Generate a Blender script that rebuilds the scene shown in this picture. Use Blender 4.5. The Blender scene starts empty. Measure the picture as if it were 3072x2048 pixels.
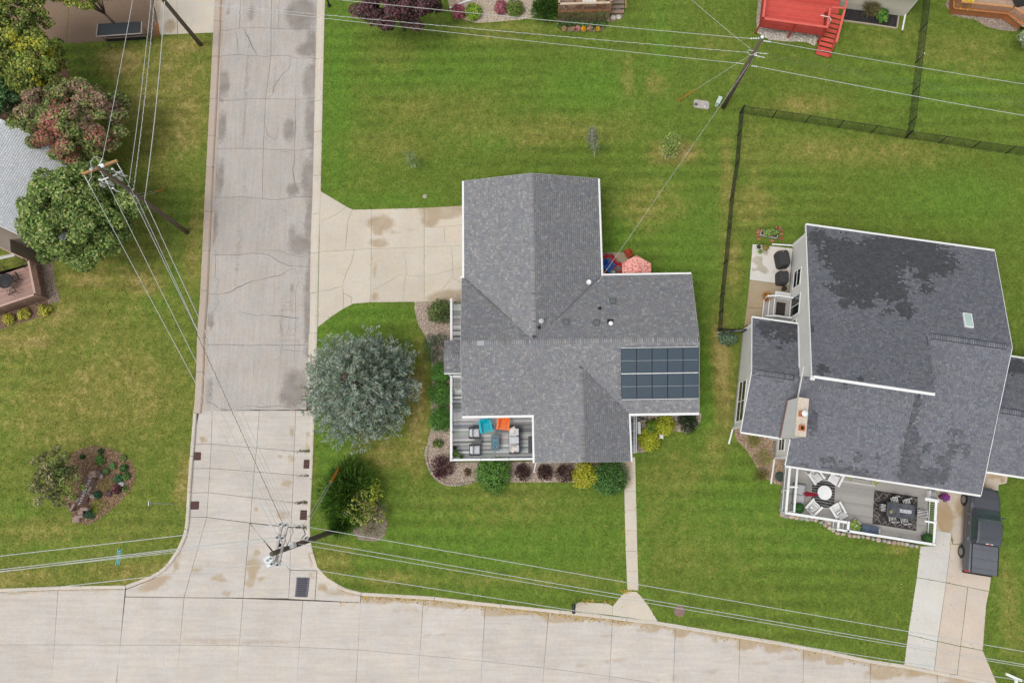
import bpy,math,random
import numpy as np
from mathutils import Vector,Matrix
from mathutils.geometry import delaunay_2d_cdt
random.seed(7)
rng=np.random.default_rng(7)
SC=bpy.context.scene
COL=SC.collection

# ---------------------------------------------------------------- camera, sky, sun, exposure
FPX,CAMH=2300.0,54.0
_dn=np.array([31/FPX,-406/FPX,-1.0]);_dn /= np.linalg.norm(_dn)
_Z=-_dn
_Y=np.array([0,1.0,0])-_Z*_Z[1];_Y /= np.linalg.norm(_Y)
_X=np.cross(_Y,_Z)
CR=np.array([_X,_Y,_Z]) # camera axes -> world
cam_d=bpy.data.cameras.new('camera')
cam=bpy.data.objects.new('camera',cam_d);COL.objects.link(cam)
cam_d.sensor_width=36.0;cam_d.lens=FPX/3072*36.0;cam_d.clip_end=2000;cam_d.clip_start=0.5
_m=Matrix(((*CR[0],0),(*CR[1],0),(*CR[2],CAMH),(0,0,0,1)))
cam.matrix_world=_m
SC.camera=cam

SUN_EL,SUN_AZ=math.radians(64),math.radians(236) # azimuth from north, clockwise: sun in the south-west
world=bpy.data.worlds.new('World');SC.world=world;world.use_nodes=True
wt=world.node_tree;wt.nodes.clear()
sky=wt.nodes.new('ShaderNodeTexSky');sky.sky_type='NISHITA';sky.sun_disc=False
sky.sun_elevation=SUN_EL;sky.sun_rotation=SUN_AZ;sky.air_density=1.2;sky.dust_density=3.0
hs=wt.nodes.new('ShaderNodeHueSaturation');hs.inputs['Saturation'].default_value=0.16
bg=wt.nodes.new('ShaderNodeBackground');bg.inputs['Strength'].default_value=0.15
wo=wt.nodes.new('ShaderNodeOutputWorld')
wt.links.new(sky.outputs[0],hs.inputs['Color']);wt.links.new(hs.outputs[0],bg.inputs['Color'])
wt.links.new(bg.outputs[0],wo.inputs['Surface'])
sun_d=bpy.data.lights.new('sun','SUN');sun_d.energy=0.95;sun_d.angle=math.radians(26);sun_d.color=(1.0,0.955,0.88)
sun=bpy.data.objects.new('sun',sun_d);COL.objects.link(sun)
_sd=Vector((math.sin(SUN_AZ)*math.cos(SUN_EL),math.cos(SUN_AZ)*math.cos(SUN_EL),math.sin(SUN_EL)))
sun.rotation_euler=_sd.to_track_quat('Z','Y').to_euler();sun.location=(-40,-40,60)
vs=SC.view_settings
vs.view_transform='Standard';vs.look='None';vs.exposure=0.08;vs.gamma=1.0;vs.use_curve_mapping=False

# ---------------------------------------------------------------- surveying: a point of the photograph at a known height
CROP=dict(d=(0,0,1.30612),c1=(0,0,.3316),c2=(0,480,.3316),c3=(0,1000,.3316),c4=(0,1520,.3316),c5=(600,1280,.3316),
 c6=(900,0,.3316),c7=(1200,500,.3316),c8=(1250,960,.3316),c9=(1700,460,.3316),c10=(1600,0,.3316),
 c11=(2372,0,.3316),c12=(2150,640,.3316),c13=(2372,1000,.3316),c14=(2150,1000,.287),c15=(2300,1350,.2551),
 c16=(2650,1400,.4133),s1=(560,0,.40816),s2=(560,620,.40816),dv=(900,560,.28063),sp=(860,900,.31896),
 hr=(1750,900,.31888),b1=(1600,1600,.31888),b2=(700,1600,.38265),b3=(2200,1600,.37075),rd=(2050,0,.2551),
 ne=(2672,0,.20408),dk=(1580,0,.15304),sr=(2180,800,.16584),sg=(200,1320,.17857),pb=(760,1560,.1084),
 pl=(220,460,.12758),dl=(0,700,.19139),pt=(1780,730,.08503),dp=(1340,1230,.11905),rg=(2600,1440,.12757),
 tk=(2860,1440,.19129),fr=(1880,1230,.14668),wd=(2330,1370,.14668),tl=(0,0,.19134),bd=(2420,0,.22321),
 s=(0,0,1.0))


def W(c,x,y,z=0.0):
 ox,oy,s=CROP[c]
 d=CR@np.array([(ox+x*s-1536)/FPX,-(oy+y*s-1024)/FPX,-1.0])
 t=(z-CAMH)/d[2]
 return Vector((d[0]*t,d[1]*t,z))


def WL(c,pts,z=0.0):
 return[W(c,p[0],p[1],z)for p in pts]


 # ---------------------------------------------------------------- materials
MATS={}


def lin(r,g,b):
 f=lambda c:(c/255/12.92)if c/255<=.04045 else((c/255+.055)/1.055)**2.4
 return(f(r),f(g),f(b))


class NT:
 def __init__(s,name):
  s.m=bpy.data.materials.new(name);s.m.use_nodes=True
  s.t=s.m.node_tree;s.n=s.t.nodes
  s.b=s.n['Principled BSDF'];s.o=s.n['Material Output']
  s.pos=s.n.new('ShaderNodeNewGeometry').outputs['Position']

 def link(s,a,b):s.t.links.new(a,b)

 def noise(s,scale,detail=4,rough=.55,vec=None,w=0):
  n=s.n.new('ShaderNodeTexNoise');n.inputs['Scale'].default_value=scale
  n.inputs['Detail'].default_value=detail;n.inputs['Roughness'].default_value=rough
  if w:
   mp=s.n.new('ShaderNodeVectorMath');mp.operation='ADD';mp.inputs[1].default_value=(w,w*.7,w*1.3)
   s.link(vec or s.pos,mp.inputs[0]);vec=mp.outputs[0]
  s.link(vec or s.pos,n.inputs['Vector']);return n.outputs['Fac']

 def ramp(s,f,a,b,lo=0.0,hi=1.0):
  m=s.n.new('ShaderNodeMapRange');m.inputs['From Min'].default_value=a;m.inputs['From Max'].default_value=b
  m.inputs['To Min'].default_value=lo;m.inputs['To Max'].default_value=hi
  s.link(f,m.inputs['Value']);return m.outputs['Result']

 def math(s,op,a,b=None):
  m=s.n.new('ShaderNodeMath');m.operation=op
  for i,x in enumerate((a,b)):
   if x is None:continue
   if isinstance(x,(int,float)):m.inputs[i].default_value=x
   else:s.link(x,m.inputs[i])
  return m.outputs[0]

 def mix(s,f,a,b,mode='MIX'):
  m=s.n.new('ShaderNodeMix');m.data_type='RGBA';m.blend_type=mode;m.clamp_factor=True
  for k,x in((0,f),(6,a),(7,b)):
   if isinstance(x,(int,float)):m.inputs[k].default_value=x
   elif isinstance(x,tuple):m.inputs[k].default_value=(*x[:3],1)
   else:s.link(x,m.inputs[k])
  return m.outputs[2]

 def attr(s,name):
  a=s.n.new('ShaderNodeAttribute');a.attribute_name=name;return a

 def bump(s,h,strength=.3,dist=.02):
  b=s.n.new('ShaderNodeBump');b.inputs['Strength'].default_value=strength;b.inputs['Distance'].default_value=dist
  s.link(h,b.inputs['Height']);s.link(b.outputs[0],s.b.inputs['Normal'])

 def scalevec(s,sx,sy,sz):
  m=s.n.new('ShaderNodeVectorMath');m.operation='MULTIPLY';m.inputs[1].default_value=(sx,sy,sz)
  s.link(s.pos,m.inputs[0]);return m.outputs[0]


def mat(name,col=None,rough=.7,var=.12,scale=6.0,bump=.15,bscale=40.0,metal=0.0,spec=.4,fine=.06,attr=False,objvar=0.0,coat=0.0,aniso=None):
 if name in MATS:return MATS[name]
 t=NT(name)
 base=t.attr('Col').outputs['Color']if attr else(*col,1)
 v=aniso and t.scalevec(*aniso)
 n1=t.noise(scale,4,vec=v);n2=t.noise(bscale,3,vec=v)
 f=t.math('ADD',t.ramp(n1,.3,.7,1-var,1+var),t.ramp(n2,.3,.7,-fine,fine))
 if objvar:
  oi=t.n.new('ShaderNodeObjectInfo');f=t.math('ADD',f,t.ramp(oi.outputs['Random'],0,1,-objvar,objvar))
 cc=t.n.new('ShaderNodeCombineColor');[t.link(f,cc.inputs[i])for i in range(3)]
 t.link(t.mix(1.0,base,cc.outputs[0],'MULTIPLY'),t.b.inputs['Base Color'])
 t.b.inputs['Roughness'].default_value=rough;t.b.inputs['Metallic'].default_value=metal
 t.b.inputs['Specular IOR Level'].default_value=spec
 if coat:t.b.inputs['Coat Weight'].default_value=coat
 if bump:t.bump(n2,bump,.02)
 MATS[name]=t.m;return t.m


def leafmat(name,rough=.55,trans=.22):
 if name in MATS:return MATS[name]
 t=NT(name)
 c=t.attr('Col').outputs['Color']
 n=t.noise(1.7,3);cc=t.n.new('ShaderNodeCombineColor')
 f=t.ramp(n,.3,.7,.82,1.18);[t.link(f,cc.inputs[i])for i in range(3)]
 c2=t.mix(1.0,c,cc.outputs[0],'MULTIPLY')
 t.link(c2,t.b.inputs['Base Color']);t.b.inputs['Roughness'].default_value=rough;t.b.inputs['Specular IOR Level'].default_value=.25
 tr=t.n.new('ShaderNodeBsdfTranslucent');t.link(c2,tr.inputs[0])
 mx=t.n.new('ShaderNodeMixShader');mx.inputs[0].default_value=trans
 t.link(t.b.outputs[0],mx.inputs[1]);t.link(tr.outputs[0],mx.inputs[2]);t.link(mx.outputs[0],t.o.inputs[0])
 MATS[name]=t.m;return t.m


def slabmat(name,base,stain,rough=.85,speck=.10,stain2=None,thr=.5,width=.16,nscale=3.0,gran=.34,gscale=26,streak=None):
 """concrete or worn paving: attribute 'stain' spreads wet or dark patches with a ragged edge, 'rust' a second tone"""
 if name in MATS:return MATS[name]
 t=NT(name)
 big=t.noise(.55,4);mid=t.noise(5.0,5);fine=t.noise(11,4,.8)
 oi=t.n.new('ShaderNodeObjectInfo')
 f=t.math('ADD',t.ramp(big,.3,.7,.94,1.06),t.ramp(mid,.3,.7,-.045,.045))
 f=t.math('ADD',f,t.ramp(fine,.25,.75,-speck,speck))
 f=t.math('ADD',f,t.ramp(oi.outputs['Random'],0,1,-.035,.035))
 if streak:f=t.math('ADD',f,t.ramp(t.noise(1.0,5,.7,vec=t.scalevec(*streak)),.3,.7,-.085,.085))
 cc=t.n.new('ShaderNodeCombineColor');[t.link(f,cc.inputs[i])for i in range(3)]
 hue=t.mix(t.ramp(t.noise(.9,3,w=31),.38,.66),tuple(base),tuple(np.array(base)*(1.03,.985,.93)))
 c=t.mix(1.0,hue,cc.outputs[0],'MULTIPLY')
 st=t.attr('stain').outputs['Fac']
 nn=t.math('ADD',t.math('MULTIPLY',t.noise(nscale,6,.68,w=9),.62),t.math('MULTIPLY',t.noise(gscale,3,.8,w=3),gran))
 s=t.ramp(t.math('ADD',st,t.math('SUBTRACT',nn,.31+gran*.5)),thr-width,thr+width)
 sc=t.mix(t.noise(2.2,3,w=5),stain,tuple(np.array(stain)*1.16))
 c=t.mix(t.math('MULTIPLY',s,t.ramp(t.noise(1.3,4,w=21),.3,.7,.55,.95)),c,sc)
 if stain2:
  r=t.attr('rust').outputs['Fac']
  s2=t.ramp(t.math('ADD',r,t.math('MULTIPLY',t.math('SUBTRACT',nn,.48),.8)),.3,.8)
  c=t.mix(t.math('MULTIPLY',s2,.8),c,stain2)
 t.link(c,t.b.inputs['Base Color']);t.b.inputs['Specular IOR Level'].default_value=.3
 t.link(t.ramp(s,0,1,rough,rough-.22),t.b.inputs['Roughness'])
 t.bump(fine,.25,.012)
 MATS[name]=t.m;return t.m


 # ---------------------------------------------------------------- mesh building
class MB:
 def __init__(s):s.v=[];s.f=[];s.c=[];s.cur=None

 def add(s,vs,fs):
  o=len(s.v);s.v+=[tuple(p)for p in vs];s.f+=[tuple(o+i for i in f)for f in fs]
  s.c+=[s.cur]*len(fs);return s

 def quad(s,*p):return s.add(p,[tuple(range(len(p)))])

 def hexa(s,b,t):
  return s.add(list(b)+list(t),[(3,2,1,0),(4,5,6,7),(0,1,5,4),(1,2,6,5),(2,3,7,6),(3,0,4,7)])

 def box(s,c,sz,rz=0.0,M=None):
  x,y,z=sz[0]/2,sz[1]/2,sz[2]/2
  R=M or Matrix.Rotation(rz,3,'Z')
  P=[R@Vector(p)+Vector(c)for p in((-x,-y,-z),(x,-y,-z),(x,y,-z),(-x,y,-z),(-x,-y,z),(x,-y,z),(x,y,z),(-x,y,z))]
  return s.hexa(P[:4],P[4:])

 def bbox(s,c,sz,rz=0.0,bv=.02,M=None):
  """box with chamfered top and vertical edges"""
  x,y,z=sz[0]/2,sz[1]/2,sz[2]/2;R=M or Matrix.Rotation(rz,3,'Z');bv=min(bv,x*.9,y*.9,z*.9)
  ring=lambda a,b,k:[(-a+k,-b),(a-k,-b),(a,-b+k),(a,b-k),(a-k,b),(-a+k,b),(-a,b-k),(-a,-b+k)]
  V=[(*p,-z)for p in ring(x,y,bv)]+[(*p,z-bv)for p in ring(x,y,bv)]+[(*p,z)for p in ring(x-bv,y-bv,bv*.5)]
  F=[tuple(range(7,-1,-1)),tuple(range(16,24))]
  for k in(0,8):
   F+=[(k+i,k+(i+1)%8,k+8+(i+1)%8,k+8+i)for i in range(8)]
  return s.add([R@Vector(p)+Vector(c)for p in V],F)

 def beam(s,a,b,w,h):
  """bar of width w and height h from a to b (a, b at its centre line)"""
  a,b=Vector(a),Vector(b);d=(b-a);L=d.length
  if L<1e-6:return s
  d /= L;side=d.cross(Vector((0,0,1)))
  side=side.normalized()if side.length>1e-4 else Vector((1,0,0))
  up=side.cross(d)
  M=Matrix((d,side,up)).transposed()
  return s.box((a+b)/2,(L,w,h),M=M)

 def prism(s,poly,z0,z1):
  n=len(poly);V=[(p[0],p[1],z0)for p in poly]+[(p[0],p[1],z1)for p in poly]
  return s.add(V,[tuple(range(n-1,-1,-1)),tuple(range(n,2*n))]+[(i,(i+1)%n,n+(i+1)%n,n+i)for i in range(n)])

 def slab3(s,pts,th):
  """sloping slab: pts is the top outline, th the vertical thickness"""
  n=len(pts);V=[(p[0],p[1],p[2]-th)for p in pts]+[tuple(p)for p in pts]
  return s.add(V,[tuple(range(n-1,-1,-1)),tuple(range(n,2*n))]+[(i,(i+1)%n,n+(i+1)%n,n+i)for i in range(n)])

 def tube(s,pts,r,n=6,r2=None,cap=True):
  pts=[Vector(p)for p in pts];V=[];F=[]
  for i,p in enumerate(pts):
   d=(pts[min(i+1,len(pts)-1)]-pts[max(i-1,0)]).normalized()
   a=d.cross(Vector((0,0,1))if abs(d.z)<.95 else Vector((1,0,0))).normalized();b=d.cross(a)
   rr=r if r2 is None else r+(r2-r)*i/max(1,len(pts)-1)
   V+=[p+a*rr*math.cos(2*math.pi*k/n)+b*rr*math.sin(2*math.pi*k/n)for k in range(n)]
  for i in range(len(pts)-1):
   F+=[(i*n+k,i*n+(k+1)%n,(i+1)*n+(k+1)%n,(i+1)*n+k)for k in range(n)]
  if cap:F+=[tuple(range(n-1,-1,-1)),tuple(range((len(pts)-1)*n,len(pts)*n))]
  return s.add(V,F)

 def lathe(s,prof,c,n=16):
  V=[];F=[]
  for r,z in prof:V+=[(c[0]+r*math.cos(2*math.pi*k/n),c[1]+r*math.sin(2*math.pi*k/n),c[2]+z)for k in range(n)]
  for i in range(len(prof)-1):
   F+=[(i*n+k,i*n+(k+1)%n,(i+1)*n+(k+1)%n,(i+1)*n+k)for k in range(n)]
  F+=[tuple(range(n-1,-1,-1)),tuple(range((len(prof)-1)*n,len(prof)*n))]
  return s.add(V,F)

 def ball(s,c,rad,nu=10,nv=6,lump=0.0,rz=0.0,rnd=random):
  V=[];F=[];R=Matrix.Rotation(rz,3,'Z')
  for j in range(nv+1):
   th=math.pi*j/nv
   for i in range(nu):
    ph=2*math.pi*i/nu;k=1+lump*(rnd.random()-.5)*2
    V.append(R@Vector((rad[0]*k*math.sin(th)*math.cos(ph),rad[1]*k*math.sin(th)*math.sin(ph),rad[2]*k*math.cos(th)))+Vector(c))
  for j in range(nv):
   F+=[(j*nu+i,(j+1)*nu+i,(j+1)*nu+(i+1)%nu,j*nu+(i+1)%nu)for i in range(nu)]
  return s.add(V,F)

 def build(s,name,m,parent=None,smooth=False):
  o=org(parent);me=bpy.data.meshes.new(name)
  me.from_pydata([(p[0]-o[0],p[1]-o[1],p[2]-o[2])for p in s.v],[],s.f)
  if any(c is not None for c in s.c):
   a=me.attributes.new('Col','FLOAT_COLOR','FACE')
   a.data.foreach_set('color',np.array([(*(c or(.5,.5,.5)),1)for c in s.c],dtype=np.float32).ravel())
  if smooth:me.polygons.foreach_set('use_smooth',[True]*len(me.polygons))
  if m:me.materials.append(m)
  return link(name,me,parent)


ORG={}


def org(p):
 return ORG.get(p.name,(0,0,0))if p is not None else(0,0,0)


def link(name,data,parent=None):
 ob=bpy.data.objects.new(name,data);COL.objects.link(ob)
 if parent is not None:
  ob.parent=parent;ORG[ob.name]=org(parent) # meshes carry world coordinates minus the base of their thing
 return ob


def tag(o,label=None,cat=None,group=None,kind=None):
 if label:o['label']=label
 if cat:o['category']=cat
 if group:o['group']=group
 if kind:o['kind']=kind
 return o


def thing(name,label,cat,loc=(0,0,0),group=None,kind=None):
 o=bpy.data.objects.new(name,None);COL.objects.link(o);o.empty_display_size=.2
 o.location=loc;ORG[o.name]=tuple(loc)
 return tag(o,label,cat,group,kind)


def structure(name,loc=(0,0,0)):
 o=bpy.data.objects.new(name,None);COL.objects.link(o);o.location=loc;ORG[o.name]=tuple(loc);o['kind']='structure';return o


def copy_thing(src,loc,rz=0.0,label=None,scale=1.0):
 r=src.copy();COL.objects.link(r);r.location=loc;r.rotation_euler=(0,0,rz);r.scale=(scale,)*3
 if label:r['label']=label
 def rec(a,b):
  for ch in a.children:
   c=ch.copy();COL.objects.link(c);c.parent=b;rec(ch,c)
 rec(src,r);return r


def npmesh(name,V,F4,cols=None,m=None,parent=None,smooth=False):
 """fast mesh of quads from numpy arrays"""
 o=np.array(org(parent));V=np.asarray(V,np.float32)-o.astype(np.float32);F4=np.asarray(F4,np.int32);n=F4.shape[1]
 me=bpy.data.meshes.new(name);me.vertices.add(len(V));me.vertices.foreach_set('co',V.ravel())
 me.loops.add(F4.size);me.loops.foreach_set('vertex_index',F4.ravel())
 me.polygons.add(len(F4));me.polygons.foreach_set('loop_start',np.arange(0,F4.size,n,dtype=np.int32))
 try:me.polygons.foreach_set('loop_total',np.full(len(F4),n,np.int32))
 except Exception:pass
 me.update(calc_edges=True)
 if cols is not None:
  a=me.attributes.new('Col','FLOAT_COLOR','FACE')
  a.data.foreach_set('color',np.concatenate([np.asarray(cols,np.float32),np.ones((len(F4),1),np.float32)],1).ravel())
 if smooth:me.polygons.foreach_set('use_smooth',[True]*len(F4))
 if m:me.materials.append(m)
 return link(name,me,parent)


def inset(poly,g):
 """shrink a counter-clockwise polygon by g"""
 P=[Vector((p[0],p[1]))for p in poly]
 if sum(P[i].x*P[(i+1)%len(P)].y-P[(i+1)%len(P)].x*P[i].y for i in range(len(P)))<0:P.reverse()
 n=len(P);out=[]
 for i in range(n):
  a=(P[i]-P[i-1]).normalized();b=(P[(i+1)%n]-P[i]).normalized()
  na,nb=Vector((-a.y,a.x)),Vector((-b.y,b.x));k=na+nb
  d=max(.35,1+na.dot(nb))
  out.append(P[i]+k*(g/d))
 return out


def inside(poly,X,Y):
 r=np.zeros(X.shape,bool);n=len(poly)
 for i in range(n):
  x1,y1,x2,y2=poly[i][0],poly[i][1],poly[i-1][0],poly[i-1][1]
  c=((y1>Y)!=(y2>Y));xx=(x2-x1)*(Y-y1)/((y2-y1)if y2!=y1 else 1e-9)+x1
  r^=c&(X<xx)
 return r


def blobs(X,Y,L):
 """field from a list of ellipses (x, y, rx, ry, angle, strength): soft-edged, 1 at the centre"""
 f=np.zeros(X.shape)
 for(x,y,rx,ry,a,k)in L:
  dx,dy=X-x,Y-y;u=(dx*math.cos(a)+dy*math.sin(a))/rx;v=(-dx*math.sin(a)+dy*math.cos(a))/ry
  f=np.maximum(f,k*np.clip(1.5-np.sqrt(u*u+v*v),0,1))
 return f


def sheet(name,poly,z,m,parent=None,res=.35,fields=None,skirt=.1,holes=(),zf=None):
 """flat piece of ground cut to a polygon, triangulated on a grid that carries attribute fields"""
 poly=[(p[0],p[1])for p in poly]
 if sum(poly[i][0]*poly[(i+1)%len(poly)][1]-poly[(i+1)%len(poly)][0]*poly[i][1]for i in range(len(poly)))<0:poly.reverse()
 B=[]
 for i in range(len(poly)):
  a,b=Vector(poly[i]),Vector(poly[(i+1)%len(poly)]);k=max(1,int((b-a).length/(res*1.5)))
  B+=[a+(b-a)*j/k for j in range(k)]
 pts=list(B);E=[(i,(i+1)%len(B))for i in range(len(B))]
 if res<50:
  xs=[p[0]for p in poly];ys=[p[1]for p in poly]
  gx,gy=np.meshgrid(np.arange(min(xs),max(xs),res),np.arange(min(ys),max(ys),res))
  gx=gx+rng.uniform(-.2,.2,gx.shape)*res;gy=gy+rng.uniform(-.2,.2,gy.shape)*res
  ok=inside(inset(poly,res*.35),gx,gy)
  pts+=[Vector((a,b))for a,b in zip(gx[ok],gy[ok])]
 v,e,f,*_=delaunay_2d_cdt(pts,E,[],1,1e-5)
 V=[(p[0],p[1],z)for p in v];F=[tuple(t)for t in f];nv=len(V)
 if skirt:
  n=len(B);V+=[(p[0],p[1],z)for p in B]+[(p[0],p[1],z-skirt)for p in B]
  F+=[(nv+i,nv+n+i,nv+n+(i+1)%n,nv+(i+1)%n)for i in range(n)]
 o=org(parent);me=bpy.data.meshes.new(name)
 me.from_pydata([(p[0]-o[0],p[1]-o[1],p[2]-o[2])for p in V],[],F)
 X=np.array([p[0]for p in V]);Y=np.array([p[1]for p in V])
 for k,L in(fields or{}).items():
  a=me.attributes.new(k,'FLOAT','POINT')
  val=L(X,Y)if callable(L)else blobs(X,Y,L)
  a.data.foreach_set('value',val.astype(np.float32))
 me.materials.append(m)
 return link(name,me,parent)


def ribbon(mb,pts,w,z,taper=False):
 """thin strip along a ground line"""
 P=[Vector((p[0],p[1],z))for p in pts];n=len(P);L=[];R_=[]
 for i,p in enumerate(P):
  d=(P[min(i+1,n-1)]-P[max(i-1,0)]);d.z=0;d.normalize();k=Vector((-d.y,d.x,0))*w/2
  if taper:k*=.35+.65*math.sin(math.pi*(i+.4)/(n-.2))
  L.append(p+k);R_.append(p-k)
 for i in range(n-1):mb.quad(R_[i],R_[i+1],L[i+1],L[i])


def wobble(pts,amp,step=.35):
 """subdivide a polyline and shake it a little"""
 out=[]
 for a,b in zip(pts,pts[1:]):
  a,b=Vector(a),Vector(b);k=max(1,int((b-a).length/step))
  for j in range(k):
   p=a+(b-a)*j/k
   if j:p+=Vector((random.uniform(-amp,amp),random.uniform(-amp,amp),0))if len(p)==3 else Vector((random.uniform(-amp,amp),random.uniform(-amp,amp)))
   out.append(p)
 out.append(Vector(pts[-1]));return out


def resample(pts,step):
 P=[Vector(p)for p in pts];out=[P[0]];rem=step
 for a,b in zip(P,P[1:]):
  L=(b-a).length;d=0
  while L-d>rem:
   d+=rem;out.append(a+(b-a)*(d/L));rem=step
  rem-=L-d
 out.append(P[-1]);return out


def frame(o,deg):
 a=math.radians(deg);cu,su=math.cos(a),math.sin(a)
 return lambda u,v,z=0.0:Vector((o[0]+u*cu-v*su,o[1]+u*su+v*cu,z))


 # ---------------------------------------------------------------- foliage
def leaves(name,parent,m,P,N,size,cols,aspect=1.7,fold=.0,gain=1.6):
 cols=np.minimum(cols*gain,np.maximum(.50,cols))
 n=len(P);N=N/np.linalg.norm(N,axis=1,keepdims=True)
 r=rng.normal(size=(n,3));T=np.cross(N,r);T /= np.linalg.norm(T,axis=1,keepdims=True);B=np.cross(N,T)
 sz=(size*rng.uniform(.7,1.35,n))[:,None]if np.isscalar(size)else size[:,None]
 a=T*sz*.5*aspect;b=B*sz*.5
 V=np.stack([P-a,P-a*.1+b+N*sz*fold,P+a,P-a*.1-b+N*sz*fold],1).reshape(-1,3)
 return npmesh(name,V,np.arange(4*n).reshape(n,4),cols,m,parent)


def shoots(name,parent,m,P,Dv,length,width,cols,gain=1.6):
 cols=np.minimum(cols*gain,np.maximum(.50,cols))
 """narrow pointed blades from P along Dv"""
 n=len(P);Dv=Dv/np.linalg.norm(Dv,axis=1,keepdims=True)
 r=rng.normal(size=(n,3))+np.array([0,0,.6]);S=np.cross(Dv,r);S /= np.linalg.norm(S,axis=1,keepdims=True)
 L=(length*rng.uniform(.6,1.3,n))[:,None];w=(width*rng.uniform(.7,1.3,n))[:,None]
 V=np.stack([P-S*w*.25,P+Dv*L*.55-S*w*.5,P+Dv*L,P+Dv*L*.55+S*w*.5],1).reshape(-1,3)
 return npmesh(name,V,np.arange(4*n).reshape(n,4),cols,m,parent)


def pick(pal,n,jit=.12):
 pal=np.array(pal);c=pal[rng.integers(0,len(pal),n)]
 return np.clip(c*(1+rng.normal(0,jit,(n,1)))*(1+rng.normal(0,jit*.3,(n,3))),0.003,1)


def clumps(c,R,k,r,flat=.0,low=-.25,jit=.12):
 """clump centres spread over an ellipsoid"""
 out=[];g=math.pi*(3-math.sqrt(5))
 for i in range(k):
  z=1-(1-low)*(i+.5)/k;q=math.sqrt(max(0,1-z*z));a=g*i+random.uniform(-.35,.35)
  s=random.uniform(1-2*jit,1+jit)*(1-r*.8)
  rr=r*random.uniform(.75,1.3)
  out.append((c[0]+R[0]*s*q*math.cos(a),c[1]+R[1]*s*q*math.sin(a),c[2]+R[2]*s*z,R[0]*rr,R[1]*rr,R[2]*rr*(1-flat)))
 return np.array(out)


def cloud(C,n,low=-.5,shell=.45):
 """points and outward normals on the clumps C"""
 w=C[:,3]*C[:,4];idx=rng.choice(len(C),n,p=w/w.sum());c=C[idx]
 z=rng.uniform(low,1,n);a=rng.uniform(0,2*math.pi,n);q=np.sqrt(1-z*z)
 Dv=np.stack([q*np.cos(a),q*np.sin(a),z],1);r=(1-shell*rng.random(n)**1.5)[:,None]
 return c[:,:3]+Dv*c[:,3:]*r,Dv,idx


def broad_tree(name,label,base,top_c,R,pal,n,size,k=40,r=.30,trunk_r=.16,bark='bark',accents=None,twigs=10,low=-.2,group=None,cat='tree',aspect=1.7,up=.7,jit=.17):
 t=thing(name,label,cat,base,group)
 mb=MB();b=Vector(base);c=Vector(top_c)
 fork=b+(c-b)*.45+Vector((0,0,.2))
 mb.tube([b-Vector((0,0,.05)),b+(fork-b)*.5+Vector((.05,.03,0)),fork],trunk_r,8,trunk_r*.7)
 C=clumps(c,R,k,r,low=low,jit=jit)
 for i in range(twigs):
  q=Vector(C[(i*3+1)%len(C)][:3]);mid=fork+(q-fork)*.5+Vector((0,0,.12*R[2]))
  mb.tube([fork,mid,q],trunk_r*.45,5,trunk_r*.08)
 mb.build('trunk',MATS[bark],t,True)
 P,Dv,idx=cloud(C,n)
 cc=pick(pal,n);tone=1+rng.normal(0,.22,len(C));cc*=tone[idx][:,None];cc*=rng.choice([.55,1,1.5],n,p=[.3,.45,.25])[:,None]  # random dark and bright leaves paint in crown gaps and highlights
 if accents:
  for(ax,ay,rad,apal,prob)in accents:
   d=np.hypot(P[:,0]-ax,P[:,1]-ay);s=(d<rad)&(rng.random(n)<prob*np.clip(1.6-1.3*d/rad,0,1));cc[s]=pick(apal,int(s.sum()))
 N=Dv+rng.normal(0,.55,(n,3))+np.array([0,0,up])
 leaves('crown',t,MATS['leaf'],P,N,size,cc,aspect)
 return t


def shrub(name,label,base,R,pal,n,size,k=16,r=.42,style='leaf',cat='shrub',group=None,jit=.1,low=-.1,up=.5,hz=None,width=None,stem=True):
 t=thing(name,label,cat,base,group);b=Vector(base);h=R[2]
 C=clumps((b.x,b.y,b.z+h*.5),(R[0],R[1],h*.55),k,r,low=-.6,jit=jit)
 if stem:
  mb=MB()
  for i in range(5):
   q=Vector(C[(i*3)%len(C)][:3]);mb.tube([b,b+(q-b)*.5+Vector((0,0,.1*h)),q],.025,5,.008)
  mb.build('stem',MATS['bark'],t)
 P,Dv,idx=cloud(C,n,-.7);P[:,2]=np.maximum(P[:,2],b.z+.01)
 cc=pick(pal,n);tone=1+rng.normal(0,.12,len(C));cc*=tone[idx][:,None]
 if style=='leaf':
  leaves('foliage',t,MATS['leaf'],P,Dv+rng.normal(0,.5,(n,3))+np.array([0,0,up]),size,cc)
 else:
  out=P-np.array([b.x,b.y,b.z+h*.15]);out /= np.linalg.norm(out,axis=1,keepdims=True)
  shoots('foliage',t,MATS['leaf'],P-out*size*.4,out+rng.normal(0,.35,(n,3))+np.array([0,0,up*.5]),size,width or size*.16,cc)
 return t


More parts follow.
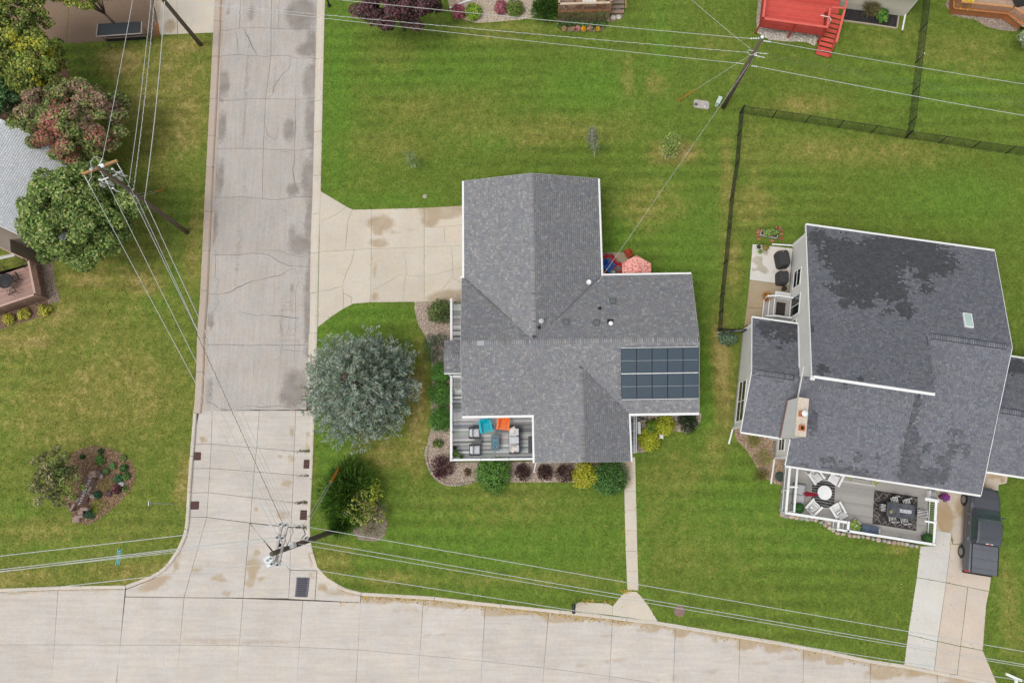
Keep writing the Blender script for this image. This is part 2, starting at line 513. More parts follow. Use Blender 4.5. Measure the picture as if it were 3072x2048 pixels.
 # ---------------------------------------------------------------- roofs
def shingle_field(parent,m,P0,e,L,s,S,pal,keep=None,wet=None,course=.145,tab=(.10,.27),name='shingles',tone=.10):
 """courses of asphalt shingle tabs on the plane P0 + e*a + s*b, each tab its own wedge; joined into one part"""
 P0,e,s=np.array(P0),np.array(e),np.array(s);nrm=np.cross(e,s);nrm /= np.linalg.norm(nrm)
 if nrm[2]<0:nrm=-nrm
 A0,A1,B=[],[],[]
 for j in range(int(S/course+.5)):
  a=-random.uniform(0,.25)
  while a<L:
   w=random.uniform(*tab);A0.append(max(a,0));A1.append(min(a+w-.012,L));B.append(j*course);a+=w
 A0,A1,B=map(np.array,(A0,A1,B));ok=A1-A0>.02
 mid=P0+e*((A0+A1)/2)[:,None]+s*(B+course/2)[:,None]
 if keep is not None:ok&=keep(mid)
 A0,A1,B,mid=A0[ok],A1[ok],B[ok],mid[ok];n=len(B)
 th=rng.uniform(.010,.020,n)[:,None];T=np.minimum(B+course+.02,S)
 pt=lambda a,b,h:P0+e*a[:,None]+s*b[:,None]+nrm*h
 Bo=B+.011
 V=np.stack([pt(A0,Bo,0*th),pt(A1,Bo,0*th),pt(A1,Bo,th),pt(A0,Bo,th),pt(A1,T,th*.2+.001),pt(A0,T,th*.2+.001)],1).reshape(-1,3)
 i=np.arange(n)[:,None]*6;F=np.concatenate([i+np.array([[0,1,2,3]]),i+np.array([[3,2,4,5]])],0)
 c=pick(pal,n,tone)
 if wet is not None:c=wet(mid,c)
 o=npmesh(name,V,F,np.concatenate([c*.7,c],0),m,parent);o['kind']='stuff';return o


def ridge_caps(parent,a,b,half,drop,m,step=.145,pal=None):
 """one folded cap shingle after another along a ridge from a to b"""
 a,b=Vector(a),Vector(b);d=(b-a);L=d.length;d /= L;side=Vector((-d.y,d.x,0)).normalized();n=int(L/step)
 u=MB();s0=side*(half*.97);z_=Vector((0,0,.008));u.quad(a+z_,b+z_,b+s0+z_-Vector((0,0,drop)),a+s0+z_-Vector((0,0,drop)));u.quad(b+z_,a+z_,a-s0+z_-Vector((0,0,drop)),b-s0+z_-Vector((0,0,drop)));u.build('ridge_shade_strip',MATS['roof_under'],parent)  # dark strip under the caps paints the shadow lines between them
 for i in range(n):
  p=a+d*(i*step);q=p+d*(step*.86);lo,hi=Vector((0,0,.012)),Vector((0,0,.038));mb=MB()
  dr=Vector((0,0,-drop))
  if pal:mb.cur=tuple(pick(pal,1,.09)[0])
  mb.quad(p+hi,q+lo,q+lo+side*half+dr,p+hi+side*half+dr)
  mb.quad(q+lo,p+hi,p+hi-side*half+dr,q+lo-side*half+dr)
  mb.quad(p+hi,p+hi+side*half+dr,p+side*half+dr,p,p-side*half+dr,p+hi-side*half+dr)
  mb.build('ridge_cap',m,parent)


def lap_siding(parent,m,a,b,z0,ztop,course=.115,name='siding',out=.0):
 """clapboards on a wall from ground point a to b; ztop(t) gives the top of the wall along it"""
 a,b=Vector((a[0],a[1],0)),Vector((b[0],b[1],0));d=b-a;L=d.length;d /= L;nrm=Vector((d.y,-d.x,0));mb=MB()
 zm=max(ztop(i/40)for i in range(41));z=z0
 ts=[i/80 for i in range(81)]
 while z<zm:
  run=[t for t in ts if ztop(t)>z+course*.4]
  if len(run)>1:
   p,q=a+d*L*run[0],a+d*L*run[-1];o1,o2=nrm*(out+.016),nrm*(out+.004)
   lo,hi=Vector((0,0,z)),Vector((0,0,z+course))
   mb.quad(p+o1+lo,q+o1+lo,q+o2+hi,p+o2+hi);mb.quad(p+nrm*out+lo,q+nrm*out+lo,q+o1+lo,p+o1+lo)
  z+=course
 o=mb.build(name,m,parent);o['kind']='stuff';return o
 # ---------------------------------------------------------------- shared materials
mat('bark',(.13,.10,.075),.9,.25,5,.5,30)
mat('pole_wood',(.13,.098,.075),.9,.3,3,.5,30,aniso=(6,6,.6))
mat('white_trim',(.80,.80,.79),.45,.04,2,.03,60,fine=.02)
mat('white_vinyl',(.80,.81,.81),.35,.03,2,.0,60,fine=.02)
mat('siding_white',(.62,.61,.58),.6,.05,1.5,.05,50,fine=.03)
mat('siding_tan',(.22,.175,.14),.7,.08,1.5,.1,40)
mat('siding_cream',(.58,.54,.46),.6,.05,1.5,.05,50,fine=.03)
mat('siding_grey',(.42,.43,.43),.6,.05,1.5,.05,50)
mat('foundation',(.30,.28,.26),.9,.15,4,.3,40)
mat('glass_dark',(.010,.016,.018),.12,.3,1.2,0,20,spec=.35)
mat('dark_metal',(.025,.025,.027),.4,.1,4,.02,40,metal=.6)
mat('black_plastic',(.018,.018,.02),.55,.12,6,.1,50)
mat('galv',(.50,.51,.52),.4,.1,6,.05,40,metal=.55)
mat('white_metal',(.78,.79,.80),.35,.05,4,.02,40)
mat('roof_grey',None,.88,.06,8,.35,90,attr=True,fine=.10,spec=.25)
mat('roof_slate',None,.80,.06,8,.35,90,attr=True,fine=.09,spec=.35)
mat('roof_pale',None,.88,.05,8,.3,90,attr=True,fine=.08)
mat('roof_under',(.06,.06,.065),.9,.1,5,.1,40)
mat('generic',None,.7,.08,5,.12,40,attr=True)
mat('plastic',None,.42,.04,4,.02,50,attr=True,fine=.02)
mat('fabric',None,.9,.06,6,.3,140,attr=True,fine=.05)
mat('stone',None,.85,.16,7,.5,30,attr=True,fine=.08)
leafmat('leaf')
PEB=[(.50,.42,.34),(.42,.33,.27),(.56,.50,.44),(.36,.28,.23),(.46,.36,.31),(.30,.25,.22),(.62,.57,.50)]
slabmat('street_worn',(.445,.415,.392),(.215,.190,.168),.88,.15,nscale=4.0,width=.26,gran=.85,gscale=5.5,streak=(5,.35,1))
slabmat('street_concrete',(.540,.505,.468),(.37,.275,.165),.85,.055,(.43,.335,.255),width=.22,gran=.5,gscale=8,streak=(.35,4,1))
slabmat('drive_concrete',(.585,.530,.450),(.36,.275,.180),.85,.05,(.46,.38,.28),width=.26,gran=.45,gscale=7)
slabmat('drive_pale',(.60,.585,.55),(.40,.36,.30),.85,.05)
slabmat('drive_tan',(.575,.500,.430),(.37,.255,.130),.85,.06,width=.2)
slabmat('patio_pale',(.62,.60,.56),(.37,.32,.25),.85,.05,width=.12)
slabmat('patio_brown',(.37,.295,.20),(.28,.21,.14),.85,.06,width=.2)
slabmat('leafy_paving',(.215,.150,.105),(.12,.085,.05),.9,.22)
slabmat('kerb_concrete',(.58,.53,.46),(.30,.24,.18),.88,.07,width=.2)
slabmat('kerb_old',(.47,.395,.335),(.27,.22,.18),.9,.10,width=.2)
mat('joint',(.085,.07,.055),.95,.3,5,.2,40)
mat('tar',(.085,.080,.078),.7,.2,8,.1,40)
mat('mulch_black',None,.95,.2,10,.5,40,attr=True)

# lawn
_t=NT('lawn')
_dry,_lush=_t.attr('dry').outputs['Fac'],_t.attr('lush').outputs['Fac']
_n1,_n2,_n3,_n4=_t.noise(.16,5,.6),_t.noise(.75,5,.62,w=13),_t.noise(2.4,5,.72,w=4),_t.noise(7.5,4,.85,w=2)
_mix=_t.math('ADD',_t.math('MULTIPLY',_n1,.42),_t.math('MULTIPLY',_n2,.58))
_mix=_t.math('ADD',_t.math('MULTIPLY',_mix,.52),_t.math('MULTIPLY',_n3,.48))
_d=_t.ramp(_t.math('ADD',_dry,_t.math('MULTIPLY',_t.math('SUBTRACT',_mix,.5),2.6)),.12,.98)
_g=_t.ramp(_t.math('ADD',_lush,_t.math('MULTIPLY',_t.math('SUBTRACT',_n2,.5),1.3)),-.35,.85)
_c=_t.mix(_g,(.124,.168,.026),(.110,.212,.025))
_c=_t.mix(_t.math('MULTIPLY',_d,.92),_c,(.275,.228,.062))
_c=_t.mix(_t.ramp(_t.math('ADD',_t.math('SUBTRACT',_d,.62),_t.math('SUBTRACT',_n3,.5)),.0,.7),_c,(.36,.285,.115))
_w=_t.n.new('ShaderNodeTexWave');_w.wave_type='BANDS';_w.bands_direction='Y';_w.inputs['Scale'].default_value=.30
_w.inputs['Distortion'].default_value=1.4;_w.inputs['Detail'].default_value=2;_w.inputs['Detail Scale'].default_value=.4;_t.link(_t.pos,_w.inputs['Vector'])
_f=_t.math('ADD',_t.ramp(_n4,.25,.75,.55,1.45),_t.ramp(_n3,.3,.7,-.2,.2))
_f=_t.math('ADD',_f,_t.math('MULTIPLY',_t.ramp(_w.outputs['Fac'],0,1,-.13,.13),_t.ramp(_t.noise(.11,2,w=40),.42,.60)))
_cc=_t.n.new('ShaderNodeCombineColor');[_t.link(_f,_cc.inputs[i])for i in range(3)]
_t.link(_t.mix(1.0,_c,_cc.outputs[0],'MULTIPLY'),_t.b.inputs['Base Color'])
_t.b.inputs['Roughness'].default_value=.9;_t.b.inputs['Specular IOR Level'].default_value=.15
_t.bump(_n4,.5,.03);MATS['lawn']=_t.m


def E(c,x,y,rx,ry,k=1.0,ang=0.0,z=0.0):
 p=W(c,x,y,z);s=CROP[c][2]/43.5
 return(p.x,p.y,rx*s,ry*s,-math.radians(ang),k)


 # ---------------------------------------------------------------- ground and lawns
MB().quad((-600,-600,-.32),(600,-600,-.32),(600,600,-.32),(-600,600,-.32)).build('ground',MATS['lawn'])['kind']='structure'

ST1_R=WL('s',[(978,-60),(972,20),(966,290),(960,567),(955,714),(950,979),(944,1200),(940.5,1280),(937.5,1353),(933,1466),(930,1512),(927.5,1575)])
CORNER_R=WL('s',[(927.5,1575),(929,1612),(935,1650),(951,1701),(981,1734),(1031,1764),(1084,1778)])
BOT_R=WL('s',[(1084,1778),(1190,1784),(1300,1790.5),(1456,1808.5),(1600,1823),(1728,1836.5),(1850,1850.5),(1973,1864.7),(2220,1906),(2350,1927),(2480,1952),(2611,1980),(2715,1995),(2978,2047)])+[Vector((38,-15.2,0)),Vector((48,-19.0,0)),Vector((70,-29,0))]
ST1_L=WL('s',[(648,-60),(641.7,100),(628,370),(614.3,637),(611,714),(602,900),(594,1000),(592,1099),(587,1199),(582,1239),(575,1332),(568.7,1405),(563.7,1478),(560,1550)])
CORNER_L=WL('s',[(560,1550),(554,1600),(534,1646),(497.5,1699),(457.6,1726),(414.6,1743),(376.5,1757)])
BOT_L=WL('s',[(376.5,1757),(174,1760),(0,1767),(-60,1770)])+[Vector((-70,-7.5,0))]
ST1_R[0]=ST1_R[1]+(ST1_R[0]-ST1_R[1])*14;ST1_L[0]=ST1_L[1]+(ST1_L[0]-ST1_L[1])*7

DRY_W=[E('c2',600,900,1200,900,.30),E('c3',600,500,1300,900,.36),E('c1',1500,900,500,700,.52),E('c4',700,400,1200,500,.22),
 E('c1',1100,560,260,160,.85),E('c1',1650,420,260,100,.7),E('c2',800,1080,260,110,.75),E('c2',1250,1100,300,160,.62),E('c2',400,1350,400,200,.5),
 E('c3',200,60,400,120,.7),E('c3',1000,500,700,500,.48),E('c3',400,600,300,300,.45),E('c3',1680,1300,90,300,.6),E('c4',1300,600,500,130,.55),E('c4',300,230,400,120,.5),
 E('c1',1700,1100,200,400,.62),E('c2',1750,800,100,400,.6),E('c4',200,650,400,80,.6)]
LUSH_W=[E('c2',1600,500,140,320,.9),E('c3',900,150,130,120,.8),E('c3',60,700,160,400,.6),E('c4',600,350,600,120,.6),E('c2',1560,1100,130,160,.7),E('c4',100,60,200,100,.6),
 E('c1',1480,900,140,120,.6),E('c1',1650,1420,160,160,.6),E('c2',1350,1300,200,140,.7)]
DRY_E=[E('d',905,130,60,40,.35),E('d',1160,70,120,30,.42),E('d',1000,250,160,60,.35),E('d',1250,300,200,45,.42),E('d',900,330,120,40,.36),E('d',1550,350,60,28,.95),E('d',1670,420,14,120,.75),E('d',1720,470,60,60,.55),
 E('d',1660,860,24,150,.85),E('d',1960,350,240,40,.45),E('d',1850,240,100,26,.5),E('d',1680,600,26,90,.62),E('d',1500,470,90,60,.42),E('d',960,930,30,160,.78),E('d',900,1040,80,40,.6),
 E('d',1440,180,12,60,.62),E('d',2200,130,120,60,.3),E('d',1510,190,30,40,.5),E('d',1200,1330,300,16,.35),E('d',760,1290,50,40,.5),E('d',900,1330,80,20,.5),E('d',2060,1230,30,40,.6),
 E('d',2320,1400,24,140,.5),E('d',1600,1250,160,90,.22),E('d',1130,1150,200,60,.3),E('d',1560,1090,80,50,.3),E('d',1650,100,60,40,.2),E('d',2050,90,90,40,.25),E('d',1730,350,40,90,.4),E('d',1640,1040,30,60,.5)]
LUSH_E=[E('d',1520,140,24,160,.6),E('d',770,200,50,300,.7),E('d',1350,200,120,70,.75),E('d',1000,160,200,60,.55),E('d',1130,320,50,26,.9),E('d',2200,460,150,60,.5),E('d',1560,560,100,160,.45),
 E('d',1620,900,14,200,.9),E('d',760,760,100,60,.8),E('d',820,720,130,20,.9),E('d',1150,1230,300,100,.55),E('d',1750,1200,220,100,.55),E('d',2300,1250,30,200,.6),E('d',2180,200,160,60,.5),
 E('d',1420,560,30,100,.7),E('d',880,460,120,14,.7),E('d',770,1000,40,120,.8),E('d',1430,1250,10,120,.7),E('d',1480,1250,10,120,.7)]
def _rag(fn,a):
 return lambda X,Y:fn(X,Y)
def lawn(poly,D,L,base):
 o=sheet('lawn',poly,0.0,MATS['lawn'],None,.55,{'dry':lambda X,Y:base+blobs(X,Y,D),'lush':lambda X,Y:blobs(X,Y,L)},.3)
 o['kind']='structure';return o
LAWN_E=ST1_R+CORNER_R[1:]+BOT_R[1:]+[Vector((70,75,0)),Vector((ST1_R[0].x,75,0))]
LAWN_W=[Vector((-75,75,0)),Vector((ST1_L[0].x,75,0))]+ST1_L+CORNER_L[1:]+BOT_L[1:]
lawn(LAWN_E,DRY_E,LUSH_E,0.06);lawn(LAWN_W,DRY_W,LUSH_W,.16)

# short grass blades standing on the lawns
def grass():
 n=260000;x=rng.uniform(-42,40,n);y=rng.uniform(-15,38,n)
 ok=np.zeros(n,bool);dry=np.zeros(n);lush=np.zeros(n)
 for P,D,L,b in((LAWN_E,DRY_E,LUSH_E,.06),(LAWN_W,DRY_W,LUSH_W,.2)):
  i=inside(P,x,y);ok|=i;dry[i]=b+blobs(x[i],y[i],D);lush[i]=blobs(x[i],y[i],L)
 for P in NOGRASS:ok&=~inside(P,x,y)
 x,y,dry,lush=x[ok],y[ok],dry[ok],lush[ok];n=len(x)
 f=np.clip(dry+rng.normal(0,.3,n),0,1)[:,None];g=np.clip(lush+rng.normal(0,.35,n),0,1)[:,None]
 c=(np.array([.135,.18,.028])*(1-g)+np.array([.122,.235,.028])*g)*(1-f)+np.array([.32,.265,.085])*f
 c=np.clip(c*rng.uniform(.88,1.4,(n,1)),.004,1)
 a=rng.uniform(0,2*math.pi,n);Dv=np.stack([np.cos(a),np.sin(a),rng.uniform(.15,.7,n)],1)
 o=shoots('grass',None,MATS['leaf'],np.stack([x,y,np.full(n,.002)],1),Dv,.12,.045,c,gain=1.0);o['kind']='stuff'
NOGRASS=[]

# ---------------------------------------------------------------- kerbs
def kerb(parent,line,side,prof,m,seg=3.0,zoff=0.0,cutsame=None):
 """kerb stones along a line: prof is a list of (distance into the street, z)"""
 P=resample(line,.5);n=len(P)
 N=[]
 for i in range(n):
  d=P[min(i+1,n-1)]-P[max(i-1,0)];d.z=0;d.normalize();N.append(Vector((-d.y,d.x,0))*side)
 i=0
 while i<n-1:
  j=min(n-1,i+max(2,int(seg/.5+random.uniform(-1,1.2))));
  if n-1-j<2:j=n-1
  mb=MB();rows=[]
  dz=random.uniform(-.008,.012)
  for k in range(i,j+1):
   sh=.012*(1 if k==i else-1 if k==j else 0)
   d=(P[min(k+1,n-1)]-P[max(k-1,0)]).normalized()*sh
   rows.append([P[k]+d+N[k]*(p[0]+random.uniform(-.006,.006))+Vector((0,0,p[1]+dz))for p in prof])
  for a,b in zip(rows,rows[1:]):
   for q in range(len(prof)-1):
    mb.quad(a[q],b[q],b[q+1],a[q+1])if side<0 else mb.quad(a[q],a[q+1],b[q+1],b[q])
  for r in(rows[0],rows[-1]):mb.quad(*r,r[-1]+Vector((0,0,-.1)),r[0]+Vector((0,0,-.1-.1)))
  o=mb.build('kerb_stone',m,parent)
  at=o.data.attributes.new('stain','FLOAT','POINT');at.data.foreach_set('value',[max(0,random.gauss(.0,.22))if(vi%len(prof))>len(prof)//2 else 0.0 for vi in range(len(o.data.vertices))])
  i=j
kb=structure('kerb')
PR_ROLL=[(-.06,-.12),(-.06,.02),(.0,.035),(.14,.035),(.24,-.06),(.30,-.095),(.47,-.113),(.58,-.116)]
PR_INT=[(-.05,-.12),(-.05,.02),(0,.035),(.13,.03),(.17,-.0),(.20,-.114)]
PR_FLAT=[(-.05,-.12),(-.05,.03),(0,.04),(.38,.02),(.46,-.05),(.47,-.108),(.64,-.116)]
i_l=9
kerb(kb,ST1_L[:10],1,PR_FLAT,MATS['kerb_old'],3.4)
kerb(kb,ST1_L[9:]+CORNER_L[1:],1,PR_INT,MATS['kerb_concrete'],3.0)
kerb(kb,BOT_L,-1,PR_INT,MATS['kerb_concrete'],5.2)if False else kerb(kb,BOT_L,1,PR_INT,MATS['kerb_concrete'],5.2)
kerb(kb,ST1_R[:7],-1,PR_ROLL,MATS['kerb_concrete'],3.2)
kerb(kb,ST1_R[6:]+CORNER_R[1:],-1,PR_INT,MATS['kerb_concrete'],3.0)
kerb(kb,BOT_R,-1,PR_INT,MATS['kerb_concrete'],4.6)

# ---------------------------------------------------------------- the side street: worn slabs and sealed cracks
st=structure('street')
ZS=-.12
MB().quad((-45,-60,-.17),(85,-60,-.17),(85,9,-.17),(-45,9,-.17)).build('road_bed',MATS['joint'],st)
MB().quad((-34,9,-.17),(-12,9,-.17),(-12,90,-.17),(-34,90,-.17)).build('road_bed',MATS['joint'],st)
STAIN1=[E('s1',840,100,120,130,1.3),E('s1',880,360,90,60),E('s1',915,300,40,110),E('s1',905,590,60,140),E('s1',915,880,55,220),E('s1',750,950,50,100,.95),E('s1',900,1300,65,170),E('s1',775,1390,55,60,.9),E('s1',275,610,42,120),E('s1',255,930,34,130),E('s1',240,1310,32,160),E('s1',470,90,30,80,.85),E('s1',295,80,14,90,.9),E('s1',450,560,11,130,.7),E('s1',425,990,12,80,.75),E('s1',415,1340,13,90,.75),E('s1',910,1510,32,60),
 E('s2',895,130,36,150),E('s2',825,280,85,80),E('s2',770,180,30,60,.7),E('s2',205,150,24,140,.9),E('s2',888,640,30,270),E('s2',170,840,24,70),E('s2',890,900,30,130),E('s2',790,1340,95,150),E('s2',720,1400,60,60,.8),E('s2',770,600,18,40,.8),E('s2',770,730,18,40,.7),E('s2',700,890,10,14,.8),E('s2',160,1350,24,120,.8),E('s2',395,240,12,70,.6),E('s2',895,1060,34,50),E('s1',932,500,18,300,.85),E('s1',930,1000,16,400,.85),E('s1',918,1450,14,200,.85),E('s2',905,500,16,400,.8),E('s1',240,600,12,300,.75),E('s1',215,1200,12,300,.75),E('s1',640,500,14,400,.52),E('s1',430,700,20,600,.5),E('s2',380,300,20,400,.5),E('s2',690,900,20,300,.5)]
k_=[WL('s1',[(262,228),(400,207),(530,205),(620,209),(780,215),(870,210),(958,218)],ZS),WL('s1',[(248,412),(380,402),(480,410),(586,418),(620,410),(730,408),(800,428),(950,430)],ZS),
 WL('s1',[(235,738),(320,740),(450,725),(580,727),(640,728),(830,730),(945,720)],ZS),WL('s1',[(213,1097),(400,1090),(563,1095),(800,1107),(938,1086)],ZS),WL('s1',[(200,1455),(380,1445),(555,1460),(680,1467),(800,1447),(928,1445)],ZS),
 WL('s2',[(160,352),(380,355),(460,342),(600,352),(680,405),(760,438),(915,442)],ZS),WL('s2',[(140,1013),(280,1012),(460,1020),(520,1015),(902,1015)],ZS),WL('s2',[(108,1500),(400,1495),(880,1492)],ZS)]
top_=[W('s',665,-150,ZS)+Vector((-1.2,28,0)),W('s',957,-150,ZS)+Vector((-.6,28,0))]
mid_i=[3,3,3,2,2]
def stslab(poly,name='slab',m='street_worn',S=STAIN1,z=ZS,g=.012,res=.3,R2=None):
 f={'stain':S}
 if R2 is not None:f['rust']=R2
 return sheet(name,inset([(p[0],p[1])for p in poly],g),z,MATS[m],st,res,f,.05)
_k0=k_[0]
wob=lambda L,a=.03:wobble(L,a,.5)
k_=[wob(L)for L in k_]
def halves(L):
 mx=(L[0].x*.49+L[-1].x*.51);i=min(range(len(L)),key=lambda i:abs(L[i].x-mx));return L[:i+1],L[i:]
def row(U,Lw,split=True):
 if split:
  (ul,ur),(ll,lr)=halves(U),halves(Lw)
  stslab(ul+ll[::-1]);stslab(ur+lr[::-1])
 else:stslab(U+Lw[::-1])
row(top_[:1]+[top_[0]*.5+top_[1]*.5]+top_[1:],k_[0])
for i in range(4):row(k_[i],k_[i+1])
for i in range(4,7):row(k_[i],k_[i+1],False)
# sealed cracks
mb=MB();Zc=ZS+.004
for c,w,P in[('s1',.035,[(395,0),(388,210)]),('s1',.05,[(415,212),(460,290),(480,340),(520,412)]),('s1',.025,[(350,225),(370,270),(380,402)]),('s1',.02,[(680,0),(670,208)]),
 ('s1',.03,[(770,430),(750,510),(700,550),(640,640),(630,700),(585,725)]),('s1',.022,[(575,900),(600,1000),(660,1030),(670,940)]),('s1',.03,[(800,735),(795,1000),(790,1105)]),('s1',.035,[(790,1110),(795,1150),(780,1260),(800,1360),(822,1420)]),
 ('s1',.02,[(690,1112),(760,1120),(785,1135)]),('s1',.02,[(795,640),(800,735)]),('s1',.018,[(205,1520),(260,1490)]),
 ('s2',.018,[(555,345),(575,320),(680,322),(760,358),(870,372)]),('s2',.05,[(260,640),(330,622),(380,590),(500,542)]),('s2',.02,[(160,642),(260,640)]),('s2',.028,[(500,542),(560,530),(700,500),(745,462),(800,460)]),
 ('s2',.022,[(380,768),(450,785),(520,800),(600,798)]),('s2',.045,[(600,798),(680,800),(750,812),(830,823)]),('s2',.022,[(212,310),(215,400),(205,510),(235,540),(225,600)]),('s2',.02,[(800,445),(820,540),(800,640),(800,900),(795,1015)]),
 ('s2',.018,[(755,820),(750,890),(735,950)]),('s2',.018,[(700,985),(700,1050),(870,1065)]),('s2',.018,[(660,982),(820,985),(830,1010)]),('s2',.018,[(680,790),(678,762),(760,758),(800,775)]),('s2',.018,[(760,640),(765,700),(700,705)]),
 ('s2',.03,[(150,1432),(200,1450),(240,1480),(300,1490)]),('s2',.024,[(400,1478),(440,1458),(520,1470),(600,1470),(680,1462),(740,1470),(790,1485)]),('s2',.016,[(235,640),(230,720),(200,770)]),('s2',.016,[(495,1110),(490,1230)]),
 ('s2',.016,[(790,1020),(792,1120)]),('s2',.016,[(690,1300),(700,1400),(690,1460)]),('s2',.016,[(750,890),(800,900)]),('s2',.016,[(740,940),(795,942)])]:
 ribbon(mb,wobble(WL(c,P,Zc),.035,.25),w,Zc,True)
o=mb.build('crack_seal',MATS['tar'],st);o['kind']='stuff'

# ---------------------------------------------------------------- concrete end of the side street
RUST0=[E('c4',1400,690,150,50,.8,-25),E('c4',1600,480,22,110,.8)]
STAIN2=[E('c5',480,1250,70,60,1.0),E('c5',470,1330,40,90,1.0),E('c5',440,1420,50,40,.9),E('c5',570,1370,60,18,.9,-20),E('c5',820,290,26,60),E('c5',720,265,36,16,.8),E('c5',785,512,50,32),E('c5',740,800,60,30),E('c5',800,790,30,20,.8),E('c5',825,50,24,46),E('c5',980,110,20,110),E('c5',990,60,14,60),E('c5',150,1360,60,22),E('c5',200,1380,30,30,.9),E('c5',230,1510,40,22),E('c5',1010,1140,18,130),E('c5',1000,1240,30,20,.8),E('c5',50,1240,22,36),E('c5',505,1130,36,26),E('c5',1000,1340,50,24,.8),E('c5',500,745,26,14,.8),E('c5',985,215,26,10,1.2),E('c5',20,120,26,30,1.2),
 E('c4',1390,690,150,46,1.0,-22),E('c4',1590,530,26,60),E('c4',1770,585,60,22),E('c4',1862,525,22,46),E('c4',1960,640,70,26),E('c4',2040,790,40,30),E('c5',640,1485,90,12,.8),E('b2',700,420,50,30,.9),E('b2',820,455,110,22,1.1),E('b2',900,475,70,14,1),E('b2',620,330,40,20,.8)]
L0=WL('s',[(598,1231),(578.5,1332),(572,1405),(567,1478),(563,1551)],ZS);L1=WL('s',[(636.7,1231),(634,1331),(630,1404),(625,1477),(620.5,1550.5)],ZS)
L2=WL('s',[(778,1231),(770,1343),(762.5,1414),(756,1492),(750.5,1567.5)],ZS);L3=WL('s',[(887,1231),(882,1353),(880,1424),(877,1507),(872.5,1580)],ZS);L4=WL('s',[(938,1231),(934,1353),(930,1427),(927,1507),(924,1581)],ZS)
G_=[L0,L1,L2,L3,L4]
for a in range(4):
 for b in range(4):stslab([G_[a][b],G_[a+1][b],G_[a+1][b+1],G_[a][b+1]],'slab','street_concrete',STAIN2,R2=RUST0)
q=lambda*P:WL('s',P,ZS)
stslab(q((563,1551),(620,1551),(595,1640),(552,1791),(376,1789),(377,1768),(415,1753),(458,1736),(498,1709),(536,1655),(558,1600)),'slab','street_concrete',STAIN2,R2=RUST0)
stslab(q((620,1551),(750,1568),(749.5,1570),(729,1792),(552,1791.5)),'slab','street_concrete',STAIN2,R2=RUST0)
stslab(q((751,1569),(872,1582),(870,1708),(812,1650)),'slab','street_concrete',STAIN2,R2=RUST0)
stslab(q((750,1570),(870,1709),(866,1794),(729,1793)),'slab','street_concrete',STAIN2,R2=RUST0)
stslab(q((872,1582),(924,1583),(928,1640),(945,1703),(950,1711),(870,1708)),'slab','street_concrete',STAIN2,R2=RUST0)
DR0=q((871,1709),(950,1712),(944,1799),(866,1795))
for P in([DR0[0],DR0[1],W('s',929,1733,ZS),W('s',891,1732,ZS)],[DR0[1],DR0[2],W('s',923,1789,ZS),W('s',929,1733,ZS)],[DR0[2],DR0[3],W('s',884,1788,ZS),W('s',923,1789,ZS)],[DR0[3],DR0[0],W('s',891,1732,ZS),W('s',884,1788,ZS)]):
 stslab(P,'slab','street_concrete',STAIN2,g=.004,R2=RUST0)
stslab(q((951,1713),(980,1742),(1030,1772),(1082,1787),(1081,1807),(945,1799)),'slab','street_concrete',STAIN2,R2=RUST0)

# ---------------------------------------------------------------- the wide concrete street along the bottom
kerb_y=lambda x:np.interp(x,[-80,0,174,375.4,375.6,700,1082.5,1082.7,1190,1300,1456,1600,1728,1850,1973,2220,2350,2480,2611,2715,2978,3120],[1780,1776,1769,1766,1790,1793.5,1807,1787,1793,1799,1817,1832,1845,1859,1873,1914,1935,1960,1988,2003,2055,2083])
kerb_y2=kerb_y
ctr_y=lambda x:np.interp(x,[0,700,907,1069,1255,1438,1600,1820,1967,2210,2406,2608,2808,3100],[1933,1934,1940.6,1947.4,1963.5,1980.7,1998.6,2025.7,2048,2090,2128,2172,2220,2300])
J=[(-90,-120),(-40,-70),(174,152),(375.5,345),(552,527),(729,706),(908.5,887.5),(1082.6,1065),(1270,1249),(1455.7,1436.6),(1646,1617.5),(1837.6,1820),(2026,2013.6),(2220,2209),(2411,2405.8),(2611.5,2608),(2811.8,2808),(3010,3010),(3200,3206)]
STAIN3=[E('b2',1080,525,90,22,1.2),E('b2',1250,520,260,16,1.2),E('b2',1140,540,70,18,1.0),E('b2',1580,540,110,22,1.2,-6),E('b2',1740,560,120,26,1.2,-6),E('b2',1900,555,100,14,1.1),E('b2',2060,610,110,36,1.2,-8),E('b2',2250,610,160,26,1.2,-8),E('b1',250,790,160,36,1.2,-4),E('b1',500,790,240,20,1.2,-6),E('b1',250,830,60,20,1),E('b1',900,830,200,18,1.2,-8),E('b1',1200,880,150,24,1.2,-10),E('b1',1500,930,190,20,1.2,-9),E('b1',1780,980,120,20,1.2,-9),E('b1',2080,1030,130,24,1.2,-10),E('b1',2300,1075,120,22,1.2,-10),
 E('b3',200,890,170,26,1.2,-12),E('b3',430,930,150,20,1.2,-12),E('b3',650,990,80,40,1.2,-12),E('b3',900,1030,200,12,1.1,-10),E('b3',1250,1120,160,44,1.3,-10),E('b3',1500,1120,120,30,1.2,-12),E('b3',1900,1190,240,24,1.2,-10),E('c4',150,775,220,16,1.1),E('c4',700,765,240,14,.95),E('c4',300,780,200,10,1.0)]
def band(line,w,k):
 P=[np.array((p.x,p.y))for p in line]
 def f(X,Y):
  d=np.full(X.shape,99.0)
  for a,b in zip(P,P[1:]):
   e=b-a;t=np.clip(((X-a[0])*e[0]+(Y-a[1])*e[1])/(e@e),0,1);d=np.minimum(d,np.hypot(X-a[0]-t*e[0],Y-a[1]-t*e[1]))
  return k*np.clip(1.5-d/w,0,1)
 return f
_b1,_b2=band(BOT_R,.42,.78),band(BOT_L[:3],.34,.68)
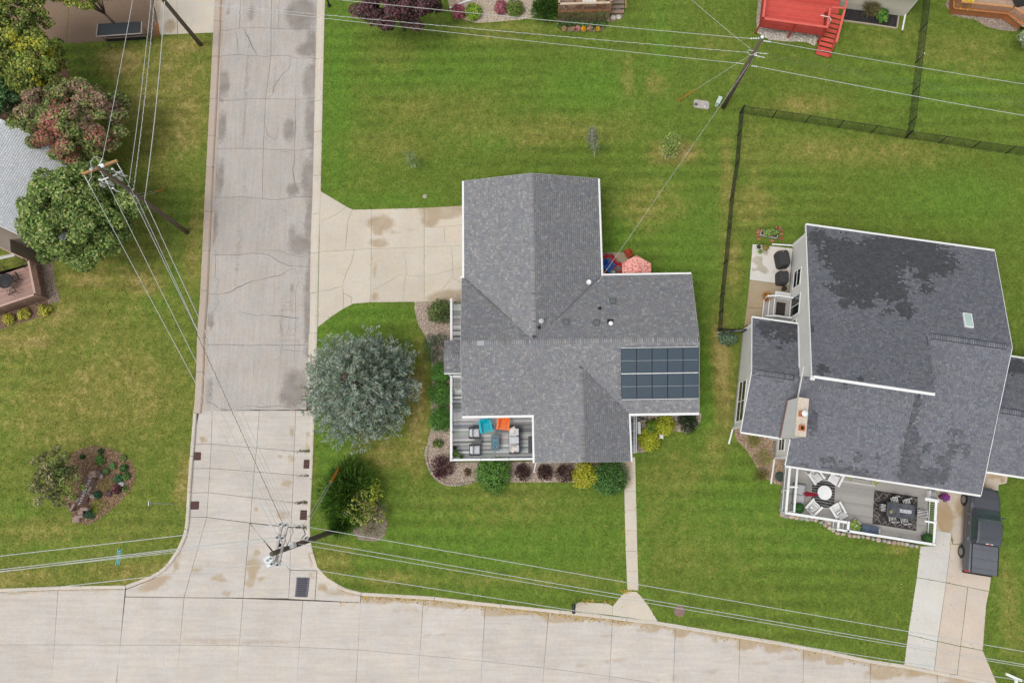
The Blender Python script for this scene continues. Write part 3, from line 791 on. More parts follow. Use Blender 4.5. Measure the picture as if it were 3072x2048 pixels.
STAIN3L=STAIN3;STAIN3=lambda X,Y:np.maximum(blobs(X,Y,STAIN3L),np.maximum(_b1(X,Y),_b2(X,Y)))
RUST3=[E('c4',1900,1220,700,26,.6),E('b2',200,860,500,16,.62),E('b2',1500,800,600,10,.5,-3),E('b1',1500,1330,500,10,.62,-8),E('b1',600,1220,500,12,.62,-8),E('b1',900,930,900,8,.6,-9),E('b3',500,1000,700,10,.62,-10),E('c4',100,850,300,20,.45),E('b2',1400,600,500,8,.6,-4)]
TIRE=RUST3
for(a0,a1),(b0,b1)in zip(J,J[1:]):
 yk=kerb_y2
 xs=np.linspace(a0+.3,b0-.3,5);up=[W('s',x,yk(x),ZS)for x in xs]
 fa,fb=(a0+a1)/2,(b0+b1)/2
 dn=[W('s',x,ctr_y(x),ZS)for x in np.linspace(fb,fa,4)]
 stslab(up+dn,'slab','street_concrete',STAIN3,res=.32,g=.007,R2=RUST3)
 o0,o1=dn[0],dn[-1];dd=Vector((up[0].x-o1.x,up[0].y-o1.y,0));dd=Vector((dd.x,dd.y,0))*(6.2/max(dd.length,.1))
 dd2=Vector((up[-1].x-o0.x,up[-1].y-o0.y,0));dd2=dd2*(6.2/max(dd2.length,.1))
 stslab([dn[-1],dn[-2],dn[-3],dn[-4],dn[0]-dd2,dn[-1]-dd],'slab','street_concrete',STAIN3,res=.5,g=.007,R2=RUST3)
 # pale tyre scuffs by the junction
mat('scuff',(.60,.57,.535),.9,.1,4,.1,30)
mb=MB()
for P,w in(([(1245,935),(1310,1080),(1370,1290),(1420,1520)],.12),([(1440,830),(1520,1000),(1580,1200)],.10),([(1460,1350),(1500,1500),(1530,1600)],.1)):
 for k in range(5):
  off=random.uniform(-.07,.07);P2=[p+Vector((off,random.uniform(-.05,.05),0))for p in wobble(WL('c4',P,ZS+.004),.04,.3)]
  a=random.randint(0,max(0,len(P2)-6));ribbon(mb,P2[a:a+random.randint(4,9)],random.uniform(.015,.04),ZS+.004+k*.0004,True)
o=mb.build('scuff_mark',MATS['scuff'],st);o['kind']='stuff'

# ---------------------------------------------------------------- driveways and walks
def pieces(name,loc,items,z=.012,res=.3,cracks=(),g=.008):
 s=structure(name,loc)
 for c,P,m,S in items:
  pl=[(p[0],p[1])for p in WL(c,P,z)];NOGRASS.append(pl)
  sheet('slab',inset(pl,g),z,MATS[m],s,res,{'stain':S},.08)
 if cracks:
  mb=MB()
  for c,w,P in cracks:ribbon(mb,wobble(WL(c,P,z+.004),.025,.2),w,z+.004,True)
  mb.build('crack',MATS['joint'],s)['kind']='stuff'
 return s
SD=[E('dv',1520,250,230,95,1.5),E('dv',1390,350,90,80,1.4),E('dv',860,390,150,80,1.2),E('dv',830,470,60,50,1.1),E('dv',840,610,110,45,1.15),E('dv',790,890,26,100,.85),E('dv',800,1180,46,60,.9),E('dv',1640,1180,230,75,1.4),E('dv',1440,1205,110,36,1.1),E('dv',900,330,60,40,.8),E('dv',1050,480,260,16,.55,-14)]
pieces('driveway',W('dv',900,700),[
 ('dv',[(215,45),(500,215),(560,245),(768,242),(762,665),(205,695)],'drive_concrete',SD),('dv',[(205,695),(762,665),(755,1235),(570,1250),(460,1305),(340,1385),(190,1500)],'drive_concrete',SD),
 ('dv',[(768,242),(1327,226),(1327,645),(763,665)],'drive_concrete',SD),('dv',[(763,665),(1327,645),(1327,1230),(755,1235)],'drive_concrete',SD),
 ('dv',[(1328,226),(1800,200),(1800,402),(1540,427),(1328,430)],'drive_concrete',SD),('dv',[(1328,430),(1540,427),(1800,402),(1800,627),(1328,645)],'drive_concrete',SD),('dv',[(1328,645),(1800,627),(1800,1225),(1328,1230)],'drive_concrete',SD)],
 cracks=[('dv',.016,[(215,372),(370,305),(500,215)]),('dv',.02,[(560,245),(510,370),(500,500),(480,670)]),('dv',.022,[(580,680),(555,790),(490,930),(455,1060)]),('dv',.022,[(200,1108),(300,1110),(380,1080),(455,1062)]),('dv',.022,[(455,1062),(465,1140),(465,1300)]),('dv',.026,[(465,1140),(555,1185),(548,1250)]),
 ('dv',.014,[(1110,665),(1130,800),(1135,935),(1110,1050),(1105,1225)]),('dv',.018,[(770,1115),(950,1010),(1060,945),(1135,935)]),('dv',.012,[(1135,935),(1160,955),(1328,957)]),('dv',.013,[(1328,957),(1480,930),(1640,885),(1790,850)]),('dv',.016,[(1540,430),(1545,530),(1552,600)]),('dv',.016,[(1620,632),(1635,850),(1628,975)]),('dv',.018,[(1628,975),(1700,1015),(1760,1030)]),('dv',.014,[(1628,975),(1540,1070),(1480,1130)])])
ys=[1050,1085,1128,1172,1218,1265,1312,1355];xl=lambda y:np.interp(y,[1050,1265,1355],[1432,1437,1441]);xr=lambda y:np.interp(y,[1050,1265,1355],[1459,1464,1467])
SW=[E('d',1440,1080,12,46,1.1)]
pieces('path',W('d',1450,1200),[('d',[(xl(a),a),(xr(a),a),(xr(b),b),(xl(b),b)],'drive_concrete',SW)for a,b in zip(ys,ys[1:])]+
 [('b1',[(885,541),(968,546),(1010,582),(1090,690),(1172,826),(1060,812),(742,767),(747,681),(830,578)],'drive_concrete',[]),('b1',[(392,728),(400,660),(430,642),(700,655),(747,681),(742,767)],'drive_concrete',[])])
S2=[E('c16',445,370,55,110,1.3),E('c16',560,300,40,80,.9),E('c16',800,60,60,30,.8),E('c16',720,110,30,60,.9),E('c16',560,800,200,30,.35),E('c16',865,90,26,22,.9)]
pieces('driveway',W('c16',500,900),[
 ('c16',[(383,460),(497,478),(480,640),(456,838),(243,800),(270,575),(380,575)],'drive_pale',[]),('c16',[(243,802),(456,840),(393,1265),(180,1215)],'drive_pale',[]),('c16',[(180,1217),(393,1267),(370,1478),(152,1435)],'drive_pale',[]),
 ('c16',[(370,150),(720,-20),(905,62),(895,118),(838,130),(800,560),(505,560),(497,478),(383,460)],'drive_tan',S2),('c16',[(503,562),(800,562),(785,780),(768,902),(457,838),(481,640),(492,530)],'drive_tan',S2),
 ('c16',[(457,841),(612,872),(560,1300),(395,1262)],'drive_tan',S2),('c16',[(615,872),(767,904),(747,1000),(722,1330),(562,1298)],'drive_tan',S2),('c16',[(395,1265),(560,1303),(535,1508),(372,1478)],'drive_tan',S2),('c16',[(562,1302),(722,1332),(830,1585),(537,1510)],'drive_tan',S2)])
SP=[E('c12',370,420,50,36,1.2),E('c12',410,500,50,34,1.2),E('c12',345,515,26,16,1.1),E('c12',530,530,50,18,1.0),E('c12',440,345,40,30,.9),E('c12',440,540,14,10,1)]
pieces('patio',W('c12',450,600),[('c12',[(325,278),(720,320),(700,655),(298,600)],'patio_pale',SP),('c12',[(298,602),(700,657),(690,870),(272,850)],'patio_brown',[]),('c12',[(272,852),(690,872),(680,1060),(245,1060)],'patio_brown',[])])
pieces('driveway',W('c1',1700,150),[('c1',[(1380,-260),(1945,-260),(1938,297),(1610,310),(1600,100),(1610,-260)],'drive_concrete',[E('c1',1560,260,50,60,1)]),('c1',[(1360,-260),(1608,-260),(1600,100),(1605,310),(1450,318),(1390,60)],'drive_concrete',[E('c1',1540,240,60,70,1.2),E('c1',1400,100,60,200,.9)])])
pieces('patio',W('c1',900,200),[('c1',[(605,-260),(1380,-260),(1400,60),(1450,318),(1200,345),(940,372),(650,396),(600,388),(622,150)],'leafy_paving',[]),('c1',[(-100,-260),(600,-260),(618,150),(597,385),(100,420),(-100,300)],'leafy_paving',[])])
pieces('patio',W('pt',1200,800),[('pt',[(240,330),(720,300),(700,1250),(240,1250)],'patio_brown',[]),('pt',[(725,300),(1110,320),(1330,560),(1340,1250),(705,1250)],'patio_brown',[])])
# ---------------------------------------------------------------- building helpers
mat('deck_grey',None,.75,.10,3,.2,30,attr=True,fine=.05,aniso=(1.2,9,1))
mat('deck_taupe',None,.78,.07,3,.2,30,attr=True,fine=.05,aniso=(1.2,9,1))
mat('deck_red',None,.7,.08,3,.2,30,attr=True,fine=.05)
mat('deck_wood',None,.75,.14,3,.3,30,attr=True,fine=.08)
GREY1=[(0.258,0.255,0.26),(0.248,0.251,0.264),(0.278,0.275,0.275),(0.225,0.231,0.255),(0.255,0.245,0.245),(0.24,0.251,0.267),(0.311,0.311,0.316),(0.232,0.234,0.249),(0.211,0.217,0.241)]
SLATE=[(.170,.178,.210),(.190,.196,.226),(.150,.158,.186),(.210,.213,.240),(.182,.182,.203)]
PALE=[(.70,.72,.76),(.73,.75,.79),(.68,.70,.735),(.75,.77,.81)]


def pent(mb,F,a0,a1,b0,b1,z0,ze,rise,along='u'):
 """gabled solid: ridge along u (or v), eaves at height ze on both long sides"""
 m=(b0+b1)/2
 g=(lambda a,b,z:F(a,b,z))if along=='u' else(lambda a,b,z:F(b,a,z))
 sec=[(b0,z0),(b1,z0),(b1,ze),(m,ze+rise),(b0,ze)]
 V=[g(a0,b,z)for b,z in sec]+[g(a1,b,z)for b,z in sec]
 mb.add(V,[(4,3,2,1,0),(5,6,7,8,9)]+[(i,(i+1)%5,5+(i+1)%5,5+i)for i in range(5)])


def gutter(parent,m,a,b,out,w=.13,h=.11):
 """covered white gutter along an eave from a to b; out points away from the roof"""
 a,b,o=Vector(a),Vector(b),Vector(out).normalized();up=Vector((0,0,1));mb=MB()
 prof=[(0,.005),(w*.75,.0),(w,-.015),(w+.01,-.03),(w*.96,-h*.6),(w*.7,-h),(0,-h)]
 V=[p+o*x+up*z for p in(a,b)for x,z in prof];n=len(prof)
 mb.add(V,[tuple(range(n)),tuple(range(2*n-1,n-1,-1))]+[(i,n+i,n+(i+1)%n,(i+1)%n)for i in range(n)])
 return mb.build('gutter',m,parent)


def window(parent,F,along,pos,z0,z1,a0,a1,sgn,bars=(1,0),fw=.09):
 """framed window on a wall plane: along 'v' = wall of constant u"""
 g=(lambda a,d,z:F(pos+sgn*d,a,z))if along=='v' else(lambda a,d,z:F(a,pos+sgn*d,z))
 mb=MB()
 def bar(x0,x1,y0,y1,d0,d1):
  mb.hexa([g(x0,d0,y0),g(x1,d0,y0),g(x1,d1,y0),g(x0,d1,y0)],[g(x0,d0,y1),g(x1,d0,y1),g(x1,d1,y1),g(x0,d1,y1)])
 bar(a0-fw,a1+fw,z0-fw,z0,0,.06);bar(a0-fw,a1+fw,z1,z1+fw,0,.05);bar(a0-fw,a0,z0,z1,0,.05);bar(a1,a1+fw,z0,z1,0,.05)
 for i in range(bars[0]):x=a0+(a1-a0)*(i+1)/(bars[0]+1);bar(x-.025,x+.025,z0,z1,.020,.05)
 for i in range(bars[1]):y=z0+(z1-z0)*(i+1)/(bars[1]+1);bar(a0,a1,y-.025,y+.025,.020,.048)
 w=mb.build('window',MATS['white_trim'],parent)
 mb=MB();mb.hexa([g(a0,-.02,z0),g(a1,-.02,z0),g(a1,.026,z0),g(a0,.026,z0)],[g(a0,-.02,z1),g(a1,-.02,z1),g(a1,.026,z1),g(a0,.026,z1)]);mb.build('pane',MATS['glass_dark'],w)
 return w


def boards(parent,m,F,u0,u1,v0,v1,z,pal,w=.14,gap=.006,th=.03,along='u',name='deck_board',jit=.07,brk=None,skip=None,streak=.0):
 """single deck boards laid side by side across v (or u)"""
 b=v0
 while b<v1-.03:
  e=min(b+w-gap,v1)
  segs=[(u0,u1)]if not brk else[(u0,brk-.003),(brk+.14,u1)]
  for s0,s1 in segs:
   if skip:s0,s1=skip(s0,s1,(b+e)/2)
   if s1-s0<.05:continue
   mb=MB();mb.cur=tuple(pick(pal,1,jit)[0]);dz=random.uniform(-.003,.003);n=max(1,int((s1-s0)/1.1))if streak else 1
   base=np.array(mb.cur)
   for i in range(n):
    p,q=s0+(s1-s0)*i/n,s0+(s1-s0)*(i+1)/n
    if streak:mb.cur=tuple(np.clip(base*(1+random.uniform(-streak,streak)),.01,1))
    g=(lambda a,c,zz:F(a,c,zz))if along=='u' else(lambda a,c,zz:F(c,a,zz))
    mb.hexa([g(p,b,z-th+dz),g(q,b,z-th+dz),g(q,e,z-th+dz),g(p,e,z-th+dz)],[g(p,b,z+dz),g(q,b,z+dz),g(q,e,z+dz),g(p,e,z+dz)])
   mb.build(name,m,parent)
  b+=w


def railing(parent,m,pts,z0,h=.92,post=.11,cap=.14,bal=.11,bw=.022,spacing=1.9,capm=None,postname='post',balm=None,low=.08):
 """posts, cap rail and bottom rail (one part each) with the thin balusters joined"""
 P=[Vector((p[0],p[1],0))for p in pts];bm=MB();done=[]
 for a,b in zip(P,P[1:]):
  L=(b-a).length;n=max(1,round(L/spacing));d=(b-a)/L;rz=math.atan2(d.y,d.x)
  for i in range(n+1):
   p=a+(b-a)*i/n
   if any((p-q).length<.15 for q in done):continue
   done.append(p);mb=MB();mb.bbox((p.x,p.y,z0+h/2+.02),(post,post,h+.10),rz,.012);mb.bbox((p.x,p.y,z0+h+.085),(post+.05,post+.05,.035),rz,.015);mb.build(postname,m,parent)
  mb=MB();e=d*cap*.45;mb.beam(a-e+Vector((0,0,z0+h)),b+e+Vector((0,0,z0+h)),cap,.045);mb.build('top_rail',capm or m,parent)
  mb=MB();mb.beam(a+Vector((0,0,z0+low)),b+Vector((0,0,z0+low)),.05,.06);mb.build('bottom_rail',m,parent)
  k=int(L/bal)
  for i in range(1,k):p=a+(b-a)*i/k;bm.box((p.x,p.y,z0+low+(h-low)/2),(bw,bw,h-low-.03),rz)
 if bm.v:bm.build('baluster',balm or m,parent)['kind']='stuff'


def on_roof(c,x,y,hfun,extra=0.0):
 z=3.5
 for _ in range(8):
  p=W(c,x,y,z);z=hfun(p)+extra
 return W(c,x,y,z)


def gravel(name,poly,z,pal,density,size,sheetcol,label=None,holes=()):
 m=mat('soil_'+name+str(len(MATS)),sheetcol,.95,.22,6,.5,30,fine=.12)
 pl=[(p[0],p[1])for p in poly];NOGRASS.append(pl)
 g=sheet(name,pl,z,m,None,99,None,.05);g['kind']='stuff'
 xs=[p[0]for p in pl];ys=[p[1]for p in pl];A=(max(xs)-min(xs))*(max(ys)-min(ys));n=int(A*density)
 X=rng.uniform(min(xs),max(xs),n);Y=rng.uniform(min(ys),max(ys),n);ok=inside(inset(pl,.03),X,Y);X,Y=X[ok],Y[ok];n=len(X)
 if not n:return g
 s=(size*rng.uniform(.5,1.4,n))[:,None];a=rng.uniform(0,6.28,n)[:,None];k=np.arange(4)*math.pi/2;e=rng.uniform(.55,1,n)[:,None]
 lo=np.stack([X[:,None]+np.cos(a+k)*s*np.where(k%math.pi<.1,1,e),Y[:,None]+np.sin(a+k)*s*np.where(k%math.pi<.1,1,e),np.full((n,4),z-.005)],2)
 hi=np.stack([X[:,None]+np.cos(a+k)*s*.5,Y[:,None]+np.sin(a+k)*s*.5,z+s*rng.uniform(.4,.8,(n,1))+0*k],2)
 V=np.concatenate([lo,hi],1).reshape(-1,3);i=np.arange(n)[:,None]*8
 F=np.concatenate([i+np.array([[4,5,6,7]])]+[i+np.array([[j,(j+1)%4,4+(j+1)%4,4+j]])for j in range(4)],0)
 c=pick(pal,n,.1);o=npmesh('pebbles',V,F,np.tile(c,(5,1)),MATS['stone'],g);o['kind']='stuff'
 return g

 # ================================================================ the house in the middle
F1=frame((-3.99,3.98),.9);F1i=lambda X,Y:((X+3.99)*math.cos(math.radians(.9))+(Y-3.98)*math.sin(math.radians(.9)),-(X+3.99)*math.sin(math.radians(.9))+(Y-3.98)*math.cos(math.radians(.9)))
h1=thing('house','grey shingled single-storey house with solar panels, in the middle of the lawn','house',F1(7.85,4.7,0))
ZE,PT,MU,MV=3.0,.25,15.7,9.45
def hm(u,v):return np.where((u>=0)&(u<=MU)&(v>=0)&(v<=MV),ZE+PT*np.minimum(v,MV-v),-9)
def hg(u,v):return np.where((u>=.15)&(u<=9.55)&(v>=4.72)&(v<=16.45),ZE+PT*np.minimum(u-.15,9.55-u),-9)
def hp(u,v):return np.where((u>=4.75)&(u<=11.05)&(v>=-3.12)&(v<=3.3),ZE+.006+PT*np.minimum(u-4.75,11.05-u),-9)
def roof1(p):
 u,v=F1i(p[0],p[1]);return float(max(hm(np.array(u),np.array(v)),hg(np.array(u),np.array(v)),hp(np.array(u),np.array(v))))
mb=MB();pent(mb,F1,.4,MU-.4,.5,MV-.5,0,ZE+.0,(MV-1)/2*PT,'u');pent(mb,F1,7.0,16.1,.6,9.1,0,ZE+.0,8.5/2*PT,'v');pent(mb,F1,-1.9,2.0,6.2,10.7,0,ZE,4.5/2*PT,'v')
w1=mb.build('wall',MATS['siding_grey'],h1)
mb=MB();mb.hexa([F1(.33,9.6+.5,0),F1(.39,10.1,0),F1(.39,15.2,0),F1(.33,15.2,0)],[F1(.33,10.1,2.2),F1(.39,10.1,2.2),F1(.39,15.2,2.2),F1(.33,15.2,2.2)])
mb=MB()
for k in range(4):mb.hexa([F1(.545,10.6,.02+k*.55),F1(.6,10.6,.02+k*.55),F1(.6,15.4,.02+k*.55),F1(.545,15.4,.02+k*.55)],[F1(.545,10.6,.55+k*.55),F1(.6,10.6,.55+k*.55),F1(.6,15.4,.55+k*.55),F1(.545,15.4,.55+k*.55)])
mb.build('garage_door',MATS['white_trim'],h1)
window(h1,F1,'u',.5,.9,2.2,12.2,13.8,-1);window(h1,F1,'u',.5,.6,2.3,1.2,2.9,-1,(1,0));window(h1,F1,'v',MU-.4,.9,2.1,3.4,4.9,1);window(h1,F1,'u',MV-.5,.9,2.1,11.3,12.9,1)
rf=MB()
mv=MV/2
for P in([F1(0,0,ZE),F1(MU,0,ZE),F1(MU,mv,ZE+PT*mv),F1(0,mv,ZE+PT*mv)],[F1(MU,MV,ZE),F1(0,MV,ZE),F1(0,mv,ZE+PT*mv),F1(MU,mv,ZE+PT*mv)],
 [F1(.15,16.45,ZE),F1(.15,8.9,ZE),F1(4.85,4.72,ZE+PT*4.7),F1(4.85,16.45,ZE+PT*4.7)],[F1(9.55,8.9,ZE),F1(9.55,16.45,ZE),F1(4.85,16.45,ZE+PT*4.7),F1(4.85,4.72,ZE+PT*4.7)],
 [F1(4.75,.1,ZE),F1(4.75,-3.12,ZE),F1(7.9,-3.12,ZE+PT*3.15),F1(7.9,3.2,ZE+PT*3.15)],[F1(11.05,-3.12,ZE),F1(11.05,.1,ZE),F1(7.9,3.2,ZE+PT*3.15),F1(7.9,-3.12,ZE+PT*3.15)]):
 rf.slab3([p-Vector((0,0,.004))for p in P],.14)
r1=rf.build('roof',MATS['roof_under'],h1)
def kp(own,others):
 def f(mid):
  u,v=F1i(mid[:,0],mid[:,1]);h=own(u,v);ok=h>0
  for o in others:ok&=~(o(u,v)>h+.02)
  return ok
 return f
ex=F1(1,0)-F1(0,0);ey=F1(0,1)-F1(0,0);SL=math.sqrt(1+PT*PT)
su=lambda d:(Vector((d.x,d.y,PT))/SL)
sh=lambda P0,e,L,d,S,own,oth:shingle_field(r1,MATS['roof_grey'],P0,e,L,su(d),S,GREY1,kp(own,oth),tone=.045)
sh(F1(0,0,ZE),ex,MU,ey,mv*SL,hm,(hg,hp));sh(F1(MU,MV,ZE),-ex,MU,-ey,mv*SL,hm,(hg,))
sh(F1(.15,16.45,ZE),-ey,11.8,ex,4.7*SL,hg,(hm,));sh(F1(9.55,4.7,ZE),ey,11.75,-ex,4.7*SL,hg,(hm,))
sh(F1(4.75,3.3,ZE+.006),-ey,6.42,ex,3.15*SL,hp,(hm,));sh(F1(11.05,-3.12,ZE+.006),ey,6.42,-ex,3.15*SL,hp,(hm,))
ridge_caps(r1,F1(0,mv,ZE+PT*mv+.02),F1(MU,mv,ZE+PT*mv+.02),.15,.035,MATS['roof_grey'],.145,GREY1[:3]+GREY1[6:7])
ridge_caps(r1,F1(4.85,16.45,ZE+PT*4.7+.02),F1(4.85,5.0,ZE+PT*4.7+.02),.15,.035,MATS['roof_grey'],.145,GREY1[:3])
ridge_caps(r1,F1(7.9,-3.12,ZE+PT*3.15+.02),F1(7.9,3.0,ZE+PT*3.15+.02),.15,.035,MATS['roof_grey'],.145,GREY1[:3])
# valley lines, weathered dark
for a,b in((F1(.2,9.4,ZE+.03),F1(3.4,6.2,ZE+.03+PT*3.25)),(F1(9.5,9.4,ZE+.03),F1(6.3,6.2,ZE+.03+PT*3.25))):
 d=(b-a).normalized();k=Vector((-d.y,d.x,0))*.10;mb=MB();mb.cur=(.13,.128,.125);mb.quad(a+k*1.2,a-k*1.2,b-k*.2,b+k*.2);mb.build('valley',MATS['roof_grey'],r1)
GW=MATS['white_trim']
gutter(h1,GW,F1(.15,16.45,ZE),F1(.15,9.35,ZE),-ex);gutter(h1,GW,F1(9.55,9.5,ZE),F1(9.55,16.45,ZE),ex);gutter(h1,GW,F1(9.55,MV,ZE),F1(MU,MV,ZE),ey)
gutter(h1,GW,F1(0,0,ZE),F1(4.98,0,ZE),-ey,.15);gutter(h1,GW,F1(10.85,0,ZE),F1(MU,0,ZE),-ey,.15);gutter(h1,GW,F1(4.75,-.14,ZE),F1(4.75,-3.14,ZE),-ex,.12);gutter(h1,GW,F1(11.05,-3.14,ZE),F1(11.05,-.14,ZE),ex,.12)
mb=MB();mb.box(F1(.02,9.50,ZE-.05),(.3,.12,.12),math.radians(.9));mb.build('fascia',GW,h1)
for a,b in((F1(4.85,16.47,ZE+PT*4.7-.02),F1(.15,16.47,ZE-.02)),(F1(4.85,16.47,ZE+PT*4.7-.02),F1(9.55,16.47,ZE-.02)),(F1(MU+.02,mv,ZE+PT*mv-.02),F1(MU+.02,0,ZE-.02)),(F1(MU+.02,mv,ZE+PT*mv-.02),F1(MU+.02,MV,ZE-.02)),(F1(-.02,mv,ZE+PT*mv-.02),F1(-.02,0,ZE-.02)),(F1(-.02,mv,ZE+PT*mv-.02),F1(-.02,MV,ZE-.02)),(F1(7.9,-3.14,ZE+PT*3.15-.02),F1(4.75,-3.14,ZE-.02)),(F1(7.9,-3.14,ZE+PT*3.15-.02),F1(11.05,-3.14,ZE-.02))):
 mb=MB();mb.beam(a-Vector((0,0,.07)),b-Vector((0,0,.07)),.025,.14);mb.build('rake_board',MATS['siding_grey'],h1)
 # posts that carry the front gable, and the downspout at its corner
for u in(4.95,7.9,10.85):
 mb=MB();p=F1(u,-2.75);mb.bbox((p.x,p.y,ZE/2),(.16,.16,ZE-.1),math.radians(.9));mb.build('porch_post',MATS['white_trim'],h1)
def downspout(parent,top,foot,run,m='white_trim',w=.09):
 mb=MB();t,f=Vector(top),Vector(foot);mb.beam(t,(f.x,f.y,t.z-.35),w,w);mb.beam((f.x,f.y,t.z-.3),(f.x,f.y,.12),w,w)
 mb.beam((f.x,f.y,.1),(run[0],run[1],.07),w*1.05,w);return mb.build('downspout',MATS[m],parent)
downspout(h1,F1(4.75,-3.0,ZE-.1),F1(4.98,-2.72),W('c8',1058,1378,.06));downspout(h1,F1(14.2,-.08,ZE-.1),F1(14.2,.4),W('fr',945,132,.06))
# small roof over the west entry
c0=W('d',1020,781,2.75);u0,v0=F1i(c0.x,c0.y);c1_=W('d',1020,857,2.75);v1=F1i(c1_.x,c1_.y)[1]
vm,hw=(v0+v1)/2,abs(v0-v1)/2;zr=2.72
mb=MB();mb.slab3([F1(u0+.1,vm-hw,zr),F1(.42,vm-hw,zr),F1(.42,vm,zr+hw*.22),F1(u0,vm,zr+hw*.22),F1(u0,vm-hw+.1,zr+.02)],.12);mb.slab3([F1(.42,vm+hw,zr),F1(u0+.1,vm+hw,zr),F1(u0,vm+hw-.1,zr+.02),F1(u0,vm,zr+hw*.22),F1(.42,vm,zr+hw*.22)],.12)
er=mb.build('entry_roof',MATS['roof_under'],h1)
s2=lambda d:Vector((d.x,d.y,.22))/math.sqrt(1+.0484)
kq=lambda mid:np.array(F1i(mid[:,0],mid[:,1])[0])<.0+0.01
shingle_field(er,MATS['roof_grey'],F1(u0,vm-hw,zr+.005),ex,.42-u0,s2(ey),hw*1.02,GREY1,kq);shingle_field(er,MATS['roof_grey'],F1(.42,vm+hw,zr+.005),-ex,.42-u0,s2(-ey),hw*1.02,GREY1,kq)
ridge_caps(er,F1(u0+.02,vm,zr+hw*.22+.03),F1(.0,vm,zr+hw*.22+.03),.15,.03,MATS['roof_grey'],.145,GREY1[:3])
for v in(vm-hw+.15,vm+hw-.15):
 mb=MB();p=F1(u0+.2,v);mb.bbox((p.x,p.y,1.35),(.14,.14,2.6),0);mb.build('porch_post',MATS['white_trim'],h1)
mb=MB();mb.box(F1((u0+0)/2,vm-hw-.02,zr-.05),(-u0,.07,.12),math.radians(.9));mb.build('fascia',GW,h1)
# things on the roof
def vent_round(c,x,y,r,hh,m,name='roof_vent',base=True):
 p=on_roof(c,x,y,roof1);mb=MB()
 if base:mb.bbox((p.x,p.y,p.z+.02),(r*2.9,r*2.9,.05),.02);
 mb.lathe([(r*.8,0),(r*.8,hh*.6),(r*1.15,hh*.62),(r*1.1,hh*.85),(r*.7,hh),(r*.1,hh*1.02)],(p.x,p.y,p.z),14);return mb.build(name,MATS[m],r1,False)
vent_round('c7',1278,1400,.17,.34,'galv',base=False);vent_round('c7',1905,1420,.13,.22,'white_metal',base=False)
mb=MB();p=on_roof('c7',1902,1405,roof1);mb.bbox((p.x,p.y,p.z+.02),(.42,.40,.03));mb.build('flashing',MATS['dark_metal'],r1)
for x,y in((1258,1455),(1806,1282)):
 p=on_roof('c7',x,y,roof1);mb=MB();mb.lathe([(.13,0),(.11,.05),(.055,.07),(.055,.30),(.035,.30),(.035,.12)],(p.x,p.y,p.z),12);mb.build('vent_pipe',MATS['black_plastic'],r1)
mat('vent_slate',(.105,.12,.125),.5,.08,4,.05,40)
for x,y in((1503,1412),(1777,1418),(1925,1222)):
 p=on_roof('c7',x,y,roof1);mb=MB();mb.hexa([p+Vector(a)for a in((-.19,-.16,0),(.19,-.16,0),(.22,.2,.02),(-.22,.2,.02))],[p+Vector(a)for a in((-.15,-.13,.12),(.15,-.13,.12),(.17,.16,.14),(-.17,.16,.14))])
 mb.box(p+Vector((0,.03,.012)),(.5,.5,.02));mb.build('roof_vent',MATS['vent_slate'],r1)
p=on_roof('c8',582,208,roof1);mb=MB();mb.bbox((p.x,p.y,p.z+.05),(.46,.34,.05));mat('ridge_patch',(.36,.38,.40),.6,.06,4);mb.build('ridge_plate',MATS['ridge_patch'],r1)
p=on_roof('c7',1703,1057,roof1,.1);mb=MB();mb.tube([p-Vector((0,0,.1)),p+Vector((0,0,.35))],.025,6);mb.lathe([(.02,0),(.13,.05),(.17,.11),(.16,.115),(.10,.07),(.02,.03)],(p.x,p.y,p.z+.3),14);mb.tube([p+Vector((0,0,.35)),p+Vector((.16,-.1,.55))],.015,5);mb.build('antenna',MATS['white_metal'],r1)
MAST=on_roof('c7',1785,1062,roof1,0);mb=MB();mb.tube([MAST,MAST+Vector((0,0,.75))],.03,7);mb.ball(MAST+Vector((0,0,.8)),(.06,.06,.05),8,5);mb.box(MAST+Vector((.08,.05,.55)),(.18,.04,.04));mb.tube([MAST+Vector((0,0,.7)),MAST+Vector((.12,.1,.72)),MAST+Vector((.16,.2,.6))],.012,5);mb.build('service_mast',MATS['galv'],r1)
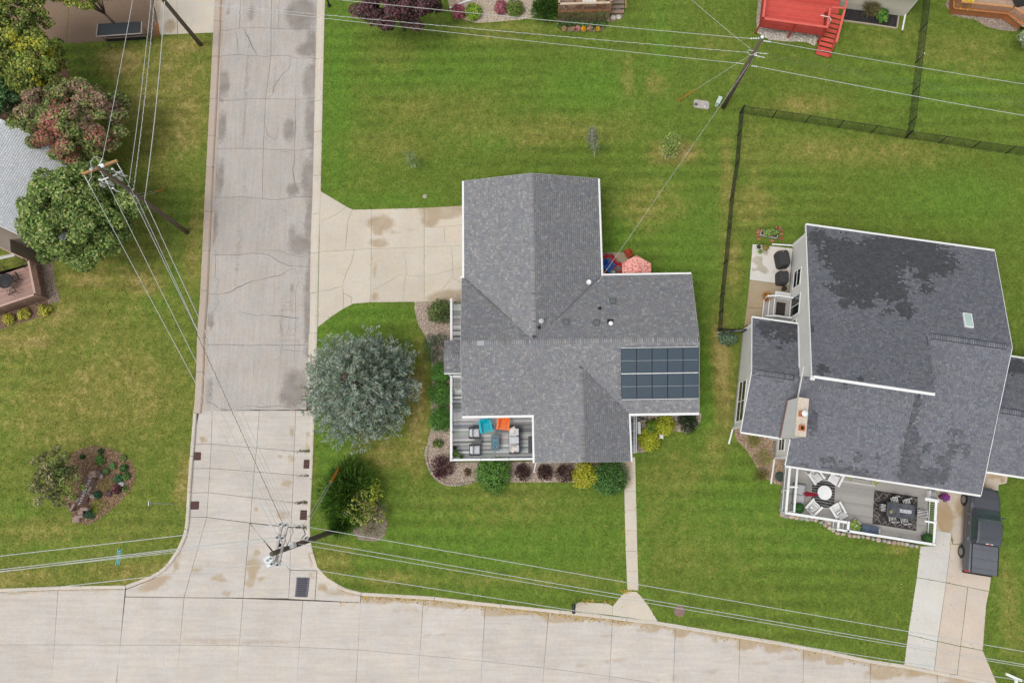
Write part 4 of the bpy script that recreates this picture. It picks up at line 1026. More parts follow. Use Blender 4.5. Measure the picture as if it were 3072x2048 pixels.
# solar panels bolted to the south slope
t=NT('solar_cell');t.b.inputs['Base Color'].default_value=(.022,.040,.058,1);t.b.inputs['Roughness'].default_value=.17;t.b.inputs['Specular IOR Level'].default_value=.75
t.link(t.mix(t.noise(1.3,3),(.030,.052,.074),(.040,.066,.090)),t.b.inputs['Base Color']);MATS['solar_cell']=t.m
sol=thing('solar_array','dark blue solar panels in two rows of five on the grey roof','solar panels',F1(13.1,2.6,ZE+.65))
pz=lambda u,v,h:F1(u,v,ZE+PT*v)+Vector((-PT*ey.x*h,-PT*ey.y*h,h))
for i in range(5):
 for j in range(2):
  a0,a1=10.55+i*1.018,10.55+i*1.018+1.006;b0,b1=.95+j*1.655,.95+j*1.655+1.62
  fr_=MB();
  for(x0,x1,y0,y1)in((a0,a1,b0,b0+.028),(a0,a1,b1-.028,b1),(a0,a0+.02,b0,b1),(a1-.02,a1,b0,b1)):
   fr_.hexa([pz(x0,y0,.09),pz(x1,y0,.09),pz(x1,y1,.09),pz(x0,y1,.09)],[pz(x0,y0,.132),pz(x1,y0,.132),pz(x1,y1,.132),pz(x0,y1,.132)])
  pn=fr_.build('solar_panel',MATS['dark_metal'],sol)
  for h_ in(0,1):
   y0,y1=(b0+.03,(b0+b1)/2-.010)if h_==0 else((b0+b1)/2+.010,b1-.03)
   mb=MB();mb.hexa([pz(a0+.02,y0,.10),pz(a1-.02,y0,.10),pz(a1-.02,y1,.10),pz(a0+.02,y1,.10)],[pz(a0+.02,y0,.127),pz(a1-.02,y0,.127),pz(a1-.02,y1,.127),pz(a0+.02,y1,.127)]);mb.build('cell_field',MATS['solar_cell'],pn)
  mb=MB();ym=(b0+b1)/2;mb.hexa([pz(a0+.02,ym-.008,.10),pz(a1-.02,ym-.008,.10),pz(a1-.02,ym+.008,.10),pz(a0+.02,ym+.008,.10)],[pz(a0+.02,ym-.008,.131),pz(a1-.02,ym-.008,.131),pz(a1-.02,ym+.008,.131),pz(a0+.02,ym+.008,.131)]);mb.build('busbar',MATS['galv'],pn)
for v,w in((.93,.03),(2.588,.05),(4.24,.03)):
 mb=MB();mb.hexa([pz(10.55,v-w/2,.04),pz(15.62,v-w/2,.04),pz(15.62,v+w/2,.04),pz(10.55,v+w/2,.04)],[pz(10.55,v-w/2,.134),pz(15.62,v-w/2,.134),pz(15.62,v+w/2,.134),pz(10.55,v+w/2,.134)]);mb.build('rail',MATS['white_metal'],sol)

 # deck round the west and south-west side
GB=[(.43,.43,.43),(.36,.365,.37),(.28,.29,.295),(.20,.21,.22),(.50,.49,.485),(.40,.385,.38),(.24,.255,.26),(.56,.555,.55)]
dz=.55
d1=thing('deck','grey striped plank deck with white railing wrapping the middle house','deck',F1(1.5,-1.4,0))
a_=W('d',1036,1056,dz+.95);ul,vl=F1i(a_.x,a_.y);b_=W('d',1040,688,dz+.95);vt=F1i(b_.x,b_.y)[1]
boards(d1,MATS['deck_grey'],F1,ul+.04,.48,.02,vt-.05,dz,GB,.14,jit=.12,streak=.2)
x_=W('d',1134,1010,dz);ub=F1i(x_.x,x_.y)[0]
boards(d1,MATS['deck_grey'],F1,ul+.04,4.72,vl+.05,0,dz,GB,.14,jit=.12,brk=ub,streak=.22)
mb=MB();mb.cur=(.33,.34,.35);mb.hexa([F1(ub+.0,vl+.05,dz-.04),F1(ub+.135,vl+.05,dz-.04),F1(ub+.135,0,dz-.04),F1(ub,0,dz-.04)],[F1(ub,vl+.05,dz),F1(ub+.135,vl+.05,dz),F1(ub+.135,0,dz),F1(ub,0,dz)]);mb.build('breaker_board',MATS['deck_grey'],d1)
mb=MB();mb.prism([F1(ul+.03,vl+.04),F1(4.72,vl+.04),F1(4.72,.45),F1(.48,.45),F1(.48,vt-.05),F1(ul+.03,vt-.05)],.0,dz-.032);mb.build('deck_skirt',MATS['siding_grey'],d1)
mb=MB();mb.prism([F1(4.73,-3.0),F1(10.9,-3.0),F1(10.9,.45),F1(4.73,.45)],0,dz);mb.build('porch_floor',MATS['foundation'],d1)
railing(d1,MATS['white_vinyl'],[F1(ul,vm+hw*1.0+.2),F1(ul,vt)],dz,spacing=2.0);railing(d1,MATS['white_vinyl'],[F1(.3,vm-hw-.06),F1(ul,vm-hw-.06),F1(ul,vl),F1(4.80,vl)],dz,spacing=1.9)
# side stair by the front gable
st1=thing('side_ramp','narrow grey boarded ramp with white handrails beside the front gable','ramp',F1(11.7,-1.6,0))
pa,pb_=W('fr',55,100,.5),W('fr',170,880,.05);ua,va=F1i(pa.x,pa.y);ub2,vb=F1i(pb_.x,pb_.y)
u0r,u1r=ua-.1,F1i(*W('fr',180,500,.5)[:2])[0]
n=26
for i in range(n):
 v0_,v1_=vb+(va-vb+.3)*i/n,vb+(va-vb+.3)*(i+1)/n;z0=.06+.5*min(1,i/14)
 mb=MB();mb.cur=tuple(pick(GB[:4],1,.08)[0]);mb.hexa([F1(u0r,v0_,z0-.05),F1(u1r,v0_,z0-.05),F1(u1r,v1_-.008,z0-.05),F1(u0r,v1_-.008,z0-.05)],[F1(u0r,v0_,z0),F1(u1r,v0_,z0),F1(u1r,v1_-.008,z0),F1(u0r,v1_-.008,z0)]);mb.build('board',MATS['deck_grey'],st1)
for x in(155,196):
 a,b=W('fr',x,95,1.3),W('fr',x-4,860,.95);mb=MB();mb.beam(a,b,.07,.05);mb.build('handrail',MATS['white_vinyl'],st1)
 for i in range(6):
  p=a+(b-a)*i/5;mb=MB();mb.bbox((p.x,p.y,p.z/2),(.08,.08,p.z),0,.01);mb.build('post',MATS['white_vinyl'],st1)

  # ================================================================ the house on the right
O2=(17.334,.799);F2=frame(O2,-8.5);_a2=math.radians(-8.5)
F2i=lambda X,Y:((X-O2[0])*math.cos(_a2)+(Y-O2[1])*math.sin(_a2),-(X-O2[0])*math.sin(_a2)+(Y-O2[1])*math.cos(_a2))
e2x,e2y=F2(1,0)-F2(0,0),F2(0,1)-F2(0,0)
h2=thing('house','white sided house with slate grey roof, brown-stained by rain, right of the fence','house',F2(6.3,8,0))
zN,sN=2.9,.329;zR=zN+7.15*sN;zS=zN+11.05*sN;sS=(zR-2.6)/9.4
NZ=lambda v:zN+(16.55-v)*sN;SZ=lambda v:2.6+sS*v;LZ=lambda v:2.74+.30*v
mb=MB()
def ext(P,z0,ztops):
 n=len(P);V=[F2(u,v,z0)for u,v in P]+[F2(u,v,z)for(u,v),z in zip(P,ztops)]
 mb.add(V,[tuple(range(n-1,-1,-1)),tuple(range(n,2*n))]+[(i,(i+1)%n,n+(i+1)%n,n+i)for i in range(n)])
ext([(0,5.75),(7.2,5.75),(7.2,15.9),(0,15.9)],0,[NZ(5.75)-.15,NZ(5.75)-.15,NZ(15.9)-.15,NZ(15.9)-.15])
ext([(7.2,9.4),(12.3,9.4),(12.3,15.9),(7.2,15.9)],0,[zR-.15,zR-.15,NZ(15.9)-.15,NZ(15.9)-.15])
ext([(6.9,.55),(12.3,.55),(12.3,9.4),(6.9,9.4)],0,[SZ(.55)-.14,SZ(.55)-.14,zR-.14,zR-.14])
ext([(.06,.55),(6.95,.55),(6.95,6),(.06,6)],0,[LZ(.55)-.14]*2+[LZ(6)-.14]*2)
wingz=lambda v:2.65+.316*min(v-1.75,9.55-v)
ext([(-2.95,2.2),(0,2.2),(0,5.65),(-2.95,5.65)],0,[wingz(2.2)-.12]*2+[wingz(5.65)-.12]*2);ext([(-2.95,5.65),(0,5.65),(0,9.1),(-2.95,9.1)],0,[wingz(5.65)-.12]*2+[wingz(9.1)-.12]*2)
gz=lambda v:2.95+.32*min(v-1.55,9.35-v)
ext([(12.2,1.9),(20.6,1.9),(20.6,5.45),(12.2,5.45)],0,[gz(1.9)-.12]*2+[gz(5.45)-.12]*2);ext([(12.2,5.45),(20.6,5.45),(20.6,9.0),(12.2,9.0)],0,[gz(5.45)-.12]*2+[gz(9.0)-.12]*2)
mb.build('wall',MATS['siding_white'],h2)
# clapboards on the walls that show
lap_siding(h2,MATS['siding_white'],F2(0,15.9),F2(0,9.15),.2,lambda t:NZ(15.9-t*6.75)-.2,out=.0)
lap_siding(h2,MATS['siding_white'],F2(0,9.15),F2(0,5.75),2.2,lambda t:NZ(9.15-t*3.4)-.2)
lap_siding(h2,MATS['siding_white'],F2(-2.95,9.1),F2(-2.95,2.2),.25,lambda t:wingz(9.1-t*6.9)-.16)
lap_siding(h2,MATS['siding_white'],F2(0.06,2.2),F2(.06,.55),.2,lambda t:2.55)
lap_siding(h2,MATS['siding_white'],F2(0,5.75),F2(7.2,5.75),4.2,lambda t:NZ(5.75)-.2)
mb=MB();mb.prism([F2(.0,16.02),F2(-.02,16.02),F2(-.02,8.9),F2(-3.0,9.13),F2(-3.0,2.15),F2(-.03,2.15),F2(-.03,.5),F2(0,.5)],0,.22);mb.build('foundation',MATS['foundation'],h2)
for u,v,z in((0,15.9,NZ(15.9)),(-2.95,9.1,wingz(9.1)),(-2.95,2.2,wingz(2.2)),(.06,.55,2.7)):
 p=F2(u-.01,v);b=MB();b.bbox((p.x,p.y,(z-.15)/2),(.13,.13,z-.2),_a2);b.build('corner_board',MATS['white_trim'],h2)
W2=lambda c,x,y,z:F2i(*W(c,x,y,z)[:2])
window(h2,F2,'v',0,.95,2.25,12.5,13.65,-1,(0,1));window(h2,F2,'v',0,.85,2.55,10.4,11.75,-1,(1,0));window(h2,F2,'v',0,.95,2.2,9.15,9.95,-1,(0,1))
window(h2,F2,'v',-2.95,.6,2.2,2.6,5.3,-1,(1,1));window(h2,F2,'v',.06,.8,1.9,1.05,1.85,-1,(0,1));window(h2,F2,'u',5.75,4.95,5.9,2.6,4.6,-1,(1,0))
window(h2,F2,'u',.55,.7,2.2,2.0,4.0,-1,(1,0));window(h2,F2,'u',.55,.55,2.4,7.6,9.2,-1,(1,0))
# roof planes
rf=MB();P_=lambda pts,th=.13:rf.slab3(pts,th)
P_([F2(-.15,16.55,zN),F2(-.15,5.5,zS),F2(7.35,5.5,zS),F2(7.35,9.4,zR),F2(7.35,16.55,zN)]);P_([F2(7.35,16.55,zN),F2(7.35,9.4,zR),F2(12.72,9.4,zR),F2(12.72,16.55,zN)])
P_([F2(6.9,0,2.6),F2(12.72,0,2.6),F2(12.72,9.4,zR),F2(6.9,9.4,zR)]);P_([F2(-.02,0,LZ(0)),F2(7.2,0,LZ(0)),F2(7.2,5.8,LZ(5.8)),F2(.45,5.8,LZ(5.8)),F2(.45,6.4,LZ(6.4)),F2(-.02,6.4,LZ(6.4))])
P_([F2(-3.12,1.75,2.65),F2(-.0,1.75,2.65),F2(0,5.65,wingz(5.65)),F2(-3.12,5.65,wingz(5.65))]);P_([F2(0,9.55,2.65),F2(-3.12,9.55,2.65),F2(-3.12,5.65,wingz(5.65)),F2(0,5.65,wingz(5.65))])
P_([F2(12.76,1.55,2.95),F2(20.9,1.55,2.95),F2(20.9,5.45,gz(5.45)),F2(12.76,5.45,gz(5.45))]);P_([F2(20.9,9.35,2.95),F2(12.76,9.35,2.95),F2(12.76,5.45,gz(5.45)),F2(20.9,5.45,gz(5.45))])
r2=rf.build('roof',MATS['roof_under'],h2)
WET_N=[E('c12',960,190,90,80,z=4),E('c12',1130,330,190,160,z=4),E('c12',1350,480,330,260,z=4),E('c12',1600,330,330,170,z=4),E('c12',1540,680,180,140,z=4),E('c12',1250,740,160,90,z=4),E('c12',1120,830,60,50,.85,z=4),E('c12',1290,850,110,40,.85,z=4),E('c12',1660,880,80,80,.9,z=4),E('c12',1070,700,90,70,.8,z=4),E('c12',1870,560,70,60,.9,z=4),E('c12',2000,400,220,150,z=4),E('c12',1900,680,70,60,.8,z=4),E('c12',1800,260,300,110,z=4),E('c12',1500,900,60,40,.7,z=4),
 E('c12',560,1010,170,60,1,z=3),E('c12',450,1080,50,60,.9,z=3),E('c12',620,1110,130,60,.8,z=3),E('c12',690,1080,60,80,.8,z=3),E('c12',570,1210,40,50,.6,z=3),E('c13',2060,300,110,70,1.0,z=3.2),
 E('c13',1100,700,34,170,1.0,14,z=3.5),E('c13',1090,930,70,130,1.0,z=3.5),E('c13',1070,1150,90,160,1.1,z=3),E('c13',1200,1290,230,70,1.1,z=3),E('c13',1400,1180,46,130,1.0,z=3),E('c13',1340,1130,60,40,.8,z=3),E('c13',1450,900,60,50,.68,z=3),E('c13',1430,1040,50,70,.75,z=3),E('c13',1550,1050,50,60,.7,z=3),E('c13',1200,1040,60,40,.8,z=3),E('c13',200,800,44,110,.85,z=3.5),E('c13',480,480,40,40,.9,z=4),E('c13',160,370,70,40,1.0,z=4),E('c13',600,1130,60,40,.68,z=3),E('c13',780,1120,50,30,.65,z=3),E('c13',350,1150,90,40,.7,z=3),E('c13',560,1250,260,40,.8,9,z=3),E('c13',100,1200,120,30,.7,z=3)]
def wet(mid,c):
 f=blobs(mid[:,0],mid[:,1],WET_N);row=np.sin(mid[:,0]*5.1+np.floor(mid[:,1]*6)*12.9)*.05;k=f+row+rng.normal(0,.15,len(c))>.5;v=F2i(mid[:,0],mid[:,1])[1]
 c=c.copy();up=k&(v>5.5);lo_=k&~up;c[up]*=np.array([.50,.50,.485]);c[lo_]*=(.66+rng.normal(0,.05,(int(lo_.sum()),1)))*np.array([1,1,.98]);return c
sl=lambda d,s:Vector((d.x,d.y,s))/math.sqrt(1+s*s)
def sf(P0,e,L,d,s,run,keep=None):shingle_field(r2,MATS['roof_slate'],P0,e,L,sl(d,s),run*math.sqrt(1+s*s),SLATE,keep,wet,tone=.05)
kN=lambda mid:~((F2i(mid[:,0],mid[:,1])[0]>7.35)&(F2i(mid[:,0],mid[:,1])[1]<9.4))
sf(F2(12.72,16.55,zN),-e2x,12.87,-e2y,sN,11.05,kN)
kS=lambda mid:(F2i(mid[:,0],mid[:,1])[0]>7.15)
sf(F2(6.9,0,2.6),e2x,5.82,e2y,sS,9.4,kS)
kL=lambda mid:(F2i(mid[:,0],mid[:,1])[1]<5.8)|(F2i(mid[:,0],mid[:,1])[0]<.45)
sf(F2(-.02,0,LZ(0)),e2x,7.22,e2y,.30,6.4,kL)
sf(F2(-3.12,1.75,2.65),e2x,3.12,e2y,.316,3.9);sf(F2(0,9.55,2.65),-e2x,3.12,-e2y,.316,3.9)
sf(F2(12.76,1.55,2.95),e2x,8.2,e2y,.32,3.9);sf(F2(20.9,9.35,2.95),-e2x,8.14,-e2y,.32,3.9)
ridge_caps(r2,F2(7.6,9.4,zR+.02),F2(12.4,9.4,zR+.02),.15,.04,MATS['roof_slate'],.145,SLATE);ridge_caps(r2,F2(-2.75,5.65,wingz(5.65)+.02),F2(-.35,5.65,wingz(5.65)+.02),.15,.04,MATS['roof_slate'],.145,SLATE);ridge_caps(r2,F2(12.8,5.45,gz(5.45)+.02),F2(20.9,5.45,gz(5.45)+.02),.15,.04,MATS['roof_slate'],.145,SLATE)
# the vent slots along each ridge
for a,b,z in((F2(7.6,9.4),F2(12.4,9.4),zR),(F2(-2.75,5.65),F2(-.35,5.65),wingz(5.65)),(F2(12.8,5.45),F2(20.9,5.45),gz(5.45))):
 for s in(1,-1):
  mb=MB();o=e2y*s*.175;mb.beam(a+o+Vector((0,0,z-.03)),b+o+Vector((0,0,z-.03)),.03,.05);mb.build('vent_slot',MATS['black_plastic'],r2)
  # gutters and white rakes
gutter(h2,GW,F2(-.15,16.55,zN),F2(12.72,16.55,zN),e2y,.14);gutter(h2,GW,F2(-.05,5.5,zS-.01),F2(7.4,5.5,zS-.01),-e2y,.16,.16);gutter(h2,GW,F2(-.02,0,LZ(0)-.05),F2(12.72,0,2.6),-e2y,.12);gutter(h2,GW,F2(-3.12,1.75,2.65),F2(-.4,1.75,2.65),-e2y,.11)
gutter(h2,GW,F2(0,9.55,2.65),F2(-3.12,9.55,2.65),e2y,.12);gutter(h2,GW,F2(12.72,1.55,2.95),F2(20.9,1.55,2.95),-e2y,.12);gutter(h2,GW,F2(20.9,9.35,2.95),F2(12.72,9.35,2.95),e2y,.12)
mb=MB();mb.box(F2(-.02,5.42,zS-.32),(.25,.35,.2),_a2);mb.build('eave_return',GW,h2)
for a,b in((F2(-.17,16.6,zN-.05),F2(-.17,5.45,zS-.05)),(F2(-3.14,1.7,2.6),F2(-3.14,5.65,wingz(5.65)-.05)),(F2(-3.14,5.65,wingz(5.65)-.05),F2(-3.14,9.6,2.6)),(F2(-.05,-.02,LZ(0)-.05),F2(-.05,1.7,LZ(1.7)-.05)),(F2(-.05,4.2,LZ(4.2)-.05),F2(-.05,6.42,LZ(6.4)-.05)),(F2(12.74,0,2.55),F2(12.74,9.4,zR-.05)),(F2(12.74,9.4,zR-.05),F2(12.74,16.55,zN-.05))):
 mb=MB();mb.beam(a-Vector((0,0,.04)),b-Vector((0,0,.04)),.045,.17);mb.build('rake_board',GW,h2)
mb=MB();mb.beam(F2(-.03,9.5,wingz(9.5)+.06),F2(-.03,6.4,wingz(6.4)+.05),.06,.14);mb.build('wall_flashing',GW,h2)
# downspouts
mb=MB();p=F2(-.09,15.95);mb.beam((p.x,p.y,zN-.15),(p.x,p.y,.1),.09,.09);q_=W('c12',500,280,.06);mb.beam((p.x,p.y,.1),q_,.09,.08);mb.build('downspout',GW,h2)
mb=MB();p=F2(-3.06,9.15);mb.beam((p.x,p.y,2.5),(p.x,p.y,.1),.09,.09);mb.beam((p.x,p.y,.1),W('c12',10,1077,.06),.09,.08);mb.build('downspout',GW,h2)
mb=MB();p=F2(-3.02,2.1);mb.beam((p.x,p.y,2.5),(p.x,p.y,.1),.09,.09);q_=W('c14',125,1155,.06);mb.beam((p.x,p.y,.1),q_,.1,.08);mb.build('downspout',GW,h2)
mb=MB();p=F2(.02,.5);mb.beam((p.x,p.y,2.5),(p.x,p.y,.1),.09,.09);q_=W('wd',55,200,.06);q2=W('c15',50,395,.06);mb.beam((p.x,p.y,.1),W('c15',90,110,.08),.09,.08);mb.beam(W('c15',90,105,.08),q2,.1,.08);mb.build('downspout',GW,h2)
# skylight, chimney
p=F2(10.11,10.86,NZ(10.86));mb=MB();ax=F2(1,0)-F2(0,0);S_=sl(-e2y,sN);n_=S_.cross(-ax);n_=n_ if n_.z>0 else-n_
M_=Matrix((ax,S_,n_)).transposed();mb.box(p+n_*.05,(.56,1.05,.14),M=M_);sk=mb.build('skylight',MATS['white_metal'],r2)
mat('skylight_glass',(.42,.55,.50),.25,.12,3,0,20);mb=MB();mb.box(p+n_*.125,(.44,.93,.02),M=M_);mb.build('pane',MATS['skylight_glass'],sk)
mat('chimney_paint',(.64,.63,.61),.7,.04,3,.1,40);mat('chimney_cap',(.60,.52,.43),.85,.12,5,.3,40);mat('clay',(.52,.17,.065),.8,.12,6,.2,40);mat('copper_flash',(.17,.10,.09),.5,.2,5)
mb=MB();mb.hexa([F2(-.53,1.76,0),F2(.12,1.76,0),F2(.12,4.15,0),F2(-.53,4.15,0)],[F2(-.53,1.76,5.42),F2(.12,1.76,5.42),F2(.12,4.15,5.42),F2(-.53,4.15,5.42)]);ch=mb.build('chimney',MATS['chimney_paint'],h2)
mb=MB();mb.hexa([F2(-.56,1.72,5.42),F2(.16,1.72,5.42),F2(.16,4.19,5.42),F2(-.56,4.19,5.42)],[F2(-.54,1.74,5.52),F2(.14,1.74,5.52),F2(.14,4.17,5.52),F2(-.54,4.17,5.52)]);mb.build('cap_slab',MATS['chimney_cap'],ch)
mb=MB();mb.hexa([F2(-.60,1.70,2.66),F2(-.53,1.70,2.66),F2(-.53,4.18,3.5),F2(-.60,4.18,3.5)],[F2(-.60,1.70,2.8),F2(-.53,1.70,2.8),F2(-.53,4.18,3.62),F2(-.60,4.18,3.62)]);mb.build('flashing',MATS['copper_flash'],ch)
for c,x,y,kind in(('c14',897,985,0),('c14',895,838,1)):
 p=W(c,x,y,5.75);mb=MB();a=_a2
 for dx,dy,sx,sy in((-.14,0,.05,.33),(.14,0,.05,.33),(0,-.14,.23,.05),(0,.14,.23,.05)):
  o_=Matrix.Rotation(a,3,'Z')@Vector((dx,dy,0));mb.box((p.x+o_.x,p.y+o_.y,5.64),(sx,sy,.26),a)
 pot=mb.build('flue',MATS['clay'],ch)
 if kind:
  mb=MB();mb.lathe([(.10,0),(.10,.18),(.20,.20),(.19,.24),(.05,.30)],(p.x+.08,p.y,5.76),14);mb.build('flue_cap',MATS['white_metal'],ch)
 else:
  mb=MB();mb.box((p.x,p.y,5.60),(.22,.22,.05),a);mb.build('flue_floor',MATS['black_plastic'],ch)

  # back steps on the patio
bs=thing('back_steps','grey boarded back steps with white railings leading to the patio door','steps',F2(-1,11,0))
for k,(u0_,u1_,z)in enumerate(((-1.75,-1.42,.18),(-1.42,-1.1,.34),(-1.1,-.02,.50))):
 mb=MB();mb.cur=(.34,.31,.29)
 mb.hexa([F2(u0_,10.2,0),F2(u1_,10.2,0),F2(u1_,11.75,0),F2(u0_,11.75,0)],[F2(u0_,10.2,z),F2(u1_,10.2,z),F2(u1_,11.75,z),F2(u0_,11.75,z)]);mb.build('step',MATS['deck_taupe'],bs)
 mb=MB();mb.hexa([F2(u0_-.02,10.2,z-.04),F2(u0_+.03,10.2,z-.04),F2(u0_+.03,11.75,z-.04),F2(u0_-.02,11.75,z-.04)],[F2(u0_-.02,10.2,z+.004),F2(u0_+.03,10.2,z+.004),F2(u0_+.03,11.75,z+.004),F2(u0_-.02,11.75,z+.004)]);mb.build('nosing',MATS['white_trim'],bs)
for v in(10.25,11.7):
 mb=MB()
 A=[F2(-1.72,v,1.0),F2(-1.1,v,1.4),F2(-.1,v,1.4)]
 for a,b in zip(A,A[1:]):mb.beam(a,b,.09,.05)
 mb.build('handrail',MATS['white_vinyl'],bs)
 for(u,z0,z1)in((-1.72,.0,1.02),(-1.1,.3,1.44),(-.12,.3,1.44)):
  mb=MB();p=F2(u,v);mb.bbox((p.x,p.y,(z0+z1)/2),(.1,.1,z1-z0),_a2,.01);mb.build('post',MATS['white_vinyl'],bs)
 mb=MB()
 for i in range(9):
  u=-1.0+i*.1;p=F2(u,v);mb.box((p.x,p.y,.95),(.03,.03,.85),_a2)
 for i in range(5):u=-1.6+i*.1;p=F2(u,v);mb.box((p.x,p.y,.65+i*.06),(.03,.03,.7),_a2)
 mb.build('baluster',MATS['white_vinyl'],bs)['kind']='stuff'
mat('door_mat',(.035,.028,.026),.95,.2,9,.4,60);mb=MB();mb.hexa([F2(-.95,10.4,.505),F2(-.3,10.4,.505),F2(-.3,11.5,.505),F2(-.95,11.5,.505)],[F2(-.95,10.4,.52),F2(-.3,10.4,.52),F2(-.3,11.5,.52),F2(-.95,11.5,.52)]);tag(mb.build('door_mat',MATS['door_mat']),'dark brown door mat at the top of the patio steps','door mat')

# front deck of that house
d2=thing('deck','taupe plank deck with white railing in front of the slate-roofed house','deck',F2(5.5,-1.8,0))
TAU=[(.36,.34,.32),(.33,.315,.295),(.38,.36,.335),(.31,.295,.28)]
zd=.5
boards(d2,MATS['deck_taupe'],F2,.72,10.45,-3.62,.5,zd,TAU,.15,jit=.035,skip=lambda a,b,v:(max(a,4.2),b)if v<-3.02 else(a,b))
mb=MB();mb.prism([F2(.74,-3.0),F2(4.22,-3.0),F2(4.22,-3.6),F2(10.43,-3.6),F2(10.43,.5),F2(.74,.5)],0,zd-.035);mb.build('deck_skirt',MATS['foundation'],d2)
railing(d2,MATS['white_vinyl'],[F2(.70,-.05),F2(.70,-3.05),F2(4.85,-3.05),F2(4.85,-3.6),F2(10.5,-3.62),F2(10.5,-.75)],zd,spacing=1.9,cap=.16,bal=.12,low=.1)
for L in([F2(4.20,-3.05),F2(4.20,-3.6),F2(4.85,-3.62)],):railing(d2,MATS['white_vinyl'],L,zd,cap=.14,spacing=3)
mb=MB();mb.beam(F2(9.75,-.75,zd+.93),F2(10.65,-.75,zd+.93),.2,.07);mb.build('gate_rail',MATS['white_vinyl'],d2)
mb=MB();mb.beam(F2(9.85,-2.2,zd+.85),F2(10.6,-2.2,zd+.9),.12,.06);mb.build('gate_rail',MATS['white_vinyl'],d2)
a,b=W('c15',362,205,zd+.8),W('c15',322,725,zd+.8);mb=MB();mb.beam(a,b,.13,.06);mb.build('gate_rail',MATS['white_vinyl'],d2);mb=MB();mb.beam(W('c15',270,432,zd+.82),W('c15',368,432,zd+.82),.11,.06);mb.build('gate_rail',MATS['white_vinyl'],d2)
for(p)in(a,b):
 mb=MB();mb.bbox((p.x,p.y,zd+.4),(.1,.1,.8),_a2,.01);mb.build('post',MATS['white_vinyl'],d2)
mb=MB();mb.beam(W('c15',893,290,zd+.03),W('c15',893,360,zd+.03),.04,.05);mb.beam(W('c15',893,360,zd+.03),W('c15',1275,420,zd+.03),.04,.05);mb.build('step_edge',MATS['white_trim'],d2)

# ================================================================ the pale roofed house at the left edge
pA=W('s',169,754,2.9);wa,wb=W('s',122.5,795.7,0),W('s',10,744.5,0);dL=(wb-wa).normalized()
pA=Vector((pA.x,pA.y,0));nL=Vector((-dL.y,dL.x,0))*-1 # dL: towards the west along the gable wall, nL: north-east along the eave
if nL.y<0:nL=-nL
FL=lambda u,v,z=0.0:Vector((pA.x+dL.x*u+nL.x*v,pA.y+dL.y*u+nL.y*v,z))
EL_=6.6;PL=.36
h3=thing('house','brown sided house with a pale shingle roof, half hidden by trees','house',FL(5,3,0))
lz=lambda u:2.9+PL*u
mb=MB();V0=[(.45,.9),(6.5,.9),(6.5,EL_-.6),(.45,EL_-.6)];V=[FL(u,v,0)for u,v in V0]+[FL(u,v,lz(u)-.2)for u,v in V0];mb.hexa(V[:4],V[4:])
V0=[(6.5,.9),(12.5,.9),(12.5,EL_-.6),(6.5,EL_-.6)];V=[FL(u,v,0)for u,v in V0]+[FL(u,v,lz(13-u)-.2)for u,v in V0];mb.hexa(V[:4],V[4:]);mb.build('wall',MATS['siding_tan'],h3)
rf=MB();rf.slab3([FL(0,0,lz(0)),FL(0,EL_,lz(0)),FL(6.5,EL_,lz(6.5)),FL(6.5,0,lz(6.5))][::-1],.14);rf.slab3([FL(13,0,lz(0)),FL(13,EL_,lz(0)),FL(6.5,EL_,lz(6.5)),FL(6.5,0,lz(6.5))],.14);r3=rf.build('roof',MATS['siding_tan'],h3)
shingle_field(r3,MATS['roof_pale'],FL(0,EL_,lz(0)+.004),-nL,EL_,Vector((dL.x,dL.y,PL))/math.sqrt(1+PL*PL),6.5*math.sqrt(1+PL*PL),PALE,tone=.03)
shingle_field(r3,MATS['roof_pale'],FL(13,0,lz(0)+.004),nL,EL_,Vector((-dL.x,-dL.y,PL))/math.sqrt(1+PL*PL),6.5*math.sqrt(1+PL*PL),PALE,tone=.03)
mb=MB();mb.beam(FL(-.05,-.03,lz(0)-.06),FL(6.5,-.03,lz(6.5)-.06),.05,.18);mb.build('rake_board',GW,h3);gutter(h3,GW,FL(0,0,2.88),FL(0,EL_,2.88),-dL,.12)
mb=MB();p=FL(.35,.75);mb.beam((p.x,p.y,2.6),(p.x,p.y,.1),.09,.09);mb.build('downspout',GW,h3)
mb=MB();p=W('dl',600,270,2.2);mb.bbox((p.x,p.y,2.2),(.2,.2,.14));mb.ball((p.x+.05,p.y-.05,2.12),(.07,.07,.07),8,5);mb.build('flood_light',MATS['white_metal'],h3)
mb=MB();p=W('dl',810,360,.5);mb.bbox((p.x,p.y,.45),(.34,.26,.9),.4);mb.bbox((p.x+.22,p.y,.35),(.2,.2,.5),.4);mb.build('meter_box',MATS['galv'],h3)

mb=MB();wq=[W('dl',640,500,0),W('dl',622,312,0),W('dl',865,285,0)];mb.prism(wq+[wq[2]+dL*9,wq[0]+dL*9],0,3.35);mb.build('wall',MATS['siding_tan'],h3)
